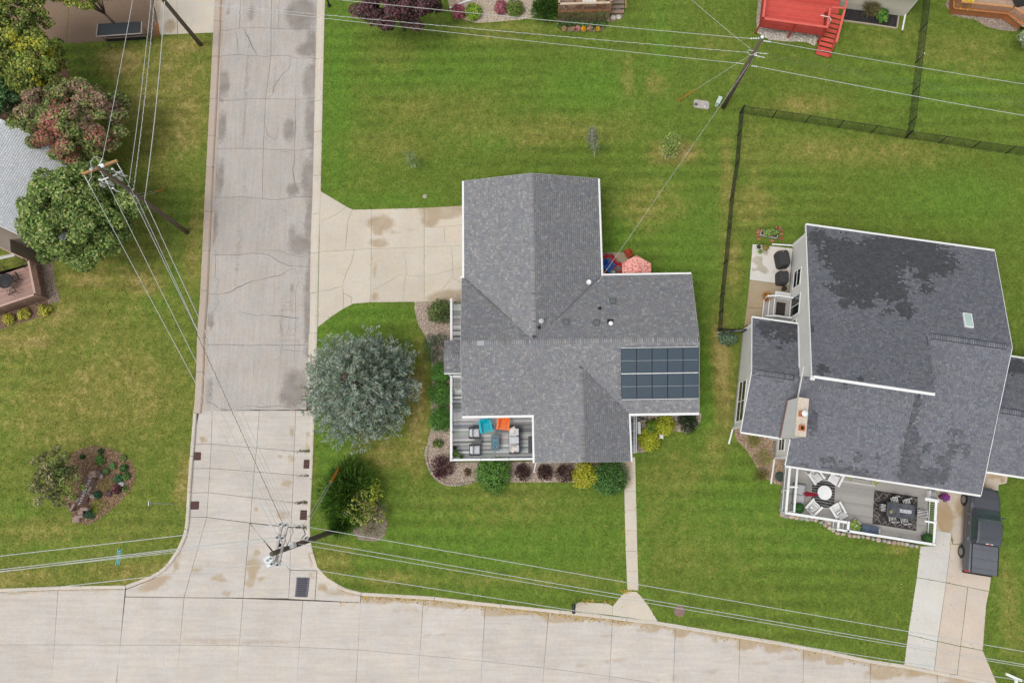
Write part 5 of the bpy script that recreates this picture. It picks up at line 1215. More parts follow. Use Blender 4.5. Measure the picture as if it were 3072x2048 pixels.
# its brown deck
d3=thing('deck','pinkish brown timber deck with slatted sides at the left edge','deck',W('dl',200,900,0))
zc=1.5;zf=.62
cA,cB,cC=W('dl',440,415,zc),W('dl',548,955,zc),W('dl',-260,1225,zc)
mat('deck_rose',None,.75,.08,3,.2,30,attr=True,fine=.05);ROSE=[(.40,.25,.205),(.37,.23,.19),(.43,.275,.225)];CAPC=(.50,.335,.275)
def seg_rail(parent,A,B,z0,zc,col,capcol,m,w=.085,gap=.05,cap=.15,name='slat'):
 a,b=Vector((A[0],A[1],0)),Vector((B[0],B[1],0));d=b-a;L=d.length;d /= L;k=int(L/(w+gap));rz=math.atan2(d.y,d.x)
 mb=MB();mb.cur=capcol;mb.beam(a+Vector((0,0,zc))-d*cap*.4,b+Vector((0,0,zc))+d*cap*.4,cap,.04);mb.build('cap_rail',m,parent)
 mb=MB()
 for i in range(k):p=a+d*(i+.5)*L/k;mb.cur=tuple(np.array(col)*random.uniform(.85,1.12));mb.box((p.x,p.y,(z0+zc)/2),(w,.025,zc-z0-.04),rz)
 mb.build(name,m,parent)['kind']='stuff'
dirE=(cB-cA);dirS=(cC-cB)
rose=MATS['deck_rose']
seg_rail(d3,cA,cB,.03,zc,(.26,.155,.12),CAPC,rose);seg_rail(d3,cB,cC,.03,zc,(.26,.155,.12),CAPC,rose)
hA=W('dl',-100,165,zc);seg_rail(d3,hA,cA,zf,zc,(.30,.18,.14),CAPC,rose)
# floor boards parallel to the long side
dS=Vector((dirS.x,dirS.y,0)).normalized();nS=Vector((-dS.y,dS.x,0));nS=nS if nS.y>0 else-nS
q0=Vector((cB.x,cB.y,0));wI=Vector((cA.x,cA.y,0))-q0
for i in range(30):
 v0_,v1_=.06+i*.14,.06+i*.14+.132
 if v0_>4.6:break
 t0=wI*(v0_/max(.1,wI.dot(nS)));base=q0+t0
 if v0_>wI.dot(nS):base=q0+wI+dS*((v0_-wI.dot(nS))*1.5)
 a,b=base+dS*.03,q0+nS*v0_+dS*9;w_=nS*(v1_-v0_)
 mb=MB();mb.cur=tuple(pick(ROSE,1,.05)[0]);U=Vector((0,0,zf));D_=Vector((0,0,zf-.03));mb.hexa([a+D_,a+w_+D_,b+w_+D_,b+D_],[a+U,a+w_+U,b+w_+U,b+U]);mb.build('deck_board',rose,d3)
for p in(cA,cB):mb=MB();mb.cur=(.33,.2,.16);mb.box((p.x,p.y,zc/2),(.1,.1,zc),0);mb.build('post',rose,d3)

# ================================================================ decks and a house along the top edge
# red stained deck with stairs
d4=thing('deck','red stained timber deck with a slatted rail and stair, top right','deck',W('rd',1200,300,0))
zc,zf=2.0,1.1;RED=[(.60,.085,.065),(.56,.078,.06),(.63,.095,.072)];RC=(.66,.125,.095);dr=MATS['deck_red']
cSW,cSE=W('rd',938,218,zc),W('rd',1692,322,zc);dE=(cSE-cSW);dE.z=0;dE.normalize();dN=Vector((-dE.y,dE.x,0));O4=Vector((cSW.x,cSW.y,0));LE=(Vector((cSE.x,cSE.y,0))-O4).length
F4=lambda u,v,z=0.0:O4+dE*u+dN*v+Vector((0,0,z))
seg_rail(d4,F4(0,0),F4(LE,0),zf-.12,zc,(.50,.062,.05),RC,dr,.06,.045,.17);seg_rail(d4,F4(0,6),F4(0,0),zf-.12,zc,(.50,.062,.05),RC,dr,.06,.045,.17)
boards(d4,dr,F4,.05,LE+1.05,.02,6,zf,RED,.14,jit=.05,skip=lambda a,b,v:(a,b)if v>1.9 else(a,LE))
for u in(0,LE*.52,LE):mb=MB();mb.cur=(.42,.05,.04);p=F4(u,0);mb.box((p.x,p.y,zc/2),(.1,.1,zc),0);mb.build('post',dr,d4)
mb=MB();mb.cur=(.45,.055,.045);mb.beam(F4(0,.02,zf-.1),F4(LE,.02,zf-.1),.05,.18);mb.build('rim_board',dr,d4)
nst=9;sa,sb=W('rd',1790,190,zf),W('rd',1640,640,.1);sw=.98
Sd=Vector((sb.x-sa.x,sb.y-sa.y,0));run=Sd.length;Sd.normalize();Sx=Vector((-Sd.y,Sd.x,0));Sx=Sx if Sx.x>0 else-Sx
for i in range(nst):
 f=i/(nst-1);c=Vector((sa.x,sa.y,0))+Sd*run*f;z=zf-.04-(zf-.16)*f;mb=MB();mb.cur=tuple(pick(RED,1,.04)[0])
 for k in(-.07,.075):mb.box((c.x+Sd.x*k,c.y+Sd.y*k,z),(sw,.135,.04),math.atan2(Sx.y,Sx.x))
 mb.build('stair_tread',dr,d4)
for s in(-1,1):
 a=Vector((sa.x,sa.y,0))+Sx*s*sw*.54;b=a+Sd*run*1.03;mb=MB();mb.cur=(.48,.06,.05);mb.beam(a+Vector((0,0,zf-.1)),b+Vector((0,0,.1)),.05,.24);mb.build('stringer',dr,d4)
aR=W('rd',1912,60,zc);bR=W('rd',1800,500,1.35);cR=W('rd',1750,580,.5);mb=MB();mb.cur=RC;mb.beam(W('rd',1930,-60,zc),aR,.15,.04);mb.beam(aR,bR,.15,.05);mb.beam(bR,cR,.08,.05);mb.build('cap_rail',dr,d4)
mb=MB();mb.cur=RC;mb.beam(W('rd',1728,80,zc),W('rd',1692,322,zc),.15,.05);mb.build('cap_rail',dr,d4);mb=MB();mb.cur=RC;mb.beam(W('rd',1728,86,zc),W('rd',1912,100,zc),.13,.05);mb.build('cap_rail',dr,d4)
mb=MB();mb.tube([W('rd',1615,182,zf+.9),W('rd',1720,205,zf+.9),W('rd',1738,235,zf+.85),W('rd',1695,305,zf+.25)],.03,6);mb.build('handrail',MATS['white_metal'],d4)
mb=MB();mb.cur=(.50,.06,.05)
for i in range(9):f=i/8;p=W('rd',1640,90+0,zf);q_=W('rd',1728,80,zc)+(W('rd',1692,322,zc)-W('rd',1728,80,zc))*f;mb.box((q_.x,q_.y,zf+.45),(.04,.04,.9))
mb.build('baluster',dr,d4)['kind']='stuff'

# cream house behind the mulch bed
wA,wB=W('bd',500,112,0),W('bd',1305,216,0);dx_=(wB-wA).normalized();ny_=Vector((-dx_.y,dx_.x,0))
F5=lambda u,v,z=0.0:wB-dx_*u+ny_*v+Vector((0,0,z))
h4=thing('house','cream sided house wall above the black mulch bed, top right','house',F5(4,4,0))
mb=MB();mb.hexa([F5(0,0,0),F5(0,8,0),F5(9,8,0),F5(9,0,0)],[F5(0,0,3),F5(0,8,3),F5(9,8,3),F5(9,0,3)]);mb.build('wall',MATS['siding_cream'],h4)
lap_siding(h4,MATS['siding_cream'],F5(9,0),F5(0,0),.75,lambda t:2.9,.10);mb=MB();mb.hexa([F5(0,-.02,0),F5(0,0,0),F5(9,0,0),F5(9,-.02,0)],[F5(0,-.02,.75),F5(0,0,.75),F5(9,0,.75),F5(9,-.02,.75)]);mb.build('foundation',MATS['siding_cream'],h4)
rf=MB();rf.slab3([F5(-.4,-.5,2.95),F5(9.4,-.5,2.95),F5(9.4,4,4.3),F5(-.4,4,4.3)],.12);rf.slab3([F5(-.4,8.5,2.95),F5(9.4,8.5,2.95),F5(9.4,4,4.3),F5(-.4,4,4.3)],.12);rf.build('roof',MATS['roof_under'],h4)
mb=MB();p=W('ne',215,212,.1);mb.beam((p.x,p.y,2.9),(p.x,p.y,.1),.1,.1);mb.beam((p.x,p.y,.1),W('ne',170,445,.06),.11,.08);mb.build('downspout',GW,h4)

# weathered deck in the middle of the top edge
d5=thing('deck','weathered cedar deck with spindle rail above tall grasses, top centre','deck',W('dk',1150,200,0))
zc,zf=1.9,1.0;cSW,cSE=W('dk',640,80,zc),W('dk',1660,52,zc);dE=Vector((cSE.x-cSW.x,cSE.y-cSW.y,0));LE=dE.length;dE.normalize();dN=Vector((-dE.y,dE.x,0));O5=Vector((cSW.x,cSW.y,0))
F6=lambda u,v,z=0.0:O5+dE*u+dN*v+Vector((0,0,z));dwm=MATS['deck_wood'];CED=[(.33,.22,.17),(.29,.20,.16),(.36,.25,.20),(.25,.18,.15)]
boards(d5,dwm,F6,0,LE,.03,3.2,zf,CED,.14,jit=.08)
seg_rail(d5,F6(0,0),F6(LE,0),zf,zc,(.36,.16,.08),(.56,.44,.33),dwm,.035,.09,.16,'spindle');seg_rail(d5,F6(0,3),F6(0,0),zf,zc,(.36,.16,.08),(.48,.33,.22),dwm,.035,.09,.14,'spindle');seg_rail(d5,F6(LE,0),F6(LE,3),zf,zc,(.36,.16,.08),(.48,.33,.22),dwm,.035,.09,.14,'spindle')
for u in(0,LE*.47,LE):
 mb=MB();mb.cur=(.38,.19,.10);p=F6(u,.02);mb.box((p.x,p.y,zc/2),(.1,.1,zc),0);mb.build('post',dwm,d5)
mb=MB();mb.cur=(.40,.17,.08);mb.beam(F6(0,-.02,zf-.1),F6(LE,-.02,zf-.1),.05,.24);mb.build('rim_board',dwm,d5)
for i in range(4):
 mb=MB();mb.cur=tuple(pick(CED,1,.06)[0]);c=F6(LE+.62,1.15-i*.27);mb.box((c.x,c.y,.82-i*.2),(1.1,.27,.05),math.atan2(dE.y,dE.x));mb.build('stair_tread',dwm,d5)
mb=MB();mb.cur=(.36,.17,.10);mb.beam(F6(LE+1.2,1.6,1.8),F6(LE+1.2,.1,1.0),.1,.06);mb.build('cap_rail',dwm,d5)

# orange cedar deck in the top right corner
d6=thing('deck','orange cedar deck with a yellow chair, top right corner','deck',W('ne',1500,150,0))
zc,zf=1.55,.75;ORG_=(.40,.155,.055);O2c=[(.42,.28,.20),(.38,.25,.18),(.45,.31,.22)]
A6,B6,C6=W('ne',1020,25,zc),W('ne',1812,105,zc),W('ne',2060,265,zc)
Z6=W('ne',1030,-260,zc)
for a,b in((Z6,A6),(A6,B6),(B6,C6)):seg_rail(d6,a,b,zf,zc,(.43,.19,.085),(.52,.25,.11),dwm,.045,.06,.15)
for a,b in((Z6,A6),(A6,B6),(B6,C6)):
 mb=MB();mb.cur=(.37,.14,.05);a2,b2=Vector((a.x,a.y,zf-.35)),Vector((b.x,b.y,zf-.35));mb.beam(a2,b2,.04,.66);mb.build('skirt_board',dwm,d6)
 mb=MB();mb.cur=(.46,.19,.075);mb.beam(a2+Vector((0,0,.38)),b2+Vector((0,0,.38)),.2,.05);mb.build('rim_board',dwm,d6)
dE=Vector((B6.x-A6.x,B6.y-A6.y,0)).normalized();dN=Vector((-dE.y,dE.x,0));F7=lambda u,v,z=0.0:Vector((A6.x,A6.y,0))+dE*u+dN*v+Vector((0,0,z))
boards(d6,dwm,F7,.05,8,.02,4,zf,O2c,.14,jit=.07);
for i in range(17):
 v1_=-.0-i*.14;
 u0_=(Vector((B6.x,B6.y,0))-Vector((A6.x,A6.y,0))).length+i*.14*1.3
 mb=MB();mb.cur=tuple(pick(O2c,1,.07)[0]);mb.hexa([F7(u0_,v1_-.134,zf-.03),F7(8,v1_-.134,zf-.03),F7(8,v1_,zf-.03),F7(u0_,v1_,zf-.03)],[F7(u0_,v1_-.134,zf),F7(8,v1_-.134,zf),F7(8,v1_,zf),F7(u0_,v1_,zf)]);mb.build('deck_board',dwm,d6)

 # corner of a white downspout run at the top edge
mb=MB();mb.beam(W('c6',1352,75,.08),W('c6',1480,22,.08),.11,.08);mb.beam(W('c6',1480,22,.08),W('c6',1640,-25,.08),.11,.08);tag(mb.build('downspout',GW),'white downspout extension lying on the gravel bed, top edge','downspout')
GEN,PLA,FAB,STO=MATS['generic'],MATS['plastic'],MATS['fabric'],MATS['stone']
def heading(fx,fy):return math.atan2(fy,fx)-math.pi/2 # turns a thing built facing +y towards (fx, fy)
def proto(name,label,cat,group=None):return thing(name,label,cat,(0,0,0),group)
def put(t,p,rz=0.0,s=1.0):t.location=p;t.rotation_euler=(0,0,rz);t.scale=(s,)*3;return t
def cmb(col):m=MB();m.cur=col;return m
def pillow(mb,c,sz,rz=0.0,lump=.0,n=8):
 """soft rounded cushion"""
 R=Matrix.Rotation(rz,3,'Z');V=[];F=[];k=n+1
 for s in(1,-1):
  for j in range(k):
   for i in range(k):
    x,y=i/n*2-1,j/n*2-1;e=(1-abs(x)**5)**.5*(1-abs(y)**5)**.5
    V.append(R@Vector((x*sz[0]/2,y*sz[1]/2,s*sz[2]/2*(.25+.75*e)*(1 if s>0 else .8)if 0<i<n and 0<j<n else 0))+Vector(c))
 for s in(0,1):
  o=s*k*k
  for j in range(n):
   for i in range(n):
    q=(o+j*k+i,o+j*k+i+1,o+(j+1)*k+i+1,o+(j+1)*k+i);F.append(q if s==0 else q[::-1])
 return mb.add(V,F)

 # ---------------------------------------------------------------- drains and covers
mat('rust_iron',(.13,.065,.06),.7,.25,9,.2,50);mat('iron',(.12,.115,.15),.5,.2,9,.15,50,metal=.3);mat('pit',(.02,.017,.016),.9,.2,4)
def grate(label,quad,m,nx,ny,frame_w=.06,z=-.118,wbar=.035,lift=0.0):
 P=[Vector((p[0],p[1],z+.016))for p in quad];c=sum(P,Vector())/4;t=thing('storm_grate',label,'storm grate',c,'storm grates in the side street')
 lerp=lambda a,b,f:a+(b-a)*f
 B=lambda u,v:lerp(lerp(P[0],P[1],u),lerp(P[3],P[2],u),v)
 mb=MB();mb.quad(*[p-Vector((0,0,.012))for p in P]);mb.build('pit',MATS['pit'],t);L=(P[1]-P[0]).length;Hh=(P[3]-P[0]).length;U=Vector((0,0,.012))
 def strip(a,b,w,nm):
  mb=MB();mb.beam(a,b,w,.02);mb.build(nm,m,t)
 for a,b in((B(0,0),B(1,0)),(B(1,0),B(1,1)),(B(1,1),B(0,1)),(B(0,1),B(0,0))):strip(a,b,frame_w,'frame_bar')
 for i in range(1,nx):strip(B(i/nx,0),B(i/nx,1),wbar,'bar')
 for i in range(1,ny):strip(B(0,i/ny)-U*.2,B(1,i/ny)-U*.2,wbar,'bar')
 return t
grate('small rusty curb grate in the far left gutter, upper of the two',WL('c3',[(1748,1143),(1814,1143),(1816,1075),(1750,1075)],-.118),MATS['rust_iron'],6,1,.04,wbar=.055)
grate('small rusty curb grate in the far left gutter, lower of the two',WL('c4',[(1728,20),(1795,18),(1799,-7),(1733,-7)][:0]or[(1728,20),(1795,20),(1800,-48),(1733,-48)],-.118),MATS['rust_iron'],6,1,.04,wbar=.055)
grate('small rusty curb grate beside the lawn under the spruce',WL('c5',[(938,374),(1005,374),(1008,299),(943,299)],-.118),MATS['rust_iron'],1,6,.04,wbar=.055)
grate('small rusty curb grate nearest the leaning pole',WL('c5',[(905,836),(975,838),(980,757),(912,755)],-.118),MATS['rust_iron'],1,6,.04,wbar=.055)
grate('large blue-grey storm grate in its own concrete panel at the corner',WL('s',[(886.5,1788),(920,1789),(926,1733),(891.5,1732)],-.118),MATS['iron'],12,9,.07,-.117,.022)
mat('manhole',(.26,.165,.155),.85,.15,6,.3,40)
p=W('b1',1375,727);mb=MB();mb.lathe([(.36,0),(.36,.03),(.33,.045),(.28,.04),(.1,.045)],(p.x,p.y,-.02),24);m_=thing('manhole_cover','round pinkish brown manhole cover set in the front lawn','manhole cover',p);mb.build('lid',MATS['manhole'],m_)
mb=MB();[mb.ball((p.x+.19*math.cos(a),p.y+.19*math.sin(a),.024),(.02,.02,.01),6,4)for a in np.arange(0,6.2,.8)];mb.build('stud',MATS['manhole'],m_)['kind']='stuff'
mat('pad_concrete',(.42,.38,.345),.9,.12,5,.3,40)
pad=thing('septic_pad','rounded concrete pad with two round lids near the utility pole','concrete pad',W('rd',212,1235))
P=[W('rd',*q)for q in((120,1195),(140,1175),(285,1195),(303,1215),(300,1275),(285,1292),(140,1270),(122,1255))];mb=MB();mb.prism(P[::-1],-.05,.07);mb.build('slab',MATS['pad_concrete'],pad)
for x,y,c in((150,1228,'iron'),(262,1243,'galv')):p=W('rd',x,y,.08);mb=MB();mb.lathe([(.13,0),(.13,.02),(.10,.035),(.05,.03)],(p.x,p.y,.07),16);mb.build('lid',MATS[c],pad)
mat('pedestal_green',(.50,.62,.55),.5,.05,4,.05,40);p=W('rd',400,1220);pd=thing('utility_pedestal','pale green utility pedestal at the foot of the pole','utility box',p)
a,b=W('rd',418,1180,.6),W('rd',385,1250,.6);rz=math.atan2(b.y-a.y,b.x-a.x);mb=MB();mb.bbox((p.x,p.y,.3),((b-a).length,.26,.6),rz,.03);mb.build('cabinet',MATS['pedestal_green'],pd);mb=MB();mb.bbox((p.x,p.y,.62),((b-a).length+.05,.31,.05),rz,.02);mb.build('lid',MATS['pedestal_green'],pd)
p=W('dv',1333,105);mb=MB();mb.lathe([(.16,0),(.16,.015),(.05,.02),(.05,.06),(.02,.07)],(p.x,p.y,.0),14);tag(mb.build('cleanout_cap',MATS['pad_concrete']),'small pale cleanout cap in the lawn above the driveway','pipe cap')
p=W('rd',540,1340,0);

# ---------------------------------------------------------------- fences
mat('fence_black',(.014,.015,.016),.5,.1,5)
def fence(label,base,h=1.2,every=True):
 P=[Vector((p[0],p[1],0))for p in base];t=thing('chain_link_fence',label,'fence',P[0]);m=MATS['fence_black']
 for p in P:mb=MB();mb.tube([p,p+Vector((0,0,h+.04))],.032,7);mb.ball(p+Vector((0,0,h+.05)),(.04,.04,.03),7,4);mb.build('post',m,t)
 for a,b in zip(P,P[1:]):
  mb=MB();mb.tube([a+Vector((0,0,h)),b+Vector((0,0,h))],.02,6);mb.build('top_rail',m,t)
  mb=MB();L=(b-a).length;d=(b-a)/L;n=Vector((-d.y,d.x,0))*.004;s=.085
  for sg in(1,-1):
   k=-h
   while k<L+h:
    x0,x1,z0,z1=k,k+h,(0,h)[sg<0],(h,0)[sg<0]
    if x0<0:z0+=sg*(0-x0);x0=0
    if x1>L:z1-=sg*(x1-L);x1=L
    if x1-x0>.02:
     A,B=a+d*x0+Vector((0,0,z0*.97+.02)),a+d*x1+Vector((0,0,z1*.97+.02));w=Vector((0,0,.0042));mb.quad(A-w,B-w,B+w,A+w);mb.quad(A-n*.9,B-n*.9,B+n*.9,A+n*.9)
    k+=s
  mb.build('mesh_panel',m,t)['kind']='stuff'
 return t
fence('black chain-link fence running down the lawn between the two houses',WL('rd',[(660,1335)])+WL('c10',[(1845,1228)])+WL('c9',[(1521,120),(1474,425),(1450,700),(1420,1000),(1388,1295),(1377,1445)])+WL('hr',[(1264,292)]))
fence('black chain-link fence along the back lawn from corner post to right edge',WL('rd',[(670,1337),(1040,1390),(1425,1448),(1812,1508)])+WL('c11',[(725,1205),(1033,1255),(1338,1298),(1633,1345),(1945,1388),(2250,1432)]))
fence('black chain-link fence dividing the back lawns up to the top edge',WL('c11',[(1040,1240),(1064,1128),(1095,845),(1127,570),(1163,290),(1200,-10),(1235,-300)]))
fence('short black chain-link fence beside the white downspout of the sunroom',WL('hr',[(1270,296),(1385,303),(1492,306)]))
p=W('ne',495,785,.9);mb=MB();mb.tube([W('ne',420,850,.6),W('ne',470,800,.9),W('ne',495,787,1.1)],.014,6);mb.ball(W('ne',495,787,1.1),(.07,.05,.05),8,5);tag(mb.build('bird_feeder',MATS['white_metal']),'small pale ornament fixed on the dividing fence','ornament')

# ---------------------------------------------------------------- signs and posts
sgn=thing('subdivision_sign','brown stone and timber sign with white letters in the round bed','sign',W('sg',250,900))
mat('sign_board',(.17,.105,.09),.75,.12,4,.15,30);mat('sign_letter',(.78,.77,.76),.6,.03,4);mat('sign_stone',(.30,.215,.185),.85,.18,5,.3,30)
a,b=W('sg',405,640,.55),W('sg',215,1090,.55);dS_=(a-b);dS_.z=0;Ls=dS_.length;dS_.normalize();nS_=Vector((dS_.y,-dS_.x,0));tilt=Vector((nS_.x*.62,nS_.y*.62,-.78)) # face leans back, looking up and right
mid=(a+b)/2;Mx=Matrix((dS_,-tilt.normalized(),dS_.cross(-tilt.normalized()))).transposed()
mb=MB();mb.box(mid+Mx@Vector((0,0,-.04)),(Ls,.74,.07),M=Mx);mb.build('board',MATS['sign_board'],sgn)
def lettering(txt,off,size,parent,spacing=1.12):
 cu=bpy.data.curves.new('lettering','FONT');cu.body=txt;cu.size=size;cu.extrude=.008;cu.align_x='CENTER';cu.align_y='CENTER';cu.space_character=spacing;cu.materials.append(MATS['sign_letter'])
 o=bpy.data.objects.new('lettering',cu);COL.objects.link(o);q=mid+Mx@Vector(off)-Vector(org(parent));me=bpy.data.meshes.new_from_object(o.evaluated_get(bpy.context.evaluated_depsgraph_get()));bpy.data.objects.remove(o);me.name='lettering';o=bpy.data.objects.new('lettering',me);COL.objects.link(o);o.parent=parent;o.matrix_local=Matrix.Translation(q)@Mx.to_4x4();return o
lettering('THE',(-.62,.245,.004),.18,sgn);lettering('HARBOURAGE',(.04,.03,.004),.25,sgn,1.3);lettering('2700',(.12,-.22,.004),.21,sgn,1.35)
for(x,y,L_,w_,hh)in((430,545,.62,.20,.9),(420,597,.9,.17,.8),(280,1155,.9,.17,.7),(225,1215,.55,.22,.5),(200,1280,.95,.15,.35),(150,1330,.8,.30,.25)):
 p=W('sg',x,y,hh);mb=MB();mb.bbox((p.x,p.y,hh/2),(L_*.62,w_*1.3,hh),.03,.03);mb.build('stone_block',MATS['sign_stone'],sgn)
mb=MB();p=W('sg',150,1060,.5);mb.box(p,(.12,1.1,.3),M=Matrix.Rotation(-.45,3,'Z'));mb.build('rear_beam',MATS['sign_stone'],sgn)
for pa_,pb_ in((W('sg',40,1050,.4),W('sg',85,1190,.3)),(W('sg',85,1190,.3),W('sg',160,1150,.45))):mb=MB();mb.tube([pa_,pb_],.05,6);mb.build('lamp_bracket',MATS['black_plastic'],sgn)
mat('sign_green',(.035,.40,.36),.4,.08,4,.02,30)
ss=thing('street_sign','teal street name sign on a thin post at the corner lawn','street sign',W('s',383.5,1669))
b=W('s',383.5,1669);tp=W('s',357,1668.5,2.5);tp2=Vector((b.x-.28,b.y,2.35));mb=MB();mb.tube([b,Vector((tp.x,tp.y,2.4))],.028,7);mb.build('post',MATS['galv'],ss)
a_,b_=W('s',358.5,1646,2.5),W('s',352.5,1694,2.5);d_=(b_-a_);Lq=d_.length;d_.normalize();side=Vector((0,0,1)).cross(d_);Mq=Matrix((d_,(side*-.6+Vector((0,0,.8))).normalized(),d_.cross((side*-.6+Vector((0,0,.8))).normalized()))).transposed()
n_q=Mq@Vector((0,0,1));sgn_n=1 if n_q.z>0 else-1
mb=MB();mb.box((a_+b_)/2,(Lq,.26,.012),M=Mq);mb.build('blade',MATS['sign_green'],ss)
mb=MB();mb.box((a_+b_)/2+Mq@Vector((0,.122,0)),(Lq+.01,.014,.02),M=Mq);mb.box((a_+b_)/2+Mq@Vector((0,-.122,0)),(Lq+.01,.014,.02),M=Mq);mb.build('border',MATS['sign_letter'],ss)
mb=MB();x=-Lq*.4
while x<Lq*.4:
 w=random.uniform(.035,.075)
 for s in(1,-1):mb.box((a_+b_)/2+Mq@Vector((x+w/2,0,s*.008)),(w*.7,random.uniform(.09,.13),.004),M=Mq)
 x+=w+.045
mb.build('lettering',MATS['sign_letter'],ss)['kind']='stuff'
b=W('c3',1570,1541);t_=thing('sign_post','thin grey metal post leaning on the lawn near the curb grates','post',b);mb=MB();mb.tube([b,W('c3',1355,1536,2.2)],.03,6);mb.build('post',MATS['galv'],t_);mb=MB();q=W('c3',1352,1536,2.22);mb.box(q,(.03,.3,.3));mb.build('plate',MATS['galv'],t_)
mbx=thing('mailbox','black mailbox on a post at the kerb beside the small pad','mailbox',W('b1',378,690));p=W('b1',376,700,1.05);mb=MB();mb.bbox((p.x,p.y,.55),(.11,.11,1.1),0,.01);mb.build('post',MATS['black_plastic'],mbx)
sec=[(-.11,0),(.11,0),(.11,.15)]+[(.11*math.cos(a),.15+.11*math.sin(a))for a in(.5,1.05,1.57,2.1,2.65)]+[(-.11,.15)];q0,q1=W('b1',378,660,1.1),W('b1',380,745,1.1);dd=(q1-q0).normalized();sx=Vector((dd.y,-dd.x,0));mb=MB();V=[q+sx*x+Vector((0,0,z))for q in(q0,q1)for x,z in sec];n=len(sec);mb.add(V,[tuple(range(n)),tuple(range(2*n-1,n-1,-1))]+[(i,n+i,n+(i+1)%n,(i+1)%n)for i in range(n)]);mb.build('box',MATS['black_plastic'],mbx)
mb=MB();mb.box(q1+Vector((.0,-.01,.13)),(.16,.02,.16));mb.build('door',MATS['dark_metal'],mbx)
tp_=thing('post_frame','white T-shaped timber frame at the bottom right corner','post',W('b3',2290,1200));mb=MB();mb.beam(W('b3',2205,1133,.9),W('b3',2332,1188,.9),.16,.12);mb.build('crossbar',MATS['white_trim'],tp_);mb=MB();mb.beam(W('b3',2285,1165,.84),W('b3',2305,1330,.84),.17,.12);mb.build('arm',MATS['white_trim'],tp_)
for x,y in((2287,1170),(2305,1320)):mb=MB();q=W('b3',x,y,.4);mb.bbox((q.x,q.y,.4),(.11,.11,.8));mb.build('post',MATS['white_trim'],tp_)

# ---------------------------------------------------------------- pickup truck
mat('truck_paint',(.090,.096,.112),.28,.04,2,0,30,metal=.35,coat=.5,fine=.01);mat('tonneau',(.125,.130,.150),.6,.08,3,.12,90);mat('tyre',(.018,.018,.018),.85,.1,6,.2,60);mat('rim',(.42,.43,.44),.3,.06,5,0,30,metal=.8);mat('tail_red',(.55,.03,.025),.25,.1,8);mat('glass_car',(.05,.075,.075),.05,.2,1.5,0,20,spec=.9);mat('chrome',(.55,.56,.57),.15,.05,4,0,20,metal=1)
trk=thing('pickup_truck','dark grey crew cab pickup truck with covered bed on the right driveway','truck',(0,0,0))
wr,wf=W('tk',120,1115,.40),W('tk',165,300,.40);ax=Vector((wf.x-wr.x,wf.y-wr.y,0));wb_=ax.length;ax.normalize()
X0=1.0;TP=MATS['truck_paint'] # local frame: x to the right, y forward, origin between the rear wheels on the ground
def loft(mb,secs,closed=True):
 n=len(secs[0]);o=[p for s in secs for p in s];F=[tuple(range(n-1,-1,-1)),tuple(range((len(secs)-1)*n,len(secs)*n))]
 for i in range(len(secs)-1):F+=[(i*n+k,i*n+(k+1)%n,(i+1)*n+(k+1)%n,(i+1)*n+k)for k in range(n)]
 return mb.add(o,F)
def ring(y,w,zb,zt,ch=.10,wt=None):
 wt=wt or w*.96;zm=zb+(zt-zb)*.55
 return[(-w*.93,y,zb),(w*.93,y,zb),(w,y,zb+.1),(w,y,zm),(wt,y,zt-ch*.6),(wt-ch,y,zt),(-wt+ch,y,zt),(-wt,y,zt-ch*.6),(-w,y,zm),(-w,y,zb+.1)]
Lf=wb_+.92
mb=MB();loft(mb,[ring(-1.22,.92,.62,1.22),ring(-1.18,.98,.55,1.36),ring(-.6,1.0,.50,1.38),ring(.62,1.0,.45,1.38),ring(.66,1.0,.40,1.30),ring(wb_-.75,1.0,.40,1.28),ring(wb_-.2,1.0,.45,1.27),ring(wb_+.35,.99,.50,1.22),ring(Lf-.22,.95,.48,1.12),ring(Lf-.03,.80,.50,1.0),ring(Lf+.04,.60,.55,.9)]);mb.build('body',TP,trk)
mb=MB();g=lambda y,w,z,dz=.02:[(-w,y,z),(w,y,z),(w*.97,y,z+dz),(-w*.97,y,z+dz)]
loft(mb,[[(-.85,wb_-.42,1.27),(.85,wb_-.42,1.27),(.80,wb_-.42,1.325),(-.80,wb_-.42,1.325)],[(-.84,wb_+.2,1.22),(.84,wb_+.2,1.22),(.76,wb_+.2,1.285),(-.76,wb_+.2,1.285)],[(-.74,Lf-.12,1.10),(.74,Lf-.12,1.10),(.66,Lf-.12,1.15),(-.66,Lf-.12,1.15)]]);mb.build('hood',TP,trk)
yb,yr0,yr1,yw=.72,.85,wb_-1.35,wb_-.48 # cab: back, roof back, roof front, windscreen foot
cabsec=lambda y,w0,z0,w1,z1:[(-w0,y,z0),(w0,y,z0),(w1,y,z1-.06),(w1-.08,y,z1),(-w1+.08,y,z1),(-w1,y,z1-.06)]
mb=MB();loft(mb,[cabsec(yb,.93,1.25,.82,1.80),cabsec(yr0+.1,.93,1.25,.80,1.90),cabsec((yr0+yr1)/2,.93,1.25,.80,1.93),cabsec(yr1,.93,1.25,.78,1.89),cabsec(yw,.93,1.25,.82,1.31)]);mb.build('cab',TP,trk)
ws=lambda x,y,f:0
mb=MB();zf_=lambda y:1.31+(1.89-1.31)*(yw-y)/(yw-yr1);A_,B_=yr1+.05,yw-.06
mb.quad((-.74,A_,zf_(A_)+.012),(.74,A_,zf_(A_)+.012),(.80,B_,zf_(B_)+.014),(-.80,B_,zf_(B_)+.014));mb.build('windscreen',MATS['glass_car'],trk)
mb=MB();mb.quad((-.72,yb-.012,1.38),(.72,yb-.012,1.38),(.70,yb+.03,1.76),(-.70,yb+.03,1.76));mb.build('rear_window',MATS['glass_car'],trk)
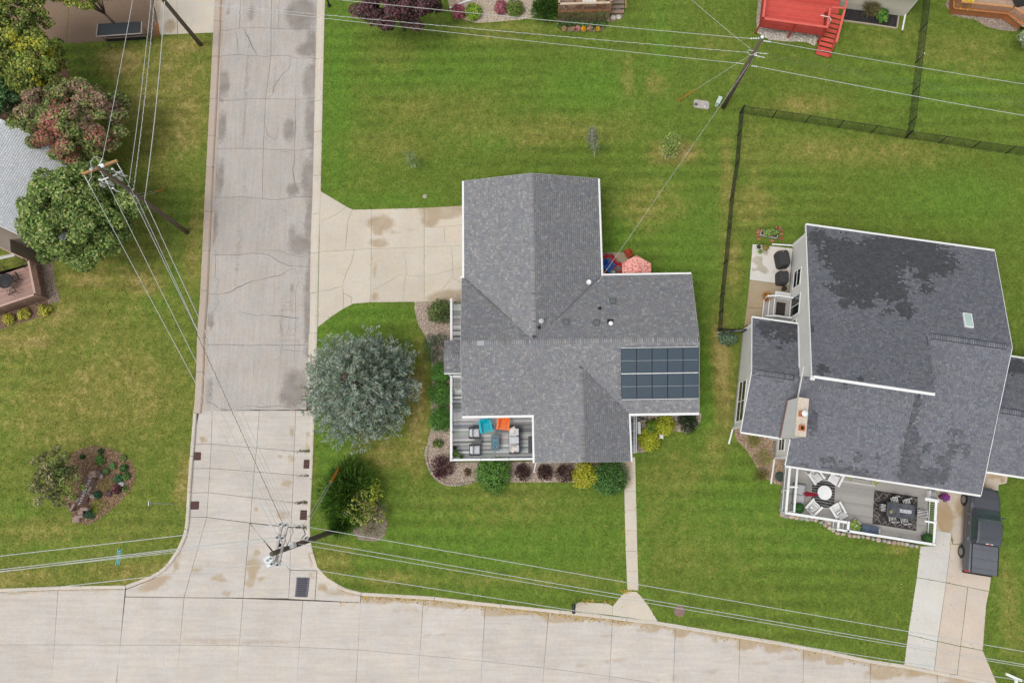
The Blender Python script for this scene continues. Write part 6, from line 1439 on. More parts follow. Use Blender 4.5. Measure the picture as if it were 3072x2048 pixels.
for s in(-1,1):
 xs=lambda z:s*(.93-(.93-.80)*(z-1.25)/.62+.012)
 for y0,y1,yt0,yt1 in((yb+.16,yb+1.03,yb+.3,yb+1.0),(yb+1.13,yw-.42,yb+1.12,yr1-.02)):
  mb=MB();mb.quad((xs(1.32),y0,1.32),(xs(1.32),y1,1.32),(xs(1.80),yt1,1.80),(xs(1.80),yt0,1.80));mb.build('side_window',MATS['glass_car'],trk)
 for y0,y1 in((yb+.04,yb+1.06),(yb+1.09,yb+2.08)):
  mb=MB();mb.hexa([(s*1.0,y0,.52),(s*1.008,y0,.52),(s*1.008,y1,.52),(s*1.0,y1,.52)],[(s*.955,y0,1.25),(s*.968,y0,1.25),(s*.968,y1,1.25),(s*.955,y1,1.25)]);dr_=mb.build('door',TP,trk)
  mb=MB();mb.box((s*.995,y0+.14,1.12),(.04,.2,.035));mb.build('handle',MATS['chrome'],dr_)
 mb=MB();mb.bbox((s*1.15,yw-.42,1.32),(.2,.10,.17),0,.03);mb.beam((s*.95,yw-.44,1.28),(s*1.08,yw-.42,1.30),.06,.04);mi=mb.build('mirror',TP,trk);mb=MB();mb.box((s*1.15,yw-.475,1.32),(.17,.012,.13));mb.build('mirror_glass',MATS['chrome'],mi)
 mb=MB();mb.bbox((s*.93,-1.17,1.06),(.14,.13,.38),0,.03);mb.build('taillight',MATS['tail_red'],trk)
 mb=MB();mb.bbox((s*.74,Lf-.10,.92),(.34,.18,.18),0,.04);mb.build('headlight',MATS['glass_dark'],trk)
 for y in(0,wb_):
  w_=bpy.data.objects.new('wheel',None);COL.objects.link(w_);w_.parent=trk;w_.location=(s*.90,y,.40);ORG[w_.name]=(0,0,0)
  prof=[(.22,-.12),(.36,-.125),(.395,-.09),(.40,0),(.395,.09),(.36,.125),(.22,.12)];mb=MB();n=22;V=[];F=[]
  for r_,x_ in prof:V+=[(x_,r_*math.cos(6.2832*k/n),r_*math.sin(6.2832*k/n))for k in range(n)]
  for i in range(len(prof)-1):F+=[(i*n+k,i*n+(k+1)%n,(i+1)*n+(k+1)%n,(i+1)*n+k)for k in range(n)]
  mb.add(V,F);mb.build('tyre',MATS['tyre'],w_)
  mb=MB()
  for k in range(10):a=6.2832*k/10;mb.hexa([(s*.09,.05*math.cos(a-.5),.05*math.sin(a-.5)),(s*.09,.05*math.cos(a+.5),.05*math.sin(a+.5)),(s*.10,.235*math.cos(a+.12),.235*math.sin(a+.12)),(s*.10,.235*math.cos(a-.12),.235*math.sin(a-.12))],[(s*.125,.05*math.cos(a-.5),.05*math.sin(a-.5)),(s*.125,.05*math.cos(a+.5),.05*math.sin(a+.5)),(s*.125,.235*math.cos(a+.10),.235*math.sin(a+.10)),(s*.125,.235*math.cos(a-.10),.235*math.sin(a-.10))])
  V=[(s*x_,r_*math.cos(6.2832*k/20),r_*math.sin(6.2832*k/20))for r_,x_ in((.225,.08),(.235,.128),(.255,.128))for k in range(20)];mb.add(V,[(i*20+k,i*20+(k+1)%20,(i+1)*20+(k+1)%20,(i+1)*20+k)for i in range(2)for k in range(20)]);mb.build('rim',MATS['rim'],w_)
  mb=MB();mb.add([(s*.07,.225*math.cos(6.2832*k/20),.225*math.sin(6.2832*k/20))for k in range(20)],[tuple(range(20))]);mb.build('brake_disc',MATS['black_plastic'],w_)
  mb=MB();mb.add([(s*1.006-s*.9,(.46 if i else .40)*math.cos(a),(.46 if i else .40)*math.sin(a))for i in(0,1)for a in np.linspace(-.2,3.34,14)],[(k,k+1,15+k,14+k)for k in range(13)]);mb.build('wheel_arch',MATS['black_plastic'],w_)
mb=MB();mb.bbox((0,-.28,1.40),(1.82,1.86,.05),0,.02);tn=mb.build('bed_cover',MATS['tonneau'],trk)
for x in(-.86,.86):mb=MB();mb.bbox((x,-.28,1.425),(.07,1.86,.03),0,.01);mb.build('cover_rail',MATS['black_plastic'],tn)
for y in(.34,-.28,-.9):mb=MB();mb.box((0,y,1.427),(1.64,.012,.006));mb.build('cover_seam',MATS['black_plastic'],tn)
mb=MB();mb.bbox((0,-1.25,.62),(1.9,.2,.2),0,.05);mb.build('rear_bumper',MATS['black_plastic'],trk);mb=MB();mb.bbox((0,-1.215,1.08),(1.62,.05,.52),0,.02);mb.build('tailgate',TP,trk)
mb=MB();mb.bbox((0,yb+.03,1.845),(.46,.06,.05),0,.015);bl=mb.build('brake_light',MATS['white_metal'],trk);mb=MB();mb.box((0,yb+.012,1.855),(.2,.05,.045));mb.build('lens',MATS['tail_red'],bl)
mb=MB();mb.bbox((0,Lf+.03,.72),(1.1,.06,.36),0,.02);mb.build('grille',MATS['black_plastic'],trk)
for y in(.1,-.1):pass
mb=MB()
for x in(-.5,-.25,.0,.25,.5):mb.bbox((x,(yr0+yr1)/2+.05,1.925),(.06,(yr1-yr0)*.8,.025),0,.012)
mb.build('roof_rib',TP,trk)['kind']='stuff'
rt=math.atan2(ax.y,ax.x)-math.pi/2;rgt=Vector((ax.y,-ax.x,0));put(trk,Vector((wr.x,wr.y,.012))+rgt*1.0,rt)

# ---------------------------------------------------------------- garden furniture
def adirondack(label,col,cushion=None,plastic=True,group=None):
 t=proto('adirondack_chair',label,'chair',group);m=PLA
 def bar(nm,a,b,w,h):q=cmb(tuple(np.clip(np.array(col)*random.uniform(.93,1.06),0,1)));q.beam(a,b,w,h);return q.build(nm,m,t)
 for i in range(5):y=.42-i*.125;bar('seat_slat',(-.28,y,.38-i*.03),(.28,y,.38-i*.03),.105,.022)
 for i in range(5):x=(i-2)*.112;hh=.96-abs(i-2)*.04;bar('back_slat',(x*.85,-.13,.24),(x*1.12,-.46,hh),.095,.02)
 for s in(-1,1):
  bar('arm',(s*.35,-.36,.57),(s*.38,.50,.57),.14,.025);bar('leg',(s*.33,.42,0),(s*.33,.42,.56),.085,.03);bar('leg',(s*.29,-.52,.02),(s*.30,.44,.36),.03,.10)
 bar('back_brace',(-.36,-.33,.55),(.36,-.33,.55),.03,.07)
 if cushion:
  q=cmb((.74,.74,.73));pillow(q,(0,0,0),(.40,.40,.12));c=q.build('cushion',FAB,t);c.location=(0,-.14,.50);c.rotation_euler=(math.radians(48),0,random.uniform(-.2,.2))
  q=cmb((.02,.022,.05))
  for i in range(4):
   for j in range(4):
    if(i*3+j)%4!=3:x,y=(i-1.5)*.088,(j-1.5)*.088;q.hexa([(x-.032,y-.012,.040),(x+.015,y-.040,.040),(x+.034,y+.01,.040),(x-.012,y+.038,.040)],[(x-.032,y-.012,.068),(x+.015,y-.040,.068),(x+.034,y+.01,.068),(x-.012,y+.038,.068)])
  k=q.build('print',FAB,c);k['kind']='stuff'
 return t
Z1=dz
put(adirondack('turquoise adirondack chair on the grey deck',(.0,.44,.55)),W('dp',975,385,Z1+.3)*1-Vector((0,0,.3)),heading(.25,-1))
put(adirondack('orange adirondack chair on the grey deck',(.93,.20,.035)),W('dp',1430,320,Z1+.3)-Vector((0,0,.3)),heading(-.1,-1))
CUSH,WICK=(.58,.59,.61),(.045,.047,.055)
def lounge(name,label,cat,seats,w=.62,d=.66,arm=.07):
 t=proto(name,label,cat);L=w*seats
 q=cmb(WICK);q.bbox((0,0,.17),(L+arm*2,d+.08,.30),0,.03);q.build('base',GEN,t)
 for s in(-1,1):q=cmb(WICK);q.bbox((s*(L/2+arm/2),0,.33),(arm,d+.08,.42),0,.02);q.build('armrest',GEN,t)
 q=cmb(WICK);q.bbox((0,-d/2-.02,.42),(L+arm*2,.07,.56),0,.02);q.build('backrest',GEN,t)
 for i in range(seats):
  x=(i-(seats-1)/2)*w;q=cmb(tuple(np.array(CUSH)*random.uniform(.95,1.05)));pillow(q,(x,.07,.39),(w*.98,d*.82,.20));q.build('seat_cushion',FAB,t)
  q=cmb(tuple(np.array(CUSH)*random.uniform(.97,1.08)));pillow(q,(x,-d*.36,.56),(w*.96,.24,.40));q.build('back_cushion',FAB,t)
 return t
put(lounge('armchair','grey cushioned wicker armchair on the deck, the one nearer the turquoise chair','armchair',1),W('dp',705,570,Z1+.4)-Vector((0,0,.4)),heading(1,0));put(lounge('armchair','grey cushioned wicker armchair on the deck, the one nearer the potted plants','armchair',1),W('dp',718,1000,Z1+.4)-Vector((0,0,.4)),heading(1,.0))
put(lounge('sofa','long grey three-seat wicker sofa on the grey deck','sofa',3,.56),W('dp',1700,755,Z1+.4)-Vector((0,0,.4)),heading(-1,-.02))
FLOW=[(.75,.70,.62),(.70,.62,.50),(.62,.30,.28),(.20,.12,.10),(.78,.76,.72)]
for x,y,lab in((1680,500,'cream floral throw pillow on the end of the sofa near the orange chair'),(1690,975,'cream floral throw pillow on the end of the sofa nearest the front rail')):
 q=MB();q.cur=(.74,.68,.58);pillow(q,(0,0,0),(.42,.42,.16));q.c=[tuple(pick(FLOW[:2]+FLOW[4:],1,.05)[0])if random.random()>.12 else tuple(pick(FLOW[2:4],1,.1)[0])for _ in q.f];o=q.build('throw_pillow',FAB);tag(o,lab,'pillow');o.location=W('dp',x,y,Z1+.62);o.rotation_euler=(.25,.2,.5)
ft=proto('fire_table','slate blue rectangular fire table with turquoise glass stones','fire table');q=cmb((.115,.155,.185));q.bbox((0,0,.28),(.50,1.0,.5),0,.02);q.build('cabinet',GEN,ft)
for(cx,cy,sx,sy)in((-.2,0,.15,1.10),(.2,0,.15,1.10),(0,.44,.25,.22),(0,-.44,.25,.22)):q=cmb((.13,.175,.205));q.bbox((cx,cy,.545),(sx,sy,.04),0,.008);q.build('table_top',GEN,ft)
q=MB()
for i in range(130):
 q.cur=random.choice([(.02,.30,.48),(.05,.42,.58),(.03,.22,.38),(.75,.80,.82),(.10,.50,.62)]);s=random.uniform(.012,.024);q.ball((random.uniform(-.11,.11),random.uniform(-.31,.31),.55+random.uniform(-.01,.02)),(s,s,s),6,4)
q.build('fire_glass',PLA,ft)['kind']='stuff';put(ft,W('dp',1222,820,Z1+.5)-Vector((0,0,.5)),.0)
tb=proto('side_table','small dark slatted side table between the two grey armchairs','table')
for i in range(7):q=cmb((.13,.135,.14));q.box((-.19+i*.0633,0,.42),(.05,.44,.022));q.build('slat',GEN,tb)
for sx in(-1,1):
 for sy in(-1,1):q=cmb((.11,.115,.12));q.box((sx*.18,sy*.19,.2),(.04,.04,.41));q.build('leg',GEN,tb)
for s in(-1,1):q=cmb((.11,.115,.12));q.box((0,s*.19,.395),(.4,.03,.03));q.build('rail',GEN,tb)
put(tb,W('dp',790,795,Z1+.4)-Vector((0,0,.4)))
bx=proto('storage_bench','dark charcoal storage bench against the gable wall on the deck','bench');q=cmb((.055,.058,.066));q.bbox((0,0,.25),(.30,1.08,.5),0,.03);q.build('chest',GEN,bx);q=cmb((.07,.073,.082));q.bbox((0,0,.52),(.34,1.14,.05),0,.03);q.build('lid',GEN,bx);put(bx,W('dp',2118,870,Z1+.5)-Vector((0,0,.5)))
def flower_pot(label,p,r,h,potcol,pal,fr,n=260,size=.07,style='leaf',cat='potted plant',group=None,fh=None,flowers=None,name='potted_plant'):
 t=thing(name,label,cat,p,group);b=Vector(p);q=cmb(potcol);q.lathe([(r*.7,0),(r*.95,h*.8),(r,h),(r*1.06,h),(r*1.06,h*.94),(r*1.0,h*.93)],b,14);q.lathe([(r*.97,h*.8),(r*.5,h*.82)],b,14);q.build('pot',GEN,t)
 C=clumps((b.x,b.y,b.z+h+(fh or fr)*.35),(fr,fr,(fh or fr)*.7),12,.45,low=-.3);P_,D_,idx=cloud(C,n);c=pick(pal,n,.12)
 if flowers:k=rng.random(n)<flowers[1];c[k]=pick(flowers[0],int(k.sum()),.08)
 if style=='leaf':leaves('foliage',t,MATS['leaf'],P_,D_+rng.normal(0,.5,(n,3))+np.array([0,0,.5]),size,c)
 else:shoots('foliage',t,MATS['leaf'],P_*.6+np.array(b+Vector((0,0,h)))*.4,D_+np.array([0,0,.3]),size*2.2,size*.4,c)
 return t
GRN=[(.05,.10,.02),(.07,.13,.025),(.04,.075,.02),(.10,.15,.03)]
flower_pot('leafy plant in a white-rimmed pot in the corner of the deck',W('dp',245,1110,Z1+.02),.21,.38,(.62,.62,.60),GRN,.24,420,.07);flower_pot('dark foliage in a small black pot beside the white-rimmed pot',W('dp',215,950,Z1),.12,.3,(.03,.03,.03),[(.02,.03,.02),(.03,.045,.025)],.13,150,.06);flower_pot('small bushy plant in a little pot by the corner of the deck',W('dp',375,1175,Z1),.10,.2,(.2,.18,.16),GRN,.13,170,.05)
# white planter box by the ramp, egress well, garden ornament
wb2=thing('planter_bench','flat white box standing beside the boarded ramp','box',W('fr',252,360));a,b=W('fr',218,232,.62),W('fr',290,488,.62);mb=MB();mb.bbox(((a.x+b.x)/2,(a.y+b.y)/2,.3),(abs(b.x-a.x)-.04,abs(b.y-a.y)-.05,.6),0,.02);mb.build('cabinet',MATS['white_vinyl'],wb2);mb=MB();mb.bbox(((a.x+b.x)/2,(a.y+b.y)/2,.615),(abs(b.x-a.x),abs(b.y-a.y),.04),0,.015);mb.build('lid',MATS['white_vinyl'],wb2)
ew=thing('window_well','dark basement window well with a pale curved rim under the eave','window well',W('fr',335,165));P=[W('fr',*k)for k in((232,100),(240,180),(270,210),(330,222),(440,215))];mb=MB()
for a,b in zip(P,P[1:]):mb.beam(a+Vector((0,0,.08)),b+Vector((0,0,.08)),.07,.25)
mb.build('rim',MATS['pad_concrete'],ew);mb=MB();mb.prism([(p.x,p.y)for p in P]+[tuple(W('fr',440,60)[:2]),tuple(W('fr',235,60)[:2])],.0,.03);mb.build('cover',MATS['black_plastic'],ew)  # flat black sheet stands in for the dark inside of the well
og=thing('garden_ornament','small white bird bath ornament beside the yellow-green shrubs','ornament',W('fr',690,545));p=W('fr',690,545);mb=MB();mb.lathe([(.06,0),(.04,.12),(.04,.3),(.13,.36),(.14,.39),(.05,.37)],p,12);mb.build('stand',MATS['white_trim'],og);mb=MB()
for a in(.6,2.2,3.9,5.4):mb.ball((p.x+.12*math.cos(a),p.y+.12*math.sin(a),.42),(.10,.05,.035),8,5,rz=a)
mb.build('wing',MATS['white_trim'],og)['kind']='stuff'

# patio in the corner of the middle house: rug, blue chair, table, parasol
t=NT('medallion_rug');vo=t.n.new('ShaderNodeTexVoronoi');vo.inputs['Scale'].default_value=1.75;vo.inputs['Randomness'].default_value=.35;t.link(t.pos,vo.inputs['Vector']);d=vo.outputs['Distance']
ringf=t.math('SINE',t.math('MULTIPLY',d,70));c=t.mix(t.ramp(d,.44,.46),t.mix(t.ramp(ringf,-.1,.1),(.30,.24,.20),(.10,.13,.13)),(.36,.012,.02));c=t.mix(t.ramp(t.noise(60,2),.45,.65,0,.6),c,(.42,.06,.06));t.link(c,t.b.inputs['Base Color']);t.b.inputs['Roughness'].default_value=.95;MATS['medallion_rug']=t.m
rug=MB();P=[W('pt',*k,.03)for k in((240,330),(640,330),(900,620),(1300,900),(1300,1300),(240,1300))];rug.prism([(p.x,p.y)for p in P][::-1],.014,.026);tag(rug.build('rug',MATS['medallion_rug']),'red patterned medallion rug on the corner patio','rug')
put(adirondack('royal blue adirondack chair on the red rug',(.01,.10,.46)),W('pt',500,790,.3)-Vector((0,0,.28)),heading(.75,-.65),.85)
pt_=thing('side_table','small round teal side table on the red rug','table',W('pt',690,1050,.03));p=W('pt',690,1040,.5);q=cmb((.02,.16,.25));q.lathe([(.24,.47),(.25,.50),(.24,.51),(.05,.51)],(p.x,p.y,0),18);q.build('table_top',PLA,pt_)
for a in(.3,2.4,4.5):q=cmb((.02,.13,.2));q.tube([(p.x+.18*math.cos(a),p.y+.18*math.sin(a),.03),(p.x+.1*math.cos(a),p.y+.1*math.sin(a),.48)],.015,5);q.build('leg',PLA,pt_)
flower_pot('white flowers in a pot on the teal side table',Vector((p.x,p.y,.51)),.08,.12,(.5,.5,.48),[(.8,.78,.68),(.75,.72,.58),(.25,.3,.1)],.13,160,.05)
t=NT('parasol_dots');vo=t.n.new('ShaderNodeTexVoronoi');vo.inputs['Scale'].default_value=5.6;vo.inputs['Randomness'].default_value=.6;t.link(t.scalevec(1,1,.25),vo.inputs['Vector'])
hsv=t.n.new('ShaderNodeSeparateColor');t.link(vo.outputs['Color'],hsv.inputs[0]);k=t.mix(hsv.outputs[0],(.80,.29,.27),(.84,.42,.37));k=t.mix(t.ramp(hsv.outputs[1],.72,.74),k,(.80,.46,.25));k=t.mix(t.ramp(hsv.outputs[2],.8,.82),k,(.82,.50,.52));k=t.mix(t.ramp(vo.outputs['Distance'],.05,.32),k,tuple(np.array((.84,.40,.35))));c=t.mix(t.ramp(vo.outputs['Distance'],.50,.56),k,(.58,.20,.16));t.link(c,t.b.inputs['Base Color']);t.b.inputs['Roughness'].default_value=.85;MATS['parasol_dots']=t.m
um=thing('patio_umbrella','coral pink spotted hexagonal parasol by the corner patio','umbrella',W('pt',1535,975,0));c=W('pt',1535,975,2.25);R=1.165;mb=MB();apex=Vector((c.x,c.y,2.62));rim=[Vector((c.x+R*math.cos(math.radians(a)),c.y+R*math.sin(math.radians(a)),2.15))for a in(89,149,209,269,329,29)]
um.location=(c.x,c.y,.02);ORG[um.name]=(c.x,c.y,.02)
for a,b in zip(rim,rim[1:]+rim[:1]):
 N_=5
 for i in range(N_):
  f0,f1=i/N_,(i+1)/N_;L_=lambda e,f:apex+(e-apex)*f-Vector((0,0,.05*math.sin(math.pi*f)))
  m0,m1=(a+b)/2,None;mb.quad(L_(a,f0),L_(a,f1),L_(b,f1),L_(b,f0))
 mb.quad(a,a-Vector((0,0,.1)),b-Vector((0,0,.1)),b)
mb.build('canopy',MATS['parasol_dots'],um);mb=MB();mb.lathe([(.28,.0),(.24,.04),(.04,.09)],apex-Vector((0,0,.06)),12);mb.build('vent_cap',MATS['parasol_dots'],um);mb=MB();mb.tube([(c.x,c.y,.02),(c.x,c.y,2.72)],.022,8);mb.lathe([(.26,0),(.26,.05),(.05,.12)],(c.x,c.y,.02),14);mb.build('pole',MATS['galv'],um)
for r_ in rim:mb=MB();mb.tube([apex-Vector((0,0,.1)),r_-Vector((0,0,.04))],.01,5);mb.build('rib',MATS['galv'],um)
pt2=thing('patio_table','round patio table mostly hidden under the spotted parasol','table',(c.x,c.y,0));q=cmb((.05,.05,.06));q.lathe([(.55,.70),(.56,.72),(.55,.735),(.06,.735)],(c.x,c.y,0),20);q.build('table_top',GEN,pt2)
for a in(.5,2.1,3.6,5.2):q=cmb((.05,.05,.06));q.tube([(c.x+.45*math.cos(a),c.y+.45*math.sin(a),.02),(c.x+.4*math.cos(a),c.y+.4*math.sin(a),.71)],.018,5);q.build('leg',GEN,pt2)

# ---------------------------------------------------------------- front deck of the right-hand house
Z2=.5;ctr=W('wd',985,730,Z2)
def plan(c,x,y,h):p=W(c,x,y,Z2+h);return Vector((p.x,p.y,Z2))
for x,y,lab in((780,380,'white adirondack chair with a patterned cushion, the one nearest the corner of the house wall'),(1205,420,'white adirondack chair with a patterned cushion, under the gutter right of the round table'),(725,1045,'white adirondack chair with a patterned cushion, beside the clipped box ball'),(1245,1105,'white adirondack chair with a patterned cushion, by the front rail right of the round table')):
 p=plan('wd',x,y,.35);put(adirondack(lab,(.78,.78,.77),True,group='white chairs round the low table'),p,heading(ctr.x-p.x,ctr.y-p.y))
q=MB();A=[plan('wd',*k,0)for k in((735,465),(1198,530),(1172,1066),(705,975))];q.prism([(p.x,p.y)for p in A][::-1],Z2+.004,Z2+.014);rg_=q.build('rug',mat('rug_dark',(.052,.050,.052),.95,.15,8,.3,90));tag(rg_,'dark rug with thin pale stripes under the round white table','rug')
q=MB();L_=lambda a,b,f:a+(b-a)*f
for i in range(9):
 f=(i+.6)/9.3;a,b=L_(A[0],A[3],f),L_(A[1],A[2],f);q.beam(a+Vector((0,0,.0155)),b+Vector((0,0,.0155)),.028,.004)
q.build('stripe',mat('rug_line',(.42,.40,.39),.95,.06,8),rg_)['kind']='stuff'
for ch_ in rg_.children:pass
rt_=thing('coffee_table','low round white table between four white chairs','table',ctr);p=W('wd',985,730,Z2+.45);mb=MB();mb.lathe([(.46,.40),(.48,.43),(.475,.45),(.44,.456),(.05,.456)],(p.x,p.y,Z2),32);mb.build('table_top',MATS['white_trim'],rt_);mb=MB();mb.lathe([(.28,.015),(.24,.04),(.06,.1),(.06,.40)],(p.x,p.y,Z2),16);mb.build('pedestal',MATS['white_trim'],rt_)
lv=proto('loveseat','pale grey loveseat with thin dark frame along the left railing','loveseat')
for s in(-1,1):q=cmb((.43,.43,.44));pillow(q,(s*.36,.05,.36),(.70,.72,.14));q.build('seat_cushion',FAB,lv);q=cmb((.46,.46,.47));pillow(q,(s*.36,-.34,.56),(.68,.2,.4));q.build('back_cushion',FAB,lv)
for a,b in(((-.74,-.42,.3),(.74,-.42,.3)),((-.74,.42,.3),(.74,.42,.3)),((-.74,-.42,.3),(-.74,.42,.3)),((.74,-.42,.3),(.74,.42,.3)),((0,-.42,.28),(0,.42,.28))):q=cmb((.03,.03,.032));q.tube([a,b],.016,5);q.build('frame',GEN,lv)
for sx in(-.7,.7):
 for sy in(-.4,.4):q=cmb((.03,.03,.032));q.tube([(sx,sy,0),(sx,sy,.5)],.018,5);q.build('leg',GEN,lv)
put(lv,plan('wd',450,765,.3),heading(1,-.15),.95)
cu=thing('closed_umbrella','closed crimson patio umbrella standing by the round white table','umbrella',plan('wd',470,745,0));b=plan('wd',470,745,0);tpv=W('wd',860,775,3.2);tpv=Vector((tpv.x,tpv.y,3.2));dv_=tpv-b
q=cmb((.03,.03,.03));q.tube([b,tpv],.022,7);q.lathe([(.26,0),(.25,.06),(.05,.12)],b,14);q.build('pole',GEN,cu);q=MB();n=12;V=[];F=[]
for i,(f,r_)in enumerate(((.30,.10),(.36,.14),(.5,.115),(.65,.10),(.8,.085),(.92,.06),(.985,.02))):
 c=b+dv_*f;V+=[c+Vector((math.cos(6.283*k/n)*r_*(1.25 if k%2 else .75),math.sin(6.283*k/n)*r_*(1.25 if k%2 else .75),0))for k in range(n)]
q.cur=(.30,.010,.03);q.add(V,[(i*n+k,i*n+(k+1)%n,(i+1)*n+(k+1)%n,(i+1)*n+k)for i in range(6)for k in range(n)]+[tuple(range(n-1,-1,-1))]);q.build('canopy',FAB,cu)
def topiary(label,c,x,y,r=.34):
 p=plan(c,x,y,.55);t=thing('box_ball',label,'potted shrub',p,'clipped box balls in pots');q=cmb((.10,.10,.11));q.hexa([(p.x-.15,p.y-.15,Z2),(p.x+.15,p.y-.15,Z2),(p.x+.15,p.y+.15,Z2),(p.x-.15,p.y+.15,Z2)],[(p.x-.2,p.y-.2,Z2+.38),(p.x+.2,p.y-.2,Z2+.38),(p.x+.2,p.y+.2,Z2+.38),(p.x-.2,p.y+.2,Z2+.38)]);q.build('pot',GEN,t)
 n=1100;z=rng.uniform(-.8,1,n);a=rng.uniform(0,6.283,n);qq=np.sqrt(1-z*z);D_=np.stack([qq*np.cos(a),qq*np.sin(a),z],1);P_=np.array([p.x,p.y,Z2+.62])+D_*r*rng.uniform(.86,1.0,(n,1));leaves('foliage',t,MATS['leaf'],P_,D_+rng.normal(0,.35,(n,3)),.055,pick([(.028,.085,.02),(.035,.10,.022),(.022,.07,.018)],n,.1))
topiary('clipped green box ball in a pot beside the left rail of the deck','wd',455,1045);topiary('clipped green box ball in a dark pot at the right corner of the deck','c15',1890,1035,.33)
flower_pot('white hydrangea in a pot behind the rail jog of the deck',plan('c15',1045,885,.5),.2,.35,(.5,.5,.5),[(.16,.24,.03),(.22,.28,.04),(.10,.18,.03)],.36,520,.10,flowers=([(.75,.76,.66),(.8,.8,.74)],.22));flower_pot('pale yellow flowers in a dark pot under the gutter, the left one',plan('c15',985,322,.3),.11,.22,(.04,.04,.05),[(.42,.40,.22),(.52,.48,.32),(.25,.27,.12)],.20,220,.07);flower_pot('pale yellow flowers in a purple pot under the gutter, the right one',plan('c15',1275,372,.3),.13,.24,(.12,.08,.16),[(.46,.46,.20),(.55,.54,.34),(.26,.32,.10)],.24,280,.08)
q=MB();A=[plan('c15',*k,0)for k in((1035,318),(1168,338),(1165,350),(1035,332))];q.prism([(p.x,p.y)for p in A][::-1],Z2+.004,Z2+.018);tag(q.build('door_mat',MATS['door_mat']),'dark strip of door mat under the gutter of the front deck','door mat')
bb=thing('storage_bench','navy blue storage bench along the front rail of the deck','bench',plan('c15',1215,930,.4));p=plan('c15',1215,930,.4);q=cmb((.06,.085,.135));q.bbox((p.x,p.y,Z2+.2),(1.05,.46,.40),_a2,.03);q.build('chest',GEN,bb)
for s,c_ in((-.27,(.075,.105,.16)),(.27,(.07,.095,.15))):q=cmb(c_);o_=Matrix.Rotation(_a2,3,'Z')@Vector((s,0,0));q.bbox((p.x+o_.x,p.y+o_.y,Z2+.42),(.5,.5,.05),_a2,.02);q.build('lid',GEN,bb)
o_=Matrix.Rotation(_a2,3,'Z')@Vector((.62,-.05,0));q=cmb((.36,.37,.39));q.bbox((p.x+o_.x,p.y+o_.y,Z2+.25),(.12,.40,.46),_a2,.02);q.build('side_tray',GEN,bb)
# dining set on its patterned rug
q=MB();A=[plan('rg',*k,0)for k in((180,228),(1202,392),(1165,1190),(132,1020))];q.prism([(p.x,p.y)for p in A][::-1],Z2+.004,Z2+.014);dr_=q.build('rug',mat('rug_dark2',(.050,.044,.044),.95,.2,5,.3,90));tag(dr_,'dark rug with thin diamond lines under the dining table','rug')
q=MB();Zr=Z2+.0185
def rl(P,w=.022):
 pts=[L_(L_(A[0],A[1],u),L_(A[3],A[2],u),v)for u,v in P]
 for a,b in zip(pts,pts[1:]):q.beam((a.x,a.y,Zr),(b.x,b.y,Zr),w,.004)
for u0_ in(.0,.34,.67):
 for v0_,s in((.0,1),(1.0,-1)):
  f=lambda u,v:(u0_+u*.33,v0_+s*v)
  rl([f(.0,.02),f(.45,.26)]);rl([f(.1,.28),f(.25,.2),f(.3,.24),f(.6,.03)]);rl([f(.38,.13),f(.5,.05),f(.63,.13),f(.5,.21),f(.38,.13)])if u0_ else rl([f(.02,.3),f(.16,.24),f(.22,.28)]);rl([f(.66,.02),f(.8,.1),f(.86,.07),f(.98,.15)]);rl([f(.7,.22),f(1.0,.05)])
for u,s in((0,1),(1,-1)):
 for v in(.35,.58,.78):g_=lambda a,b:(u+s*a,v+b);rl([g_(.0,.0),g_(.07,-.06),g_(.09,-.03),g_(.15,-.08)]);rl([g_(.0,.01),g_(.08,.09),g_(.11,.07),g_(.17,.14)])
q.build('pattern',mat('rug_line2',(.33,.29,.27),.95,.06,8),dr_)['kind']='stuff'
dt=thing('dining_table','dark glass dining table with a chevron runner, set on the patterned rug','table',plan('rg',800,715,.7));p=plan('rg',800,715,.7);Rz=Matrix.Rotation(_a2+.02,3,'Z');TW,TD=1.86,.98
tp_m=mat('table_glass',(.075,.080,.092),.22,.35,3.5,.02,40,fine=.12)
for s in(-1,1):o_=Rz@Vector((s*TW/4,0,0));mb=MB();mb.bbox((p.x+o_.x,p.y+o_.y,Z2+.72),(TW/2-.006,TD,.025),_a2+.02,.01);mb.build('table_top',tp_m,dt)
for sx in(-1,1):
 for sy in(-1,1):o_=Rz@Vector((sx*(TW/2-.08),sy*(TD/2-.08),0));mb=MB();mb.tube([(p.x+o_.x,p.y+o_.y,Z2),(p.x+o_.x,p.y+o_.y,Z2+.71)],.025,6);mb.build('leg',MATS['dark_metal'],dt)
rn=MB();k=9
for i in range(k):
 for s in(-1,1):
  x0=-.02+i*.088;a=Rz@Vector((x0,0,0));b=Rz@Vector((x0-.055,s*.115,0));rn.beam((p.x+a.x,p.y+a.y,Z2+.7385),(p.x+b.x,p.y+b.y,Z2+.7385),.045,.006)
o=rn.build('table_runner',mat('runner',(.72,.73,.76),.9,.05,9));tag(o,'white chevron runner on the right half of the dark dining table','table runner')
flower_pot('small gold centrepiece on the left half of the dark dining table',(lambda v:Vector((v.x,v.y,Z2+.735)))(W('rg',550,735,Z2+.75)),.05,.05,(.4,.3,.08),[(.42,.30,.05),(.30,.22,.06),(.5,.42,.2)],.12,70,.06,name='centrepiece',cat='centrepiece')
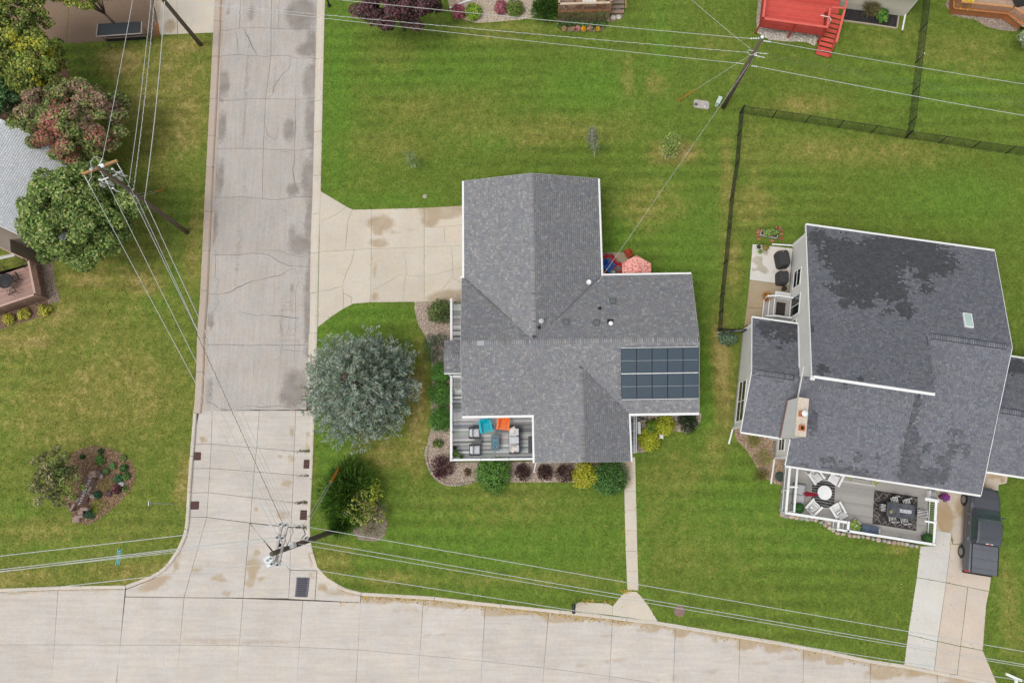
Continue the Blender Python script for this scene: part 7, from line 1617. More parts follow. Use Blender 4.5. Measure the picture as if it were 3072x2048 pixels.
def dining_chair(label,stripes=True):
 t=proto('dining_chair',label,'chair','chairs round the dark dining table');K=(.02,.02,.021)
 for sx in(-1,1):
  for sy in(-1,1):q=cmb(K);q.tube([(sx*.2,sy*.2,0),(sx*.2,sy*.2,.44)],.016,6);q.build('leg',GEN,t)
  q=cmb(K);q.tube([(sx*.21,-.2,.44),(sx*.21,-.28,.86)],.016,6);q.build('back_post',GEN,t);q=cmb(K);q.tube([(sx*.24,-.22,.64),(sx*.25,.17,.63),(sx*.23,.19,.44)],.014,6);q.build('armrest',GEN,t)
 q=cmb(K);q.bbox((0,0,.43),(.44,.44,.03),0,.01);q.build('seat',GEN,t);q=cmb(K);q.tube([(-.21,-.28,.86),(0,-.29,.88),(.21,-.28,.86)],.016,6);[q.tube([(x,-.21,.46),(x,-.285,.86)],.008,5)for x in(-.12,-.04,.04,.12)];q.build('backrest',GEN,t)
 q=MB()
 for i in range(9):x=-.20+i*.05;q.cur=(.72,.71,.69)if i%2==0 else(.025,.025,.027);q.bbox((x,0,.475),(.0496,.40,.06),0,.012)
 q.build('cushion',FAB,t)['kind']='stuff';q=MB()
 if stripes:
  for i in range(9):x=-.19+i*.0475;q.cur=(.72,.71,.69)if i%2==0 else(.025,.025,.027);q.hexa([(x-.0235,-.16,.52),(x+.0235,-.16,.52),(x+.0235,-.22,.52),(x-.0235,-.22,.52)],[(x-.0235,-.22,.92),(x+.0235,-.22,.92),(x+.0235,-.28,.92),(x-.0235,-.28,.92)])
  q.build('back_cushion',FAB,t)['kind']='stuff'
 return t
for x,y,fx,fy,lab in((650,470,.15,-1,'black dining chair with striped cushion, left one on the house side of the table'),(935,520,.15,-1,'black dining chair with striped cushion, right one on the house side of the table'),(600,890,-.05,1,'black dining chair with striped cushion, left one on the lawn side of the table'),(880,935,-.1,1,'black dining chair with striped cushion, right one on the lawn side of the table'),(370,640,1,-.12,'black dining chair with striped cushion at the left head of the table'),(1255,785,-1,.12,'black dining chair with striped cushion at the right head of the table')):
 put(dining_chair(lab),plan('rg',x,y,.45),heading(fx,fy))
ls=thing('cushioned_bench','white bench with a black lattice cushion below the gutter end','bench',plan('rg',1570,360,.4));p=plan('rg',1570,360,.4);mb=MB();mb.bbox((p.x,p.y,Z2+.2),(.52,.66,.36),_a2,.02);mb.build('frame',MATS['white_trim'],ls);q=cmb((.68,.67,.66));pillow(q,(p.x,p.y,Z2+.44),(.52,.66,.12),_a2);q.build('cushion',FAB,ls);q=cmb((.02,.02,.022));Rz2=Matrix.Rotation(_a2,3,'Z')
for i in range(-5,6):
 for s in(-1,1):
  a,b=Vector((max(-.24,min(.24,i*.13-.33*s)),-.31,0)),Vector((max(-.24,min(.24,i*.13+.33*s)),.31,0))
  fa=lambda y:i*.13+s*y;ys_=[y for y in np.linspace(-.31,.31,30)if abs(fa(y))<.24]
  if len(ys_)>2:a,b=Rz2@Vector((fa(ys_[0]),ys_[0],0)),Rz2@Vector((fa(ys_[-1]),ys_[-1],0));q.beam((p.x+a.x,p.y+a.y,Z2+.50),(p.x+b.x,p.y+b.y,Z2+.50),.022,.012)
q.build('lattice',FAB,ls)['kind']='stuff'
flower_pot('purple flowers in a brown planter at the end of the slate roof',W('rg',1735,390,.05),.22,.5,(.17,.075,.06),[(.18,.02,.22),(.12,.015,.18),(.30,.03,.22),(.06,.09,.03)],.28,300,.09)

# boulders along the deck
sb_=thing('boulder_edging','row of pale pink and buff fieldstones edging the white-railed deck','stone edging',W('c15',800,900))
BOUL=[(.50,.40,.33),(.44,.35,.30),(.53,.45,.38),(.42,.31,.27),(.36,.36,.33),(.47,.38,.29)]
for x,y in[(195,490),(190,550),(185,602),(178,652),(175,706),(190,757),(226,545),(226,595),(224,645),(220,702),(240,765),(295,776),(360,785),(415,795),(470,805),(525,808),(578,818),(642,842),(690,872),(733,842),(742,910),(785,868),(782,940),(835,970),(815,905),(768,845),(700,825),(900,980),(975,995),(1030,1005),(1077,1010),(1130,1012),(1190,1022),(1252,1038),(1315,1050),(1385,1060),(1435,1075),(1495,1080),(1550,1085),(1592,1092),(1647,1102),(1707,1118),(1762,1126)]:
 p=W('c15',x,y,.1);q=cmb(tuple(pick(BOUL,1,.08)[0]));s=random.uniform(.13,.20);q.ball((p.x,p.y,.10),(s*random.uniform(.95,1.35),s*random.uniform(.8,1.1),random.uniform(.15,.24)),10,7,.10,random.uniform(0,3));q.build('stone',STO,sb_,True)

 # ---------------------------------------------------------------- back patio of the right-hand house
def cover_lump(label,c,x,y,sx,sy,h,rz):
 t=proto('covered_grill',label,'grill','covered grills on the patio');q=cmb((.045,.045,.047));n=8;V=[]
 for z,k in((0,1.02),(.3,1.0),(h*.7,.96),(h*.9,.84),(h,.55)):
  V+=[(sx/2*k*(1 if i in(0,1,7,6)else .72 if i in(2,5)else-1 if i in(3,4)else 1)*random.uniform(.96,1.04),0,z)for i in range(0)]
  pts=[(-1,-.72),(-.7,-1),(.7,-1),(1,-.72),(1,.72),(.7,1),(-.7,1),(-1,.72)];V+=[(a*sx/2*k*random.uniform(.97,1.03),b*sy/2*k*random.uniform(.97,1.03),z+random.uniform(-.02,.02))for a,b in pts]
 q.add(V,[(i*n+k,i*n+(k+1)%n,(i+1)*n+(k+1)%n,(i+1)*n+k)for i in range(4)for k in range(n)]+[tuple(range(32,40))]);q.build('cover',FAB,t)
 for dx,dy in((-.05,sy*.36),(.1,-sy*.34))[:2 if sy>1.0 else 1]:q=cmb((.42,.13,.11));q.bbox((dx,dy,h*.93),(.18,.055,.03),.1,.01);q.build('strap',FAB,t)
 put(t,(lambda v:Vector((v.x,v.y,.012)))(W(c,x,y,h*.6)),rz)
cover_lump('large charcoal covered grill on the pale patio','c12',602,410,.82,1.22,1.05,.12);cover_lump('smaller charcoal covered grill next to the large one on the patio','c12',600,580,.74,.98,1.0,-.05)
p=W('c12',608,682,.2);q=cmb((.03,.026,.025));q.lathe([(.12,0),(.17,.2),(.18,.32),(.15,.33),(.12,.25)],(p.x,p.y,.012),14);tag(q.build('pot',GEN),'small empty dark pot at the end of the covered grills','pot')
p=W('sr',1285,500,1.3);mb=MB();mb.lathe([(.10,0),(.12,.08),(.08,.16)],(p.x-.1,p.y,1.25),10);o=mb.build('wall_lamp',MATS['black_plastic'],h2)
sbx=thing('storage_box','cream plastic storage box between the grills and the back steps','storage box',W('sr',1010,520));a,b=W('sr',870,520,.6),W('sr',1160,530,.6);c_=(a+b)/2;L_b=(b-a).length;mb=MB();mb.bbox((c_.x,c_.y,.32),(L_b-.05,.50,.62),_a2,.05);mb.build('bin',MATS['siding_cream'],sbx);mb=MB();mb.bbox((c_.x,c_.y,.65),(L_b,.55,.08),_a2,.04);mb.build('lid',MATS['chimney_paint'],sbx)
MUM=[(.52,.07,.02),(.60,.14,.02),(.48,.22,.02),(.16,.16,.03),(.62,.10,.07)]
flower_pot('orange spiky mum in a pot beside the cream storage box',W('sr',700,560,.05),.16,.2,(.2,.15,.12),MUM,.34,520,.09,style='spike',flowers=([(.62,.10,.05),(.6,.25,.02)],.4))
flower_pot('olive bushy plant in a pot at the corner of the pale patio',W('c12',430,318,.1),.15,.2,(.12,.09,.08),[(.17,.15,.03),(.22,.18,.04),(.10,.11,.03)],.24,320,.07);flower_pot('bright green small plant in a pot at the corner of the pale patio',W('c12',385,352,.1),.11,.16,(.12,.09,.08),[(.12,.21,.03),(.09,.16,.03)],.15,170,.07);flower_pot('dark leaved small plant in a pot at the corner of the pale patio',W('c12',372,310,.1),.11,.16,(.10,.08,.08),[(.05,.03,.035),(.07,.06,.04)],.14,150,.06)
pb2=thing('planter_box','weathered wooden planter trough raised on bricks on the lawn','planter',W('c12',480,200));a,b,c_,d_=W('c12',395,190,.4),W('c12',545,222,.4),W('c12',560,175,.4),W('c12',410,150,.4)
for(u,v)in((a,b),(b,c_),(c_,d_),(d_,a)):mb=cmb((.44,.40,.36));mb.beam(u-Vector((0,0,.14)),v-Vector((0,0,.14)),.04,.32);mb.build('board',GEN,pb2)
mb=cmb((.03,.025,.02));mb.prism([(p.x,p.y)for p in(a,b,c_,d_)],.2,.30);mb.build('soil',GEN,pb2);C=clumps(((a.x+c_.x)/2+.1,(a.y+c_.y)/2+.05,.42),(.62,.32,.22),10,.5);P_,D_,_i=cloud(C,420);leaves('foliage',pb2,MATS['leaf'],P_,D_+rng.normal(0,.5,(420,3))+np.array([0,0,.5]),.09,pick([(.16,.28,.03),(.09,.17,.03),(.20,.30,.06),(.07,.10,.04),(.22,.2,.12)],420))
for x,y in((372,175),(380,235),(380,155),(365,205),(575,225),(582,190),(560,130),(580,155),(545,128),(500,250),(590,235)):p=W('c12',x,y);q=cmb(tuple(pick([(.36,.12,.075),(.42,.15,.095)],1,.1)[0]));q.bbox((p.x,p.y,.04),(.24,.16,.09),random.uniform(-.5,.5),.01);q.build('brick',STO,pb2)
p=W('wd',60,400);mb=MB();mb.lathe([(.36,0),(.34,.05),(.26,.08),(.08,.09)],(p.x,p.y,.0),22);tag(mb.build('access_lid',mat('lid_green',(.035,.055,.04),.6,.12,6)),'round dark green access lid in the bark bed beside the deck','lid')

# ---------------------------------------------------------------- top edge and left edge furniture
sw=thing('garden_swing','garden swing seat with a dark slatted canopy, top left','swing',W('c1',1130,300))
zc=1.95;K4=[W('c1',885,218,zc+.15),W('c1',1282,196,zc+.15),W('c1',1278,305,zc-.05),W('c1',872,332,zc-.05)];mb=cmb((.035,.042,.048));mb.slab3(K4[::-1],.05);mb.build('canopy',FAB,sw)
for(u,v,nm)in((K4[3],K4[2],'front_bar'),(K4[1],K4[2],'end_bar'),(K4[0],K4[3],'end_bar')):q=cmb((.36,.31,.28));q.beam(u,v,.06,.06);q.build(nm,GEN,sw)
for a,b in(((930,335),(1005,437)),((1295,250),(1392,360)),((1290,300),(1388,402)),((905,240),(985,352))):q=cmb((.20,.16,.14));q.beam(W('c1',*a,zc-.05),W('c1',*b,0),.07,.07);q.build('leg',GEN,sw)
q=cmb((.25,.19,.165));q.beam(W('c1',945,350,1.1),W('c1',1320,325,1.1),.06,.10);q.build('seat_rail',GEN,sw)
a,b=W('c1',960,365,.5),W('c1',1335,345,.5)
for i in range(16):c_=a+(b-a)*(i+.5)/16;q=cmb((.02,.02,.022));q.box((c_.x,c_.y+.12,.5),(.17,.46,.03),0);q.build('seat_slat',GEN,sw)
for i in range(16):c_=a+(b-a)*(i+.5)/16;q=cmb((.016,.016,.018));q.box((c_.x,c_.y-.14,.78),(.15,.03,.5),0);q.build('back_slat',GEN,sw)
# glass table and wire chairs on the pinkish deck
gt=thing('patio_table','round glass topped patio table on the pinkish brown deck','table',W('dl',80,745,.62));p=W('dl',80,745,1.3);mb=MB();mb.lathe([(.52,.0),(.54,.012),(.52,.024),(.04,.025)],(p.x,p.y,1.30),28);mb.build('table_top',mat('table_glass2',(.30,.34,.36),.12,.3,2.5,0,30),gt);mb=MB();mb.lathe([(.535,-.01),(.56,.0),(.56,.02),(.535,.03)],(p.x,p.y,1.30),28);mb.build('table_rim',MATS['dark_metal'],gt);p2=W('dl',85,790,1.33);mb=MB();mb.lathe([(.20,0),(.24,.012),(.16,.012),(.03,.03)],(p2.x,p2.y,1.327),18);tag(mb.build('lazy_susan',MATS['black_plastic']),'dark round tray on the glass patio table','tray')
for a in(.4,1.97,3.5,5.1):mb=MB();mb.tube([(p.x+.42*math.cos(a),p.y+.42*math.sin(a),.62),(p.x+.2*math.cos(a),p.y+.2*math.sin(a),.95),(p.x+.4*math.cos(a),p.y+.4*math.sin(a),1.30)],.016,5);mb.build('leg',MATS['dark_metal'],gt)
def wire_chair(label):
 t=proto('wire_chair',label,'chair','wire chairs on the pinkish deck');m=MATS['dark_metal']
 for sx in(-1,1):
  for sy in(-1,1):q=MB();q.tube([(sx*.22,sy*.22,0),(sx*.18,sy*.18,.43)],.014,5);q.build('leg',m,t)
  q=MB();q.tube([(sx*.24,-.2,.44),(sx*.27,-.1,.66),(sx*.26,.2,.64),(sx*.22,.2,.43)],.014,5);q.build('armrest',m,t)
 q=MB();[q.tube([(math.cos(a0)*.23,math.sin(a0)*.23,.44),(math.cos(a1)*.23,math.sin(a1)*.23,.44)],.014,5)for a0,a1 in zip(np.linspace(0,6.283,13),np.linspace(0,6.283,13)[1:])];[q.tube([(x,-.2,.44),(x,.2,.44)],.007,4)for x in np.linspace(-.18,.18,7)];q.build('seat',m,t)
 q=MB();q.tube([(-.22,-.2,.44),(-.24,-.3,.8),(-.12,-.34,.93),(.12,-.34,.93),(.24,-.3,.8),(.22,-.2,.44)],.014,5);[q.tube([(x,-.21,.46),(x*1.05,-.33,.9)],.007,4)for x in np.linspace(-.16,.16,6)];q.build('backrest',m,t);return t
for x,y,lab in((240,690,'black wire patio chair right of the glass table'),(190,900,'black wire patio chair below the glass table'),(30,570,'black wire patio chair above the glass table'),(385,480,'black wire patio chair in the corner of the pinkish deck')):v=W('dl',x,y,1.1);put(wire_chair(lab),Vector((v.x,v.y,.62)),heading(p.x-v.x,p.y-v.y))
q=MB();q.cur=(.62,.60,.58);q.beam(W('dl',-120,420,1.5),W('dl',228,345,1.5),.12,.05);q.beam(W('dl',228,318,1.5),W('dl',-120,395,1.5),.06,.05);q.build('gate_rail',GEN,d3)
# cedar deck at the top: striped tablecloth table and two chairs
ct=thing('patio_table','table under a cream striped cloth on the weathered cedar deck','table',W('dk',1240,25,1.0));q=MB();a,b=W('dk',1100,60,1.72),W('dk',1370,-160,1.72)
for i in range(8):x0,x1=a.x+(b.x-a.x)*i/8,a.x+(b.x-a.x)*(i+1)/8;q.cur=(.70,.66,.58)if i%2==0 else(.58,.53,.46);q.box(((x0+x1)/2,(a.y+b.y)/2,1.70),(x1-x0-.002,b.y-a.y,.03));q.box(((x0+x1)/2,a.y-.01,1.5),(x1-x0-.002,.02,.40))
q.build('tablecloth',FAB,ct)['kind']='stuff'
for x in(a.x+.1,b.x-.1):q=cmb((.2,.15,.1));q.box((x,a.y+.12,1.33),(.06,.06,.66));q.build('leg',GEN,ct)
for x,lab,f in((1010,'wooden slatted chair left of the striped table on the cedar deck',1),(1450,'wooden slatted chair right of the striped table on the cedar deck',-1)):v=W('dk',x,20,1.4);put(adirondack(lab,(.42,.27,.17)),Vector((v.x,v.y,1.0)),heading(f,.2),.9)
flower_pot('small plant in a white pot on the floor of the cedar deck',W('dk',770,175,1.0),.15,.2,(.7,.69,.66),GRN,.12,120,.06)
ych=adirondack('bright yellow adirondack chair on the orange cedar deck',(.80,.62,.0));v=W('ne',1110,35,1.0);put(ych,Vector((v.x,v.y,.75)),heading(.2,.9),.95)
cover_lump('black covered grill on the orange cedar deck','ne',1860,20,.8,1.1,1.1,.2);bpy.data.objects[[o.name for o in COL.objects if o.name.startswith('covered_grill')][-1]].location.z=.75
ste=thing('stepping_stones','group of four pale round stepping stones below the cedar stair','stepping stones',W('dk',1740,280))
for x,y in((1685,225),(1795,215),(1700,350),(1805,340)):p=W('dk',x,y);q=cmb(tuple(pick([(.48,.45,.41),(.52,.49,.45)],1,.05)[0]));q.lathe([(.20,-.02),(.20,.04),(.17,.06),(.04,.06)],(p.x,p.y,0),14);q.build('stone',STO,ste)
# landscape timber round the black mulch
te=thing('landscape_edging','pale timber edging round the black mulch bed','edging',W('bd',800,320));
for a,b in(((490,280),(850,328)),((850,328),(1205,383)),((1212,383),(1235,215))):mb=cmb((.42,.36,.27));mb.beam(W('bd',*a,.05),W('bd',*b,.05),.10,.12);mb.build('timber',GEN,te)
# ---------------------------------------------------------------- planting beds
BEDP=[(1.0*r,.97*g,.93*b)for r,g,b in PEB]
BARK=[(.20,.115,.075),(.26,.16,.10),(.16,.095,.065),(.32,.22,.14),(.24,.13,.08)]
STRAW=[(.42,.32,.19),(.36,.26,.15),(.48,.38,.25),(.30,.19,.11)]
BLK=[(.03,.026,.03),(.045,.038,.040),(.022,.020,.022),(.06,.05,.05)]
BED_A=WL('dv',[(1222,1232),(1228,1330),(1262,1470),(1320,1568)])+WL('sp',[(1300,330),(1352,470),(1366,700),(1360,1000),(1362,1190),(1332,1300),(1312,1420)])+WL('c8',[(76,1185),(84,1260),(115,1350),(172,1430),(260,1482),(330,1492),(510,1462),(820,1466),(1480,1466),(1700,1500),(1870,1450),(1880,1290)])+[F1(10.9,-2.98),F1(ul,-2.98),F1(ul,9.0),F1(.45,9.0)]+WL('dv',[(1760,1232)])
BED_A=BED_A[:-1]+[W('dv',1730,1232)]
gravel('gravel',BED_A,.006,BEDP,330,.05,(.36,.28,.225))
gravel('gravel',WL('fr',[(205,60),(1530,60),(1510,250),(1400,390),(1250,475),(1130,450),(985,415),(830,500),(640,590),(490,780),(400,845),(205,875)]),.006,BEDP,320,.05,(.36,.28,.225))
gravel('gravel',WL('s',[(1352,36),(1385,58),(1430,70),(1490,66),(1560,60),(1610,50),(1620,-60),(1330,-60)]),.006,[(.55,.47,.38),(.48,.38,.29),(.60,.54,.46),(.40,.31,.24)],260,.05,(.42,.34,.26))
gravel('gravel',WL('dl',[(635,380),(760,345),(835,400),(850,650),(880,850),(930,950),(925,1060),(750,1115),(735,1030),(550,1130),(460,960),(450,420)]),.006,[(.36,.28,.22),(.28,.21,.16),(.42,.34,.28),(.22,.16,.12)],300,.05,(.25,.185,.145))
gravel('bark_mulch',WL('dl',[(738,1040),(750,1112),(690,1290),(330,1400),(-150,1560),(-150,1320)]),.006,BARK,200,.05,(.20,.13,.095))
gravel('bark_mulch',WL('c14',[(168,960),(245,985),(700,1060),(720,1320),(745,1400),(745,1600),(620,1575),(510,1510),(430,1420),(330,1240),(205,1110)]),.006,[(.40,.29,.20),(.32,.20,.13),(.48,.38,.28),(.25,.15,.10),(.44,.36,.28)],300,.05,(.31,.22,.15))
SIGNBED=WL('sg',[(-60,430),(60,235),(250,140),(450,97),(620,117),(800,170),(950,240),(1080,360),(1160,500),(1150,680),(1050,860),(900,1040),(700,1200),(510,1350),(370,1410),(230,1395),(130,1330),(60,1200),(-50,1000),(-100,700)])
gravel('bark_mulch',SIGNBED,.006,BARK+STRAW[:2],260,.055,(.24,.14,.085))
mb=MB();P_=np.array([(p.x,p.y)for p in SIGNBED]);c_=P_.mean(0);n=2600;i=rng.integers(0,len(P_),n);f=rng.random(n)[:,None];Q=P_[i]*(1-f)+P_[(i+1)%len(P_)]*f;Q=Q+(c_-Q)*np.abs(rng.normal(0,.14,(n,1)))+rng.normal(0,.03,(n,2));ok=inside(SIGNBED,Q[:,0],Q[:,1]);Q=Q[ok];n=len(Q);a=rng.uniform(0,6.28,n)
o=shoots('dry_straw',None,leafmat('leaf'),np.c_[Q,np.full(n,.03)],np.c_[np.cos(a),np.sin(a),rng.uniform(0,.2,n)],.16,.035,pick(STRAW,n,.15),gain=1);o['kind']='stuff'
gravel('bark_mulch',WL('c5',[(1490,640),(1640,740),(1700,880),(1670,990),(1590,1035),(1440,1020),(1380,950),(1400,760)]),.006,[(.36,.28,.24),(.28,.21,.18),(.44,.36,.31)],260,.05,(.27,.21,.175))
gravel('gravel',WL('rd',[(862,385),(900,300),(1640,400),(1600,430),(1550,545),(1440,495),(1200,490),(1010,470)]),.006,[(.58,.54,.48),(.48,.44,.38),(.64,.61,.56),(.35,.31,.25)],300,.06,(.40,.36,.29))
gravel('gravel',WL('rd',[(862,390),(860,200),(890,-60),(930,-60),(930,200),(900,320)]),.006,[(.48,.44,.38),(.35,.31,.25)],300,.06,(.33,.29,.22))
gravel('black_mulch',WL('bd',[(495,277),(850,326),(1205,380),(1232,214),(500,108)]),.006,BLK,320,.05,(.028,.024,.026))
gravel('gravel',WL('ne',[(800,70),(880,-80),(1000,-80),(1010,180),(1650,280),(1800,400),(1900,430),(1830,465),(1600,445),(1400,390),(1230,290),(1000,250),(900,220)]),.006,[(.36,.28,.23),(.28,.22,.19),(.42,.34,.28)],280,.05,(.26,.20,.165))
gravel('bark_mulch',WL('dk',[(600,400),(620,200),(1700,180),(1900,130),(1900,340),(1740,420),(1560,440),(1500,620),(690,620),(620,480)]),.006,[(.26,.2,.14),(.2,.15,.1),(.34,.27,.2)],200,.05,(.16,.13,.085))
gravel('bark_mulch',WL('c1',[(570,520),(620,560),(628,720),(590,780),(420,900),(-60,1150),(-60,400),(400,430)]),.006,BARK,200,.05,(.17,.09,.065))
# edging stones round the south-west bed
ed=thing('bed_edging','curved row of small tan paving stones edging the gravel bed','stone edging',W('c8',90,1300))
line=resample(WL('sp',[(1322,1370),(1310,1430)])+WL('c8',[(84,1215),(95,1290),(125,1365),(180,1438),(262,1486),(335,1492),(420,1482),(510,1462)]),.19)
for a,b in zip(line,line[1:]):
 c_=(a+b)/2;d_=b-a
 if d_.length<.1:continue
 q=cmb(tuple(pick([(.36,.29,.245),(.42,.34,.29),(.30,.25,.21),(.40,.28,.23)],1,.08)[0]));q.bbox((c_.x,c_.y,.05),(d_.length-.015,.17,.13),math.atan2(d_.y,d_.x),.015);q.build('edging_stone',STO,ed)

 # ---------------------------------------------------------------- trees
OLIVE=[(.15,.195,.038),(.11,.165,.032),(.20,.225,.045),(.08,.135,.028),(.24,.235,.045)]
T3P=[(.125,.19,.042),(.09,.15,.034),(.18,.235,.062),(.065,.115,.028),(.23,.27,.085)]
P3=lambda c,x,y,z:tuple(W(c,x,y,z))
def base_of(c,x,y,zc):p=W(c,x,y,zc);return(p.x,p.y,0)
def tree_at(name,label,c,x,y,zc,R,pal,n,size,**k):p=P3(c,x,y,zc);return broad_tree(name,label,(p[0],p[1],0),p,R,pal,n,size,**k)
p_=P3('c2',770,520,4.2)
broad_tree('maple_tree','dense round green tree behind the tall crossarm pole on the left',(p_[0]+.2,p_[1]-.1,0),p_,(4.0,3.55,3.2),T3P,40000,.125,k=120,r=.165,trunk_r=.17)
p_=P3('c1',640,1120,3.6);ac=[(*W('c1',x,y,5)[:2],r_,[(.30,.095,.075),(.25,.12,.08),(.33,.16,.12)],.75)for x,y,r_ in((420,1250,1.1),(600,1010,.9),(520,1170,.8),(860,1200,.9),(560,1330,.8))]+[(*W('c1',x,y,5)[:2],r_,[(.22,.13,.10),(.19,.13,.085),(.26,.17,.12)],.8)for x,y,r_ in((240,950,1.1),(760,900,1.3),(960,950,.8),(800,1110,.7),(330,860,.8))]
broad_tree('maple_tree','broad tree turning red and bronze above the dense green one',(p_[0],p_[1],0),p_,(4.1,2.85,2.7),[(.15,.185,.055),(.11,.155,.042),(.19,.205,.065),(.21,.175,.085),(.085,.135,.034)],34000,.12,k=110,r=.16,trunk_r=.15,accents=ac)
YE=[(.48,.38,.03),(.40,.36,.04),(.34,.33,.04)]
p_=P3('c1',260,590,4.5);broad_tree('ash_tree','yellow-green tree with golden sprays, left edge above the bronze tree',(p_[0],p_[1],0),p_,(2.75,2.5,2.8),OLIVE,21000,.12,k=80,r=.19,trunk_r=.14,accents=[(*W('c1',x,y,6)[:2],r_,YE,.75)for x,y,r_ in((240,440,.7),(380,430,.5),(310,700,.35),(60,340,.7),(620,460,.6))])
p_=P3('c1',110,190,5);broad_tree('ash_tree','loose olive green tree filling the top left corner',(p_[0],p_[1],0),p_,(2.7,2.3,2.6),OLIVE+[(.10,.12,.04)],15000,.12,k=70,r=.19,trunk_r=.15,low=0)
p_=P3('c1',780,-60,5);broad_tree('ash_tree','thin leafed tree overhanging the brown patio at the top edge',(p_[0],p_[1],0),p_,(3.1,1.15,2.0),OLIVE+[(.24,.22,.04)],11000,.12,k=60,r=.18,trunk_r=.12,low=0)
p_=P3('c1',40,840,4);broad_tree('ash_tree','blue-green tree below the golden one at the left edge',(p_[0],p_[1],0),p_,(1.7,1.5,1.9),[(.05,.105,.045),(.04,.085,.03),(.075,.13,.045)],8000,.12,k=26,r=.3,trunk_r=.12)
PLUM=[(.055,.030,.033),(.075,.038,.040),(.040,.024,.028),(.095,.055,.052),(.11,.035,.045)]
p_=P3('c6',880,30,3.4);broad_tree('plum_tree','dark purple leaved tree at the top edge beside the street',(p_[0],p_[1],0),p_,(3.05,2.2,2.4),PLUM,24000,.11,k=90,r=.19,trunk_r=.14)
p_=P3('c3',530,1300,1.9);broad_tree('crabapple_tree','sparse grey-green tree beside the brown sign bed',(p_[0],p_[1],0),p_,(1.75,1.8,1.5),[(.16,.155,.065),(.12,.125,.05),(.20,.18,.08),(.10,.12,.04),(.17,.15,.10)],3400,.10,k=70,r=.15,trunk_r=.07,low=-.1,twigs=22,jit=.3,accents=[(*W('c3',640,1200,2)[:2],.9,[(.085,.13,.028),(.06,.10,.025)],.7),(*W('c3',680,1400,2)[:2],.9,[(.16,.20,.035),(.12,.17,.03)],.7)])
# blue spruce
sc=W('d',817,880,2.6);spc=thing('spruce_tree','large silver blue spruce beside the street','tree',(sc.x+.25,sc.y-.2,0));bx_,by_=sc.x+.25,sc.y-.2;TOPZ=7.0
mb=MB();mb.tube([(bx_,by_,-.05),(bx_-.05,by_+.05,3),(bx_-.1,by_+.1,TOPZ-.3)],.2,8,.03);mb.build('trunk',MATS['bark'],spc,True)
mb=MB();PP,DD,TT=[],[],[]
for lv_ in range(17):
 z0=.5+lv_*.385;f=lv_/17;Lb=4.0*(1-f)**.62*(.86 if lv_==0 else 1);nb=int(15-8*f)
 for b_i in range(nb):
  a=6.283*(b_i+random.random()*.6+lv_*.37)/nb;L=Lb*random.uniform(.82,1.10);d_=Vector((math.cos(a),math.sin(a),0));tone=random.gauss(0,.13)
  tip=Vector((bx_,by_,z0+L*random.uniform(.10,.34)))+d_*L;root=Vector((bx_-.01*lv_,by_+.01*lv_,z0));m_=(root+tip)/2-Vector((0,0,.12));mb.tube([root,m_,tip],.035,4,.008)
  side=Vector((-d_.y,d_.x,0))
  for k in range(int(8+L*15)):
   t_=random.uniform(.18,1.0)**.75;q=root+(m_-root)*min(1,t_*2)if t_<.5 else m_+(tip-m_)*(t_*2-1);s_=random.choice((-1,1));wd_=(.28+.55*(1-t_))*L*.42*random.random();q2=q+side*s_*wd_+d_*wd_*.6+Vector((0,0,random.uniform(-.08,.12)))
   out=(d_*.8+side*s_*.55*(wd_>.1)+Vector((0,0,random.uniform(.2,.9))));
   for r_ in range(4):
    v=out+Vector((random.gauss(0,.55),random.gauss(0,.55),random.gauss(0,.3)));PP.append(q2+Vector((random.gauss(0,.05),random.gauss(0,.05),random.gauss(0,.04))));DD.append(v);TT.append(tone+(.18 if t_>.8 else-.05))
mb.build('branch',MATS['bark'],spc)['kind']='stuff'
PP,DD,TT=np.array(PP),np.array(DD),np.array(TT);SPR=[(.26,.31,.25),(.145,.20,.15),(.25,.29,.21),(.105,.155,.12),(.175,.235,.195),(.23,.25,.165)]
shoots('foliage',spc,MATS['leaf'],PP,DD,.25,.075,np.clip(pick(SPR,len(PP),.15)*(1+TT[:,None]),.01,1))
# saplings in the back lawn
def sapling(label,b,top,pal,n,spread,size,trunkm,r=.03,guard=None):
 t=thing('sapling',label,'sapling',b);b,top=Vector(b),Vector(top);mb=MB();mb.tube([b,b+(top-b)*.5,top],r,6,r*.3)
 for i in range(14):
  f=.35+.045*i;a=i*2.4;q=b+(top-b)*f;e=q+Vector((math.cos(a),math.sin(a),.5))*spread*random.uniform(.5,.95)*(1.15-f*.6);mb.tube([q,e],r*.35,4,.004)
 mb.build('trunk',trunkm,t)
 f=rng.uniform(.35,1.05,n);a=rng.uniform(0,6.283,n);rr=spread*np.sqrt(rng.random(n))*(1.2-.55*f);P_=np.array(b)+np.outer(f,np.array(top-b))+np.c_[np.cos(a)*rr,np.sin(a)*rr,rr*.3]
 leaves('crown',t,MATS['leaf'],P_,rng.normal(0,.6,(n,3))+np.array([0,0,1]),size,pick(pal,n,.15))
 if guard:mb=MB();mb.tube([b,b+(top-b)*guard],r*1.5,8);mb.build('trunk_guard',MATS['white_trim'],t)
 return t
mat('birch_bark',(.62,.60,.56),.7,.2,6,.2,30)
sapling('leafy young birch with pale stems in the back lawn',W('c10',1193,1432),W('c10',1265,1265,2.6),[(.17,.22,.055),(.22,.26,.08),(.12,.17,.04)],620,.82,.11,MATS['birch_bark'],.05);mb=MB()
sapling('nearly bare greyish young tree in the back lawn',W('c10',555,1412),W('c10',530,1190,3.4),[(.13,.135,.10),(.17,.17,.14),(.10,.11,.07)],420,.55,.075,MATS['birch_bark'],.05)
sapling('thin little sapling with a white trunk guard near the street',W('c6',1046,1512),W('c6',990,1405,2.2),[(.13,.18,.06),(.17,.21,.09)],240,.55,.085,MATS['bark'],.025,.33)
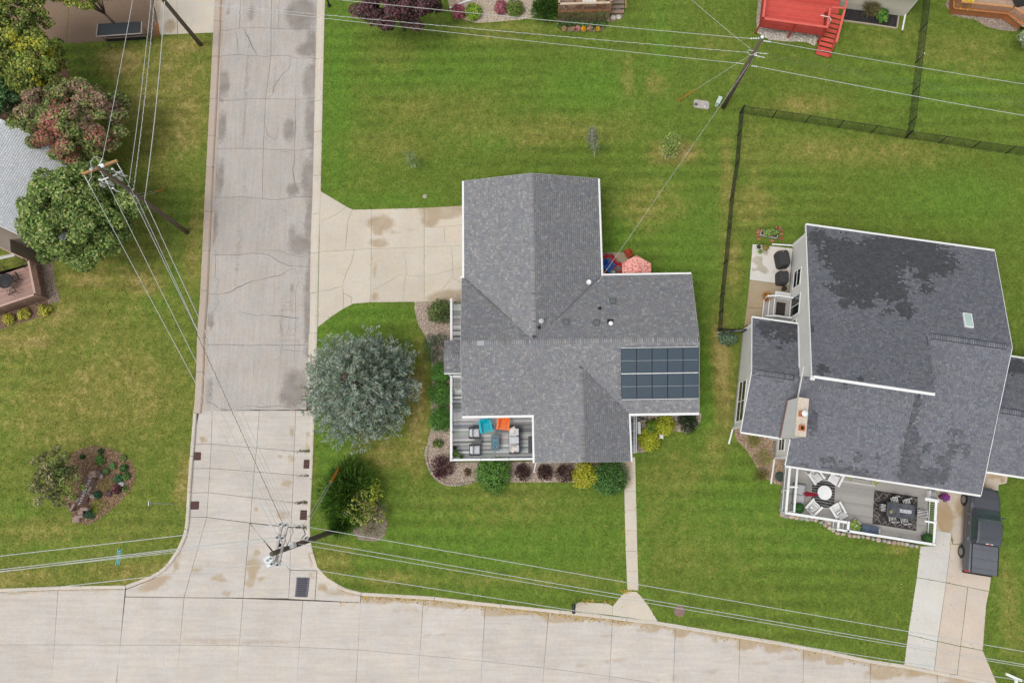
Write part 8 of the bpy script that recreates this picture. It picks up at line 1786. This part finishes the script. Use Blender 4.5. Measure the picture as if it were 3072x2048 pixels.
sapling('pale blue-green sapling at the right edge below the cedar deck',W('ne',1985,640),W('ne',1985,560,2.0),[(.22,.28,.17),(.28,.34,.2),(.15,.2,.1)],420,.8,.10,MATS['bark'],.035)

# ---------------------------------------------------------------- shrubs
def sh_at(name,label,c,x,y,rpx,h,pal,n,size,style='leaf',ry=None,**k):
 s=CROP[c][2]/44.0;p=W(c,x,y,h*.45);return shrub(name,label,(p.x,p.y,0),(rpx*s*1.16,(ry or rpx)*s*1.16,h),pal,n,size,style=style,**k)
BOX=[(.058,.145,.024),(.078,.18,.03),(.042,.105,.02),(.10,.21,.04)]
DKG=[(.035,.078,.020),(.048,.100,.025),(.028,.062,.018)]
BURG=[(.090,.028,.038),(.065,.022,.030),(.12,.045,.052),(.05,.02,.026)]
DBUR=[(.058,.030,.028),(.040,.022,.022),(.078,.042,.038),(.09,.035,.04)]
LIME=[(.36,.36,.022),(.44,.41,.028),(.27,.29,.022),(.50,.45,.05)]
YGR=[(.25,.29,.022),(.32,.33,.025),(.18,.24,.02),(.38,.36,.03)]
sh_at('shrub','rounded dark green shrub with reddish tips beside the driveway end','dv',1500,1335,118,1.0,[(.06,.10,.025),(.085,.13,.035),(.045,.075,.02),(.10,.10,.04)],1900,.085,group=None)
sh_at('juniper_shrub','bluish dark green shrub partly under the small entry roof','sp',1412,448,112,1.2,[(.035,.085,.045),(.05,.11,.055),(.028,.065,.035)],3000,.15,'spike',135)
G_B='clipped round green shrubs along the west deck'
for y,r_,lab in((682,88,'round clipped green shrub directly below the small entry roof'),(880,104,'middle of the three round clipped green shrubs along the west deck'),(1115,108,'lowest of the three round clipped green shrubs along the west deck')):sh_at('boxwood',lab,'sp',1446,y,r_,1.0,BOX,3600,.06,k=22,r=.5,jit=.03,group=G_B)
sh_at('plant','small light green plant in the gravel left of the deck','c8',190,1115,40,.35,GRN+[(.14,.18,.06)],260,.07);sh_at('barberry','largest burgundy shrub, at the curved corner of the gravel bed','c8',232,1328,90,.9,BURG,1700,.14,'spike',width=.05);sh_at('plant','tiny brownish plant in the gravel below the deck corner','c8',460,1372,34,.3,[(.10,.07,.03),(.14,.10,.04),(.07,.06,.025)],200,.06)
sh_at('shrub','big round green shrub in the gravel below the deck railing','c8',692,1388,142,1.25,[(.075,.16,.028),(.10,.195,.038),(.05,.115,.022)],4200,.08,k=26,r=.42)
for x,y,r_,lab in((960,1380,64,'small dark burgundy shrub nearest the white downspout'),(1158,1376,68,'dark burgundy shrub, the middle one of the front gravel bed'),(1345,1386,76,'dark burgundy shrub touching the lime yellow one')):sh_at('barberry',lab,'c8',x,y,r_,.7,DBUR,1300,.13,'spike',width=.045,group='dark burgundy shrubs in front of the gable')
sh_at('spirea','lime yellow round shrub in front of the gable','c8',1528,1400,110,.95,LIME,2600,.075,k=22);sh_at('shrub','large dark green shrub at the end of the front bed beside the walk','c8',1738,1420,150,1.2,[(.055,.125,.028),(.075,.155,.036),(.038,.088,.022)],4200,.085,ry=142,k=26)
sh_at('spirea','yellow-green shrub, the larger one under the solar panel eave','fr',770,300,205,.95,YGR,2600,.075,k=22);sh_at('spirea','yellow-green shrub beside the foot of the boarded ramp','fr',450,620,195,.9,YGR,2500,.075,k=22);sh_at('shrub','mid green shrub between the two yellow-green ones','fr',510,330,130,.9,[(.10,.17,.02),(.14,.21,.025),(.07,.13,.018)],1300,.08);sh_at('yew_shrub','dark spiky evergreen at the far end of the gravel bed under the eave','fr',1250,240,195,.9,[(.028,.055,.022),(.04,.075,.03),(.022,.042,.018)],2600,.2,'spike',width=.03)
sh_at('shrub','sage green shrub below the white downspout of the sunroom','c12',95,1130,82,.8,[(.085,.13,.075),(.12,.17,.10),(.06,.095,.05)],1300,.085,ry=58)
sh_at('plant','small reddish plant at the corner of the patio and sunroom','c12',272,1035,26,.4,[(.16,.05,.04),(.12,.07,.04)],150,.06)
for c,x,y,r_,lab,pal in(('c14',380,1125,60,'tan and green grass tuft near the sunroom corner',[(.28,.26,.07),(.36,.32,.12),(.18,.2,.05)]),('c14',490,1300,85,'larger straw coloured grass tuft in the bark bed',[(.36,.30,.11),(.28,.25,.08),(.20,.2,.06)]),('c14',470,1470,60,'low olive tuft at the lower edge of the bark bed',[(.2,.17,.07),(.14,.13,.05)])):sh_at('ornamental_grass',lab,c,x,y,r_,.6,pal,700,.24,'spike',width=.022,stem=False)
sh_at('plant','small dark green plant between the access lid and the deck','wd',195,510,45,.5,DKG,300,.07)
for x,y,r_,lab in((75,1440,52,'leftmost of the three small yellow shrubs below the pinkish deck'),(215,1395,54,'middle of the three small yellow shrubs below the pinkish deck'),(405,1355,56,'rightmost of the three small yellow shrubs below the pinkish deck')):sh_at('spirea',lab,'c2',x,y,r_,.5,[(.46,.36,.04),(.38,.32,.035),(.27,.26,.03),(.5,.42,.08)],620,.075,group='small yellow shrubs below the pinkish deck')
for x,y,r_,lab,pal in((1432,105,66,'pink flowering shrub at the left end of the top gravel bed',[(.34,.06,.10),(.26,.05,.075),(.14,.09,.05),(.40,.10,.14)]),(1572,112,78,'bright green shrub between the two pink ones',[(.15,.24,.025),(.20,.28,.03),(.10,.17,.02)]),(1815,72,62,'pink flowering shrub in the middle of the top gravel bed',[(.36,.07,.12),(.28,.06,.09),(.13,.1,.05),(.42,.12,.16)]),(1945,80,80,'olive green shrub right of the second pink one',[(.10,.15,.03),(.14,.18,.04),(.07,.11,.02)])):sh_at('flowering_shrub',lab,'c6',x,y,r_,.7,pal,1100,.09)
sh_at('ornamental_grass','big dark green leafy clump left of the cedar deck','dk',365,170,250,1.5,[(.045,.10,.018),(.06,.135,.022),(.03,.07,.015),(.09,.16,.035)],3600,.34,'spike',235,width=.05)
NTH=['leftmost','second from the left','third from the left','fourth from the left','fifth from the left','sixth from the left','seventh from the left','eighth from the left','rightmost']
for i in range(8):sh_at('ornamental_grass','tan feathery grass tuft under the cedar deck rail, '+(NTH[i]if i<7 else 'rightmost'),'dk',680+i*120,330+random.uniform(-20,20),70,1.0,[(.30,.25,.13),(.22,.20,.09),(.13,.15,.05),(.38,.32,.19)],420,.42,'spike',width=.022,stem=False,group='grass tufts under the cedar deck')
for i in range(9):sh_at('plant','low green plant in front of the cedar deck grasses, '+NTH[i],'dk',660+i*105,470+random.uniform(-20,25),60,.4,DKG+GRN,240,.09,stem=False,group='low plants at the cedar deck')
for x,y,r_,lab,pal in((738,565,48,'peach flower clump at the left end of the row',[(.62,.28,.12),(.55,.2,.1),(.2,.2,.05)]),(905,572,48,'salmon flower clump, second from the left of the row',[(.56,.22,.16),(.48,.16,.12),(.2,.2,.06)]),(1005,560,52,'pink flower clump left of the big orange one',[(.60,.16,.16),(.52,.13,.12),(.62,.3,.26)]),(1120,568,58,'big orange flower clump in the middle of the row',[(.68,.24,.01),(.62,.19,.01),(.5,.17,.02)]),(1238,552,58,'salmon pink flower clump right of the big orange one',[(.58,.2,.15),(.62,.28,.2),(.48,.13,.1)]),(1402,572,48,'orange flower clump at the right end of the row',[(.68,.25,.01),(.6,.2,.01),(.2,.2,.05)])):sh_at('flower_clump',lab,'dk',x,y,r_,.35,pal,330,.06,stem=False,cat='flowers')
sh_at('ornamental_grass','tall tan grass clump against the cream wall','bd',860,110,110,1.3,[(.16,.15,.06),(.22,.19,.09),(.11,.13,.04),(.28,.21,.12)],1300,.5,'spike',130,width=.025);sh_at('hosta','bright green leafy plant in the black mulch','bd',1010,200,80,.8,[(.09,.19,.03),(.13,.24,.04),(.06,.14,.03)],520,.13,ry=105)
sh_at('flower_clump','round red mum by the corner patio','pt',1245,345,130,.55,[(.56,.035,.02),(.62,.07,.03),(.45,.02,.015),(.5,.12,.05)],900,.05,ry=165,stem=False,cat='flowers')
# round sign bed
for x,y,r_,h_,lab,pal in((262,275,36,.25,'small dark green tuft at the upper left of the sign bed',DKG),(560,345,78,.45,'green plant at the top middle of the sign bed',[(.06,.13,.03),(.09,.17,.04)]),(575,185,40,.25,'little green tuft at the top rim of the sign bed',DKG),(665,525,44,.3,'bright small tuft right of the pale round stone',[(.08,.17,.05),(.11,.2,.06)]),(775,432,50,.35,'fresh green tuft in the middle right of the sign bed',[(.08,.16,.05),(.11,.2,.06)]),(958,470,62,.4,'dark green tuft near the right rim of the sign bed',DKG+[(.08,.15,.05)]),(950,300,48,.25,'low green tuft at the upper right rim of the sign bed',[(.10,.15,.04),(.13,.17,.05)]),(870,650,62,.35,'dark tuft above the pale boulder',[(.04,.11,.05),(.06,.14,.06)]),(1000,605,56,.35,'green tuft right above the pale boulder',[(.06,.12,.03),(.09,.16,.04)]),(690,745,112,.5,'yellow-green grassy clump in the middle of the sign bed',[(.20,.21,.03),(.26,.26,.05),(.13,.15,.03)]),(845,815,72,.4,'burgundy tuft left below the pale boulder',BURG+[(.16,.07,.06)]),(710,900,44,.25,'small mauve tuft at the lower middle of the sign bed',[(.15,.09,.1),(.11,.07,.08)]),(540,1105,116,.5,'bright lime round plant at the lower part of the sign bed',[(.20,.31,.02),(.27,.37,.03),(.13,.23,.02)]),(375,1235,82,.45,'dark green plant beside the lower sign stones',[(.025,.06,.035),(.04,.085,.045)]),(520,920,60,.35,'dark green tuft beside the pointed stone',[(.03,.075,.04),(.05,.1,.05)]),(970,820,50,.2,'low green tuft at the lower right rim of the sign bed',[(.10,.15,.04),(.13,.17,.05)])):
 sh_at('plant',lab,'sg',x,y,r_,h_,pal,int(140+r_*r_*.045),.085,'spike' if pal[0][0]>.15 else 'leaf',stem=False,width=.02)
def rock(label,c,x,y,s,col,lump=.14):p=W(c,x,y,s[2]*.5);q=cmb(col);q.ball((p.x,p.y,s[2]*.35),s,11,8,lump,random.uniform(0,3));return tag(q.build('boulder',STO,None,True),label,'boulder')
rock('pale round stone at the upper end of the brown sign','sg',575,597,(.17,.17,.16),(.50,.48,.45));rock('pale grey boulder at the right side of the sign bed','sg',915,735,(.26,.22,.2),(.46,.45,.46));rock('pointed tan stone leaning in front of the brown sign','sg',440,940,(.17,.34,.2),(.36,.31,.25),.2)
# clump by the leaning pole
cl_=sh_at('yew_shrub','large dark feathery evergreen clump near the leaning pole','c5',1330,620,195,1.7,[(.045,.095,.012),(.062,.125,.016),(.03,.068,.011),(.08,.15,.022)],5200,.55,'spike',262,width=.06,k=30,jit=.2)
sh_at('yew_shrub','dark green feathery lobe beside the leaning pole foot','c5',1300,850,135,1.0,[(.05,.11,.014),(.065,.135,.018),(.035,.075,.012)],2400,.45,'spike',110,width=.05,jit=.2)
sh_at('forsythia','yellow-green arching shrub growing through the dark evergreen clump','c5',1475,730,165,1.8,[(.22,.25,.04),(.28,.30,.06),(.16,.19,.035),(.18,.17,.10)],1500,.10,ry=150,k=20,r=.3,jit=.25)
sh_at('plant','yellow-green shoot standing out to the right of the evergreen clump','c5',1590,590,55,1.9,[(.27,.31,.04),(.20,.25,.03)],240,.10,ry=95,jit=.3);sh_at('plant','green and tan low growth at the lower end of the evergreen clump','c5',1560,925,120,.6,[(.16,.21,.05),(.11,.16,.035),(.26,.22,.15)],800,.16,'spike',80,width=.025)
sh_at('dead_brush','grey brown dead twigs at the right side of the evergreen clump','c5',1600,770,90,1.2,[(.20,.16,.13),(.16,.125,.10),(.26,.21,.17)],900,.26,'spike',95,width=.014)
# weeds in the street joints
mb=MB();nW=500;segs=[(W('c5',860,222),W('c5',1010,215)),(W('c5',840,685),W('c5',990,683)),(W('c5',830,905),W('c5',975,912)),(W('c5',860,440),W('c5',1000,443))];X=[];
for i in range(nW):a,b=segs[rng.choice(4,p=[.3,.35,.25,.1])];f=rng.random()**.6;X.append(a+(b-a)*f+Vector((rng.normal(0,.06),rng.normal(0,.05),-.115)))
a=rng.uniform(0,6.28,nW);o=shoots('weeds',None,MATS['leaf'],np.array(X),np.c_[np.cos(a),np.sin(a),rng.uniform(.2,.8,nW)],.10,.04,pick([(.10,.12,.03),(.07,.09,.03),(.16,.13,.05)],nW),gain=1);o['kind']='stuff'

# ---------------------------------------------------------------- fallen leaves
n=900;kx=rng.uniform(1000,2700,n);f_=np.where(rng.random(n)<.7,rng.uniform(1080,1900,n),kx);Pf=np.array([W('s',x,kerb_y2(x)-4+abs(rng.normal(0,9)),-.11)for x in f_]);n2=520;Pg=np.stack([rng.uniform(-14,30,n2),rng.uniform(-12,1,n2),np.full(n2,.03)],1);okg=inside(LAWN_E,Pg[:,0],Pg[:,1]);Pg=Pg[okg]
kk=np.array([W('b1',x,y,.03)for x,y in zip(np.r_[rng.uniform(420,780,70),rng.normal(870,30,40)],np.r_[rng.normal(632,12,70),rng.normal(540,14,40)])]);Pa=np.r_[Pf,Pg,kk];n=len(Pa)
o=leaves('fallen_leaves',None,MATS['leaf'],Pa,rng.normal(0,.35,(n,3))+np.array([0,0,1.2]),np.r_[np.full(len(Pf),.075),np.full(len(Pg),.05),np.full(len(kk),.07)]*rng.uniform(.6,1.3,n),pick([(.55,.38,.04),(.48,.30,.03),(.60,.46,.10),(.40,.2,.03),(.5,.42,.18)],n,.15),gain=1);o['kind']='stuff'

# ---------------------------------------------------------------- poles
mat('insulator',(.70,.71,.71),.3,.06,6,0,30);mat('crossarm_tan',(.42,.23,.10),.8,.15,6,.3,30);mat('crossarm_grey',(.47,.43,.41),.8,.12,6,.3,30);mat('guard_orange',(.60,.20,.03),.5,.08,6,.02,30);mat('wire',(.52,.53,.52),.5,.05,6,0,30);mat('wire_dark',(.10,.11,.11),.5,.05,6,0,30);mat('pole_dark',(.10,.085,.062),.9,.25,3,.4,30)
def pole(label,b,top,r0=.17,r1=.115,m='pole_wood'):t=thing('utility_pole',label,'utility pole',b);mb=MB();mb.tube([Vector(b)-Vector((0,0,.1)),(Vector(b)+Vector(top))/2,top],r0,10,r1);mb.build('pole',MATS[m],t,True);return t
def bar(t,nm,a,b,w,h,m):mb=MB();mb.beam(a,b,w,h);return mb.build(nm,MATS[m],t)
def bell(t,p,s=1.0,m='insulator'):mb=MB();mb.lathe([(.05*s,0),(.11*s,.03*s),(.11*s,.08*s),(.06*s,.11*s),(.085*s,.14*s),(.05*s,.22*s),(.03*s,.23*s)],p,12);o=mb.build('insulator',MATS[m],t);mb=MB();mb.lathe([(.045*s,.22*s),(.045*s,.26*s),(.01,.27*s)],p,10);mb.build('cap',MATS['black_plastic'],o);return o
def string(t,a,b,n=4,r=.055):
 a,b=Vector(a),Vector(b);mb=MB();mb.tube([a,b],.018,5)
 for i in range(n):c=a+(b-a)*(i+.5)/n;mb.ball(c,(r,r,r*.8),8,5)
 return mb.build('insulator_string',MATS['insulator'],t)
 # tall pole on the left
bl=W('s',562,697);tl_=W('s',295,503,12.0);PL_=pole('tall brown utility pole with a tan crossarm in front of the green tree',bl,tl_)
e0,e1=W('c2',745,128,11.8),W('c2',1062,5,11.8);bar(PL_,'crossarm',e0,e1,.13,.15,'crossarm_tan');mb=MB();c=W('pl',655,300,11.9);mb.bbox(c,(.34,.22,.12),math.atan2(e1.y-e0.y,e1.x-e0.x));mb.build('bracket',MATS['white_metal'],PL_);bell(PL_,W('pl',440,370,11.9),1.0)
string(PL_,W('pl',250,510,11.7),W('pl',385,755,11.5),5,.04);string(PL_,W('pl',1000,190,11.7),W('pl',1150,430,11.5),5,.04);string(PL_,W('pl',620,260,11.9),W('pl',690,110,11.8),4,.05);string(PL_,W('pl',620,385,11.7),W('pl',880,850,11.0),5,.04)
a,b=W('pl',640,640,10.6),W('pl',1030,490,10.6);bar(PL_,'equipment_arm',a,b,.07,.07,'white_metal')
for x,y in((665,740),(1080,580),(870,690)):mb=MB();p=W('pl',x,y,10.1);mb.lathe([(.10,0),(.11,.05),(.11,.36),(.07,.40),(.04,.5)],p-Vector((0,0,.3)),12);mb.build('cutout',MATS['galv'],PL_)
for x,y in((620,620),(1040,450),(780,660),(930,820),(1100,440),(920,370)):p=W('pl',x,y,10.4);mb=MB();mb.tube([p,p+Vector((.12,-.1,-.25)),p+Vector((.2,-.05,-.5))],.03,6);mb.ball(p,(.09,.07,.06),8,5);mb.build('arrester',MATS['insulator'],PL_)
mb=MB();mb.tube([W('pl',420,340,12.0),W('pl',410,200,12.1),W('pl',470,100,12.2),W('pl',560,80,12.2),W('pl',665,130,11.9)],.02,5);mb.tube([W('pl',425,390,12.0),W('pl',420,560,11.8),W('pl',360,660,11.6)],.02,5);mb.tube([W('pl',660,340,11.8),W('pl',1000,470,10.6)],.014,5);mb.build('jumper',MATS['wire'],PL_)['kind']='stuff'
for x,y,z in((1300,770,8.9),(1410,850,8.6),(1440,1000,8.2)):p=W('pl',x,y,z);mb=MB();mb.ball(p,(.07,.07,.09),8,5);mb.build('clamp',MATS['galv'],PL_)
# back lawn pole
br=W('s',2170,323);tr_=W('s',2286,113,9.25);PR_=pole('weathered grey-brown utility pole in the back lawn by the fence corner',br,tr_,.16,.11)
mb=MB();mb.ball(tr_+Vector((0,0,.06)),(.12,.12,.10),10,6);mb.build('pole_cap',MATS['white_metal'],PR_);string(PR_,W('rd',900,452,9.1),W('rd',785,455,9.1),4,.06);string(PR_,W('rd',940,482,9.0),W('rd',1030,495,9.0),4,.055)
for x0,y0,x1,y1 in((830,620,990,635),(830,650,960,680),(810,600,870,660)):string(PR_,W('rd',x0,y0,7.6),W('rd',x1,y1,7.6),3,.045)
mb=MB();mb.tube([W('rd',830,600,7.8),W('rd',770,590,7.7),W('rd',755,620,7.6),W('rd',790,650,7.5),W('rd',850,640,7.5),W('rd',880,680,7.4)],.025,5);mb.build('jumper',MATS['wire'],PR_)['kind']='stuff';string(PR_,W('rd',715,755,6.5),W('rd',610,740,6.5),3,.03);string(PR_,W('rd',800,775,6.4),W('rd',870,785,6.4),3,.05);mb=MB();mb.tube([br+Vector((.15,0,0)),W('rd',845,650,7.3)],.028,6);mb.build('conduit',MATS['galv'],PR_)
# corner pole
bb_=W('s',1004.6,1590.7);tb_=W('s',815.5,1660.7,13.6);PB_=pole('dark utility pole at the junction with twin pale crossarms and a transformer',bb_,tb_,.19,.13,'pole_dark')
for(x0,y0,x1,y1,nm)in((790,95,560,1190,0),(930,120,705,1215,0)):a,b=W('pb',x0,y0+40,12.6),W('pb',x1,y1-10,12.6);bar(PB_,'crossarm',a,b,.12,.14,'crossarm_grey')
for x,y in((782,110),(925,130),(697,470),(840,485),(545,1195),(700,1218)):bell(PB_,W('pb',x,y,12.7),1.15)
bell(PB_,W('pb',1485,490,9.4),1.1);p=W('pb',712,690,12.3);mb=MB();mb.lathe([(.07,0),(.10,.05),(.10,.28),(.05,.3)],p-Vector((0,0,.2)),12);mb.build('arrester',MATS['black_plastic'],PB_)
mat('tank_grey',(.64,.68,.69),.4,.05,3,0,30)
p=W('pb',455,1110,11.8);mb=MB();mb.bbox((p.x,p.y,11.4),(.56,.62,.95),.55,.05);tk_=mb.build('transformer',MATS['tank_grey'],PB_);mb=MB();mb.ball((p.x+.05,p.y+.1,11.95),(.09,.05,.08),8,5);mb.ball((p.x-.1,p.y,11.93),(.06,.06,.06),8,5);mb.build('bushing',MATS['galv'],tk_)
a,b=W('pb',920,740,10.8),W('pb',1110,680,10.6);mb=MB();c=(a+b)/2;mb.bbox(c,(.55,.30,.55),math.atan2(b.y-a.y,b.x-a.x),.03);mb.build('equipment_box',MATS['white_trim'],PB_)
bar(PB_,'mounting_plank',W('pb',1120,675,10.2),W('pb',1400,560,9.3),.14,.08,'copper_flash');mb=MB();mb.tube([W('pb',1360,160,9.9),W('pb',1440,380,9.5),W('pb',1330,510,9.6)],.03,6);mb.tube([W('pb',880,480,12.4),W('pb',930,700,11.6),W('pb',1100,330,10.5),W('pb',1060,180,10.2)],.016,5);mb.tube([W('pb',760,420,12.5),W('pb',720,640,12.4)],.02,5);mb.tube([W('pb',760,460,12.5),W('pb',800,640,12)],.02,5);mb.build('jumper',MATS['wire_dark'],PB_)['kind']='stuff'
p=W('pb',1360,155,9.9);mb=MB();mb.ball(p,(.09,.09,.07),8,5);mb.build('clamp',MATS['galv'],PB_)
btl=W('s',602,134);ttl=W('s',380,-132,12);pole('brown utility pole at the top left beside the driveway, its top out of frame',btl,ttl,.17,.12)
bk=W('s',988,18);bkt=W('s',962,-60,3.2);lp=thing('lamp_post','black post foot at the top edge beside the street kerb','post',bk);mb=MB();mb.tube([bk,bkt],.07,8);mb.lathe([(.14,0),(.13,.12),(.08,.2)],bk,10);mb.build('post',MATS['black_plastic'],lp)

# ---------------------------------------------------------------- wires
def wire(label,a,b,sag=.25,r=.016,m='wire',group=None,name='power_line',cat='power line',twist=0,parent=None):
 a,b=Vector(a),Vector(b);n=20;P=[a+(b-a)*i/n-Vector((0,0,sag*4*(i/n)*(1-i/n)))for i in range(n+1)];mb=MB();mb.tube(P,r,5)
 if twist:
  k=int((b-a).length/twist*6);Q=[a+(b-a)*i/k-Vector((0,0,sag*4*(i/k)*(1-i/k)))+Vector((math.cos(i*1.05),math.sin(i*1.05),math.sin(i*1.05)*.5))*r*2 for i in range(k+1)];mb.tube(Q,r*.9,4)
 o=mb.build(name,MATS[m],parent);return tag(o,label,cat,group)if not parent else o
w_=lambda x,y,z:W('s',x,y,z)
def wcrop(c,x,y,z):return W(c,x,y,z)
NL='wires from the left pole to the top edge'
wire('power line from the left pole top towards the top edge, the leftmost of that bundle',W('pl',690,110,11.8),w_(420,-130,11.9),.1);wire('power line rising from the middle of the left pole, second of that bundle',w_(386,558,8.9),w_(457,-40,10.2),.15);wire('twisted cable beside the second line north of the left pole',w_(401,566,8.7),w_(467,-40,9.9),.15,.014,twist=.5);wire('thick pale telephone cable from the left pole to the driveway pole',w_(434,598,7.3),w_(494,5,7.6),.25,.026)
wire('power line from the outer end of the tan crossarm to the junction pole',W('pl',385,755,11.5),W('pb',700,480,12.8),.0);wire('power line from the pole head of the left pole to the junction pole',W('pl',880,850,11.0),W('pb',840,500,12.8),.0);wire('power line from the inner end of the tan crossarm along the left pole',W('pl',1150,430,11.5),w_(401,583,8.9),.0)
wire('cable along the left street verge, the left one of the lower bundle',w_(391,577,8.6),w_(885,1598,10.4),.0);wire('twisted dark cable in the lower bundle over the street',w_(404,590,8.2),w_(858,1590,10.6),.0,.010,'wire_dark',twist=.6);wire('cable along the left street verge, the right one of the lower bundle',w_(408,588,8.3),w_(872,1600,10.2),.0);wire('telephone cable from the left pole to the junction pole, outermost right',w_(434,600,7.3),w_(890,1592,9.4),.0,.02)
xt=lambda x,y,x2,y2,z:W('s',x,y,z)
wire('uppermost power line across the lower left lawn',W('pb',782,100,12.9),w_(-140,1683,12.9),.0,.02);wire('upper one of the paired lines across the lower left lawn',W('pb',697,460,12.9),w_(-140,1724,12.9),.0,.02);wire('lower one of the paired lines across the lower left lawn',W('pb',690,480,12.8),w_(-140,1732,12.8),.0,.02);wire('thin line just under the paired lines across the lower left lawn',W('pb',660,580,12.2),w_(-140,1728,12.2),.0,.016);wire('lowest power line across the lower left lawn',W('pb',545,1190,12.9),w_(-140,1794,12.9),.0,.02)
wire('uppermost power line over the front lawns to the right edge',W('pb',1360,155,9.9),w_(3140,1965,11),.0,.018);wire('upper one of the paired lines over the front lawns',W('pb',1130,500,10.4),w_(3140,2004,11),.0,.018);wire('lower one of the paired lines over the front lawns',W('pb',1250,650,9.9),w_(3140,2010,10),.0,.017);wire('lowest power line over the front lawns beside the kerb',W('pb',705,1218,12.9),w_(3140,2052,11.5),.0,.017)
wire('uppermost line west of the back lawn pole',W('rd',785,455,9.1),w_(900,-12,9.6),.1,.016);wire('dashed twisted line west of the back lawn pole',W('rd',760,620,7.6),w_(560,6,8.2),.1,.010,twist=.9);wire('lowest line west of the back lawn pole',W('rd',610,742,6.5),w_(560,8,7),.1,.016)
wire('upper line east of the back lawn pole',W('rd',1030,495,9.0),w_(3160,266,9.4),.1,.015);wire('lower greenish line east of the back lawn pole',W('rd',870,785,6.4),w_(3160,362,7),.1,.018);wire('faint thin line east of the back lawn pole, the upper',W('rd',990,640,7.6),w_(3160,318,8),.1,.008,'wire_dark');wire('faint thin line east of the back lawn pole, the lower',W('rd',960,680,7.5),w_(3160,330,8),.1,.008,'wire_dark')
wire('thin twisted service line from the back lawn pole to the top edge',W('rd',790,575,7.7),w_(2040,-32,7),.1,.007,twist=.7);wire('twisted service drop from the back lawn pole to the grey roof',w_(2247,192,7.0),MAST+Vector((.05,.05,.7)),.12,.0065,twist=.7)
def guy(label,a,g,f=.30,r=.012,gr=.035):
 t=thing('guy_wire',label,'guy wire',g);wire(None,a,g,.0,r,'wire',name='strand',parent=t);a,g=Vector(a),Vector(g);mb=MB();mb.tube([g,g+(a-g)*f],gr,7);mb.build('guard',MATS['guard_orange'],t)
guy('guy wire with an orange guard left of the back lawn pole',W('rd',780,655,7.5),w_(2034,302,0),.26);guy('guy wire with an orange guard above the evergreen clump, the left strand',W('pb',1330,230,10.2),W('c5',1298,296,0),.36);guy('guy wire with an orange guard above the evergreen clump, the right strand',W('pb',1400,300,9.2),W('c5',1304,298,0),.36)
guy('upper thin orange guarded guy wire at the left pole',W('s',408,583,8.3),W('c2',1488,266,0),.34,.008,.022);guy('lower thin orange guarded guy wire at the left pole',W('s',420,590,8.0),W('c2',1486,270,0),.34,.008,.022);guy('orange guarded guy wire on the driveway verge at the top left, left strand',W('s',430,-80,9),W('c1',1438,345,0),.25);guy('orange guarded guy wire on the driveway verge at the top left, right strand',W('s',460,-80,8),W('c1',1444,343,0),.25)
grass()
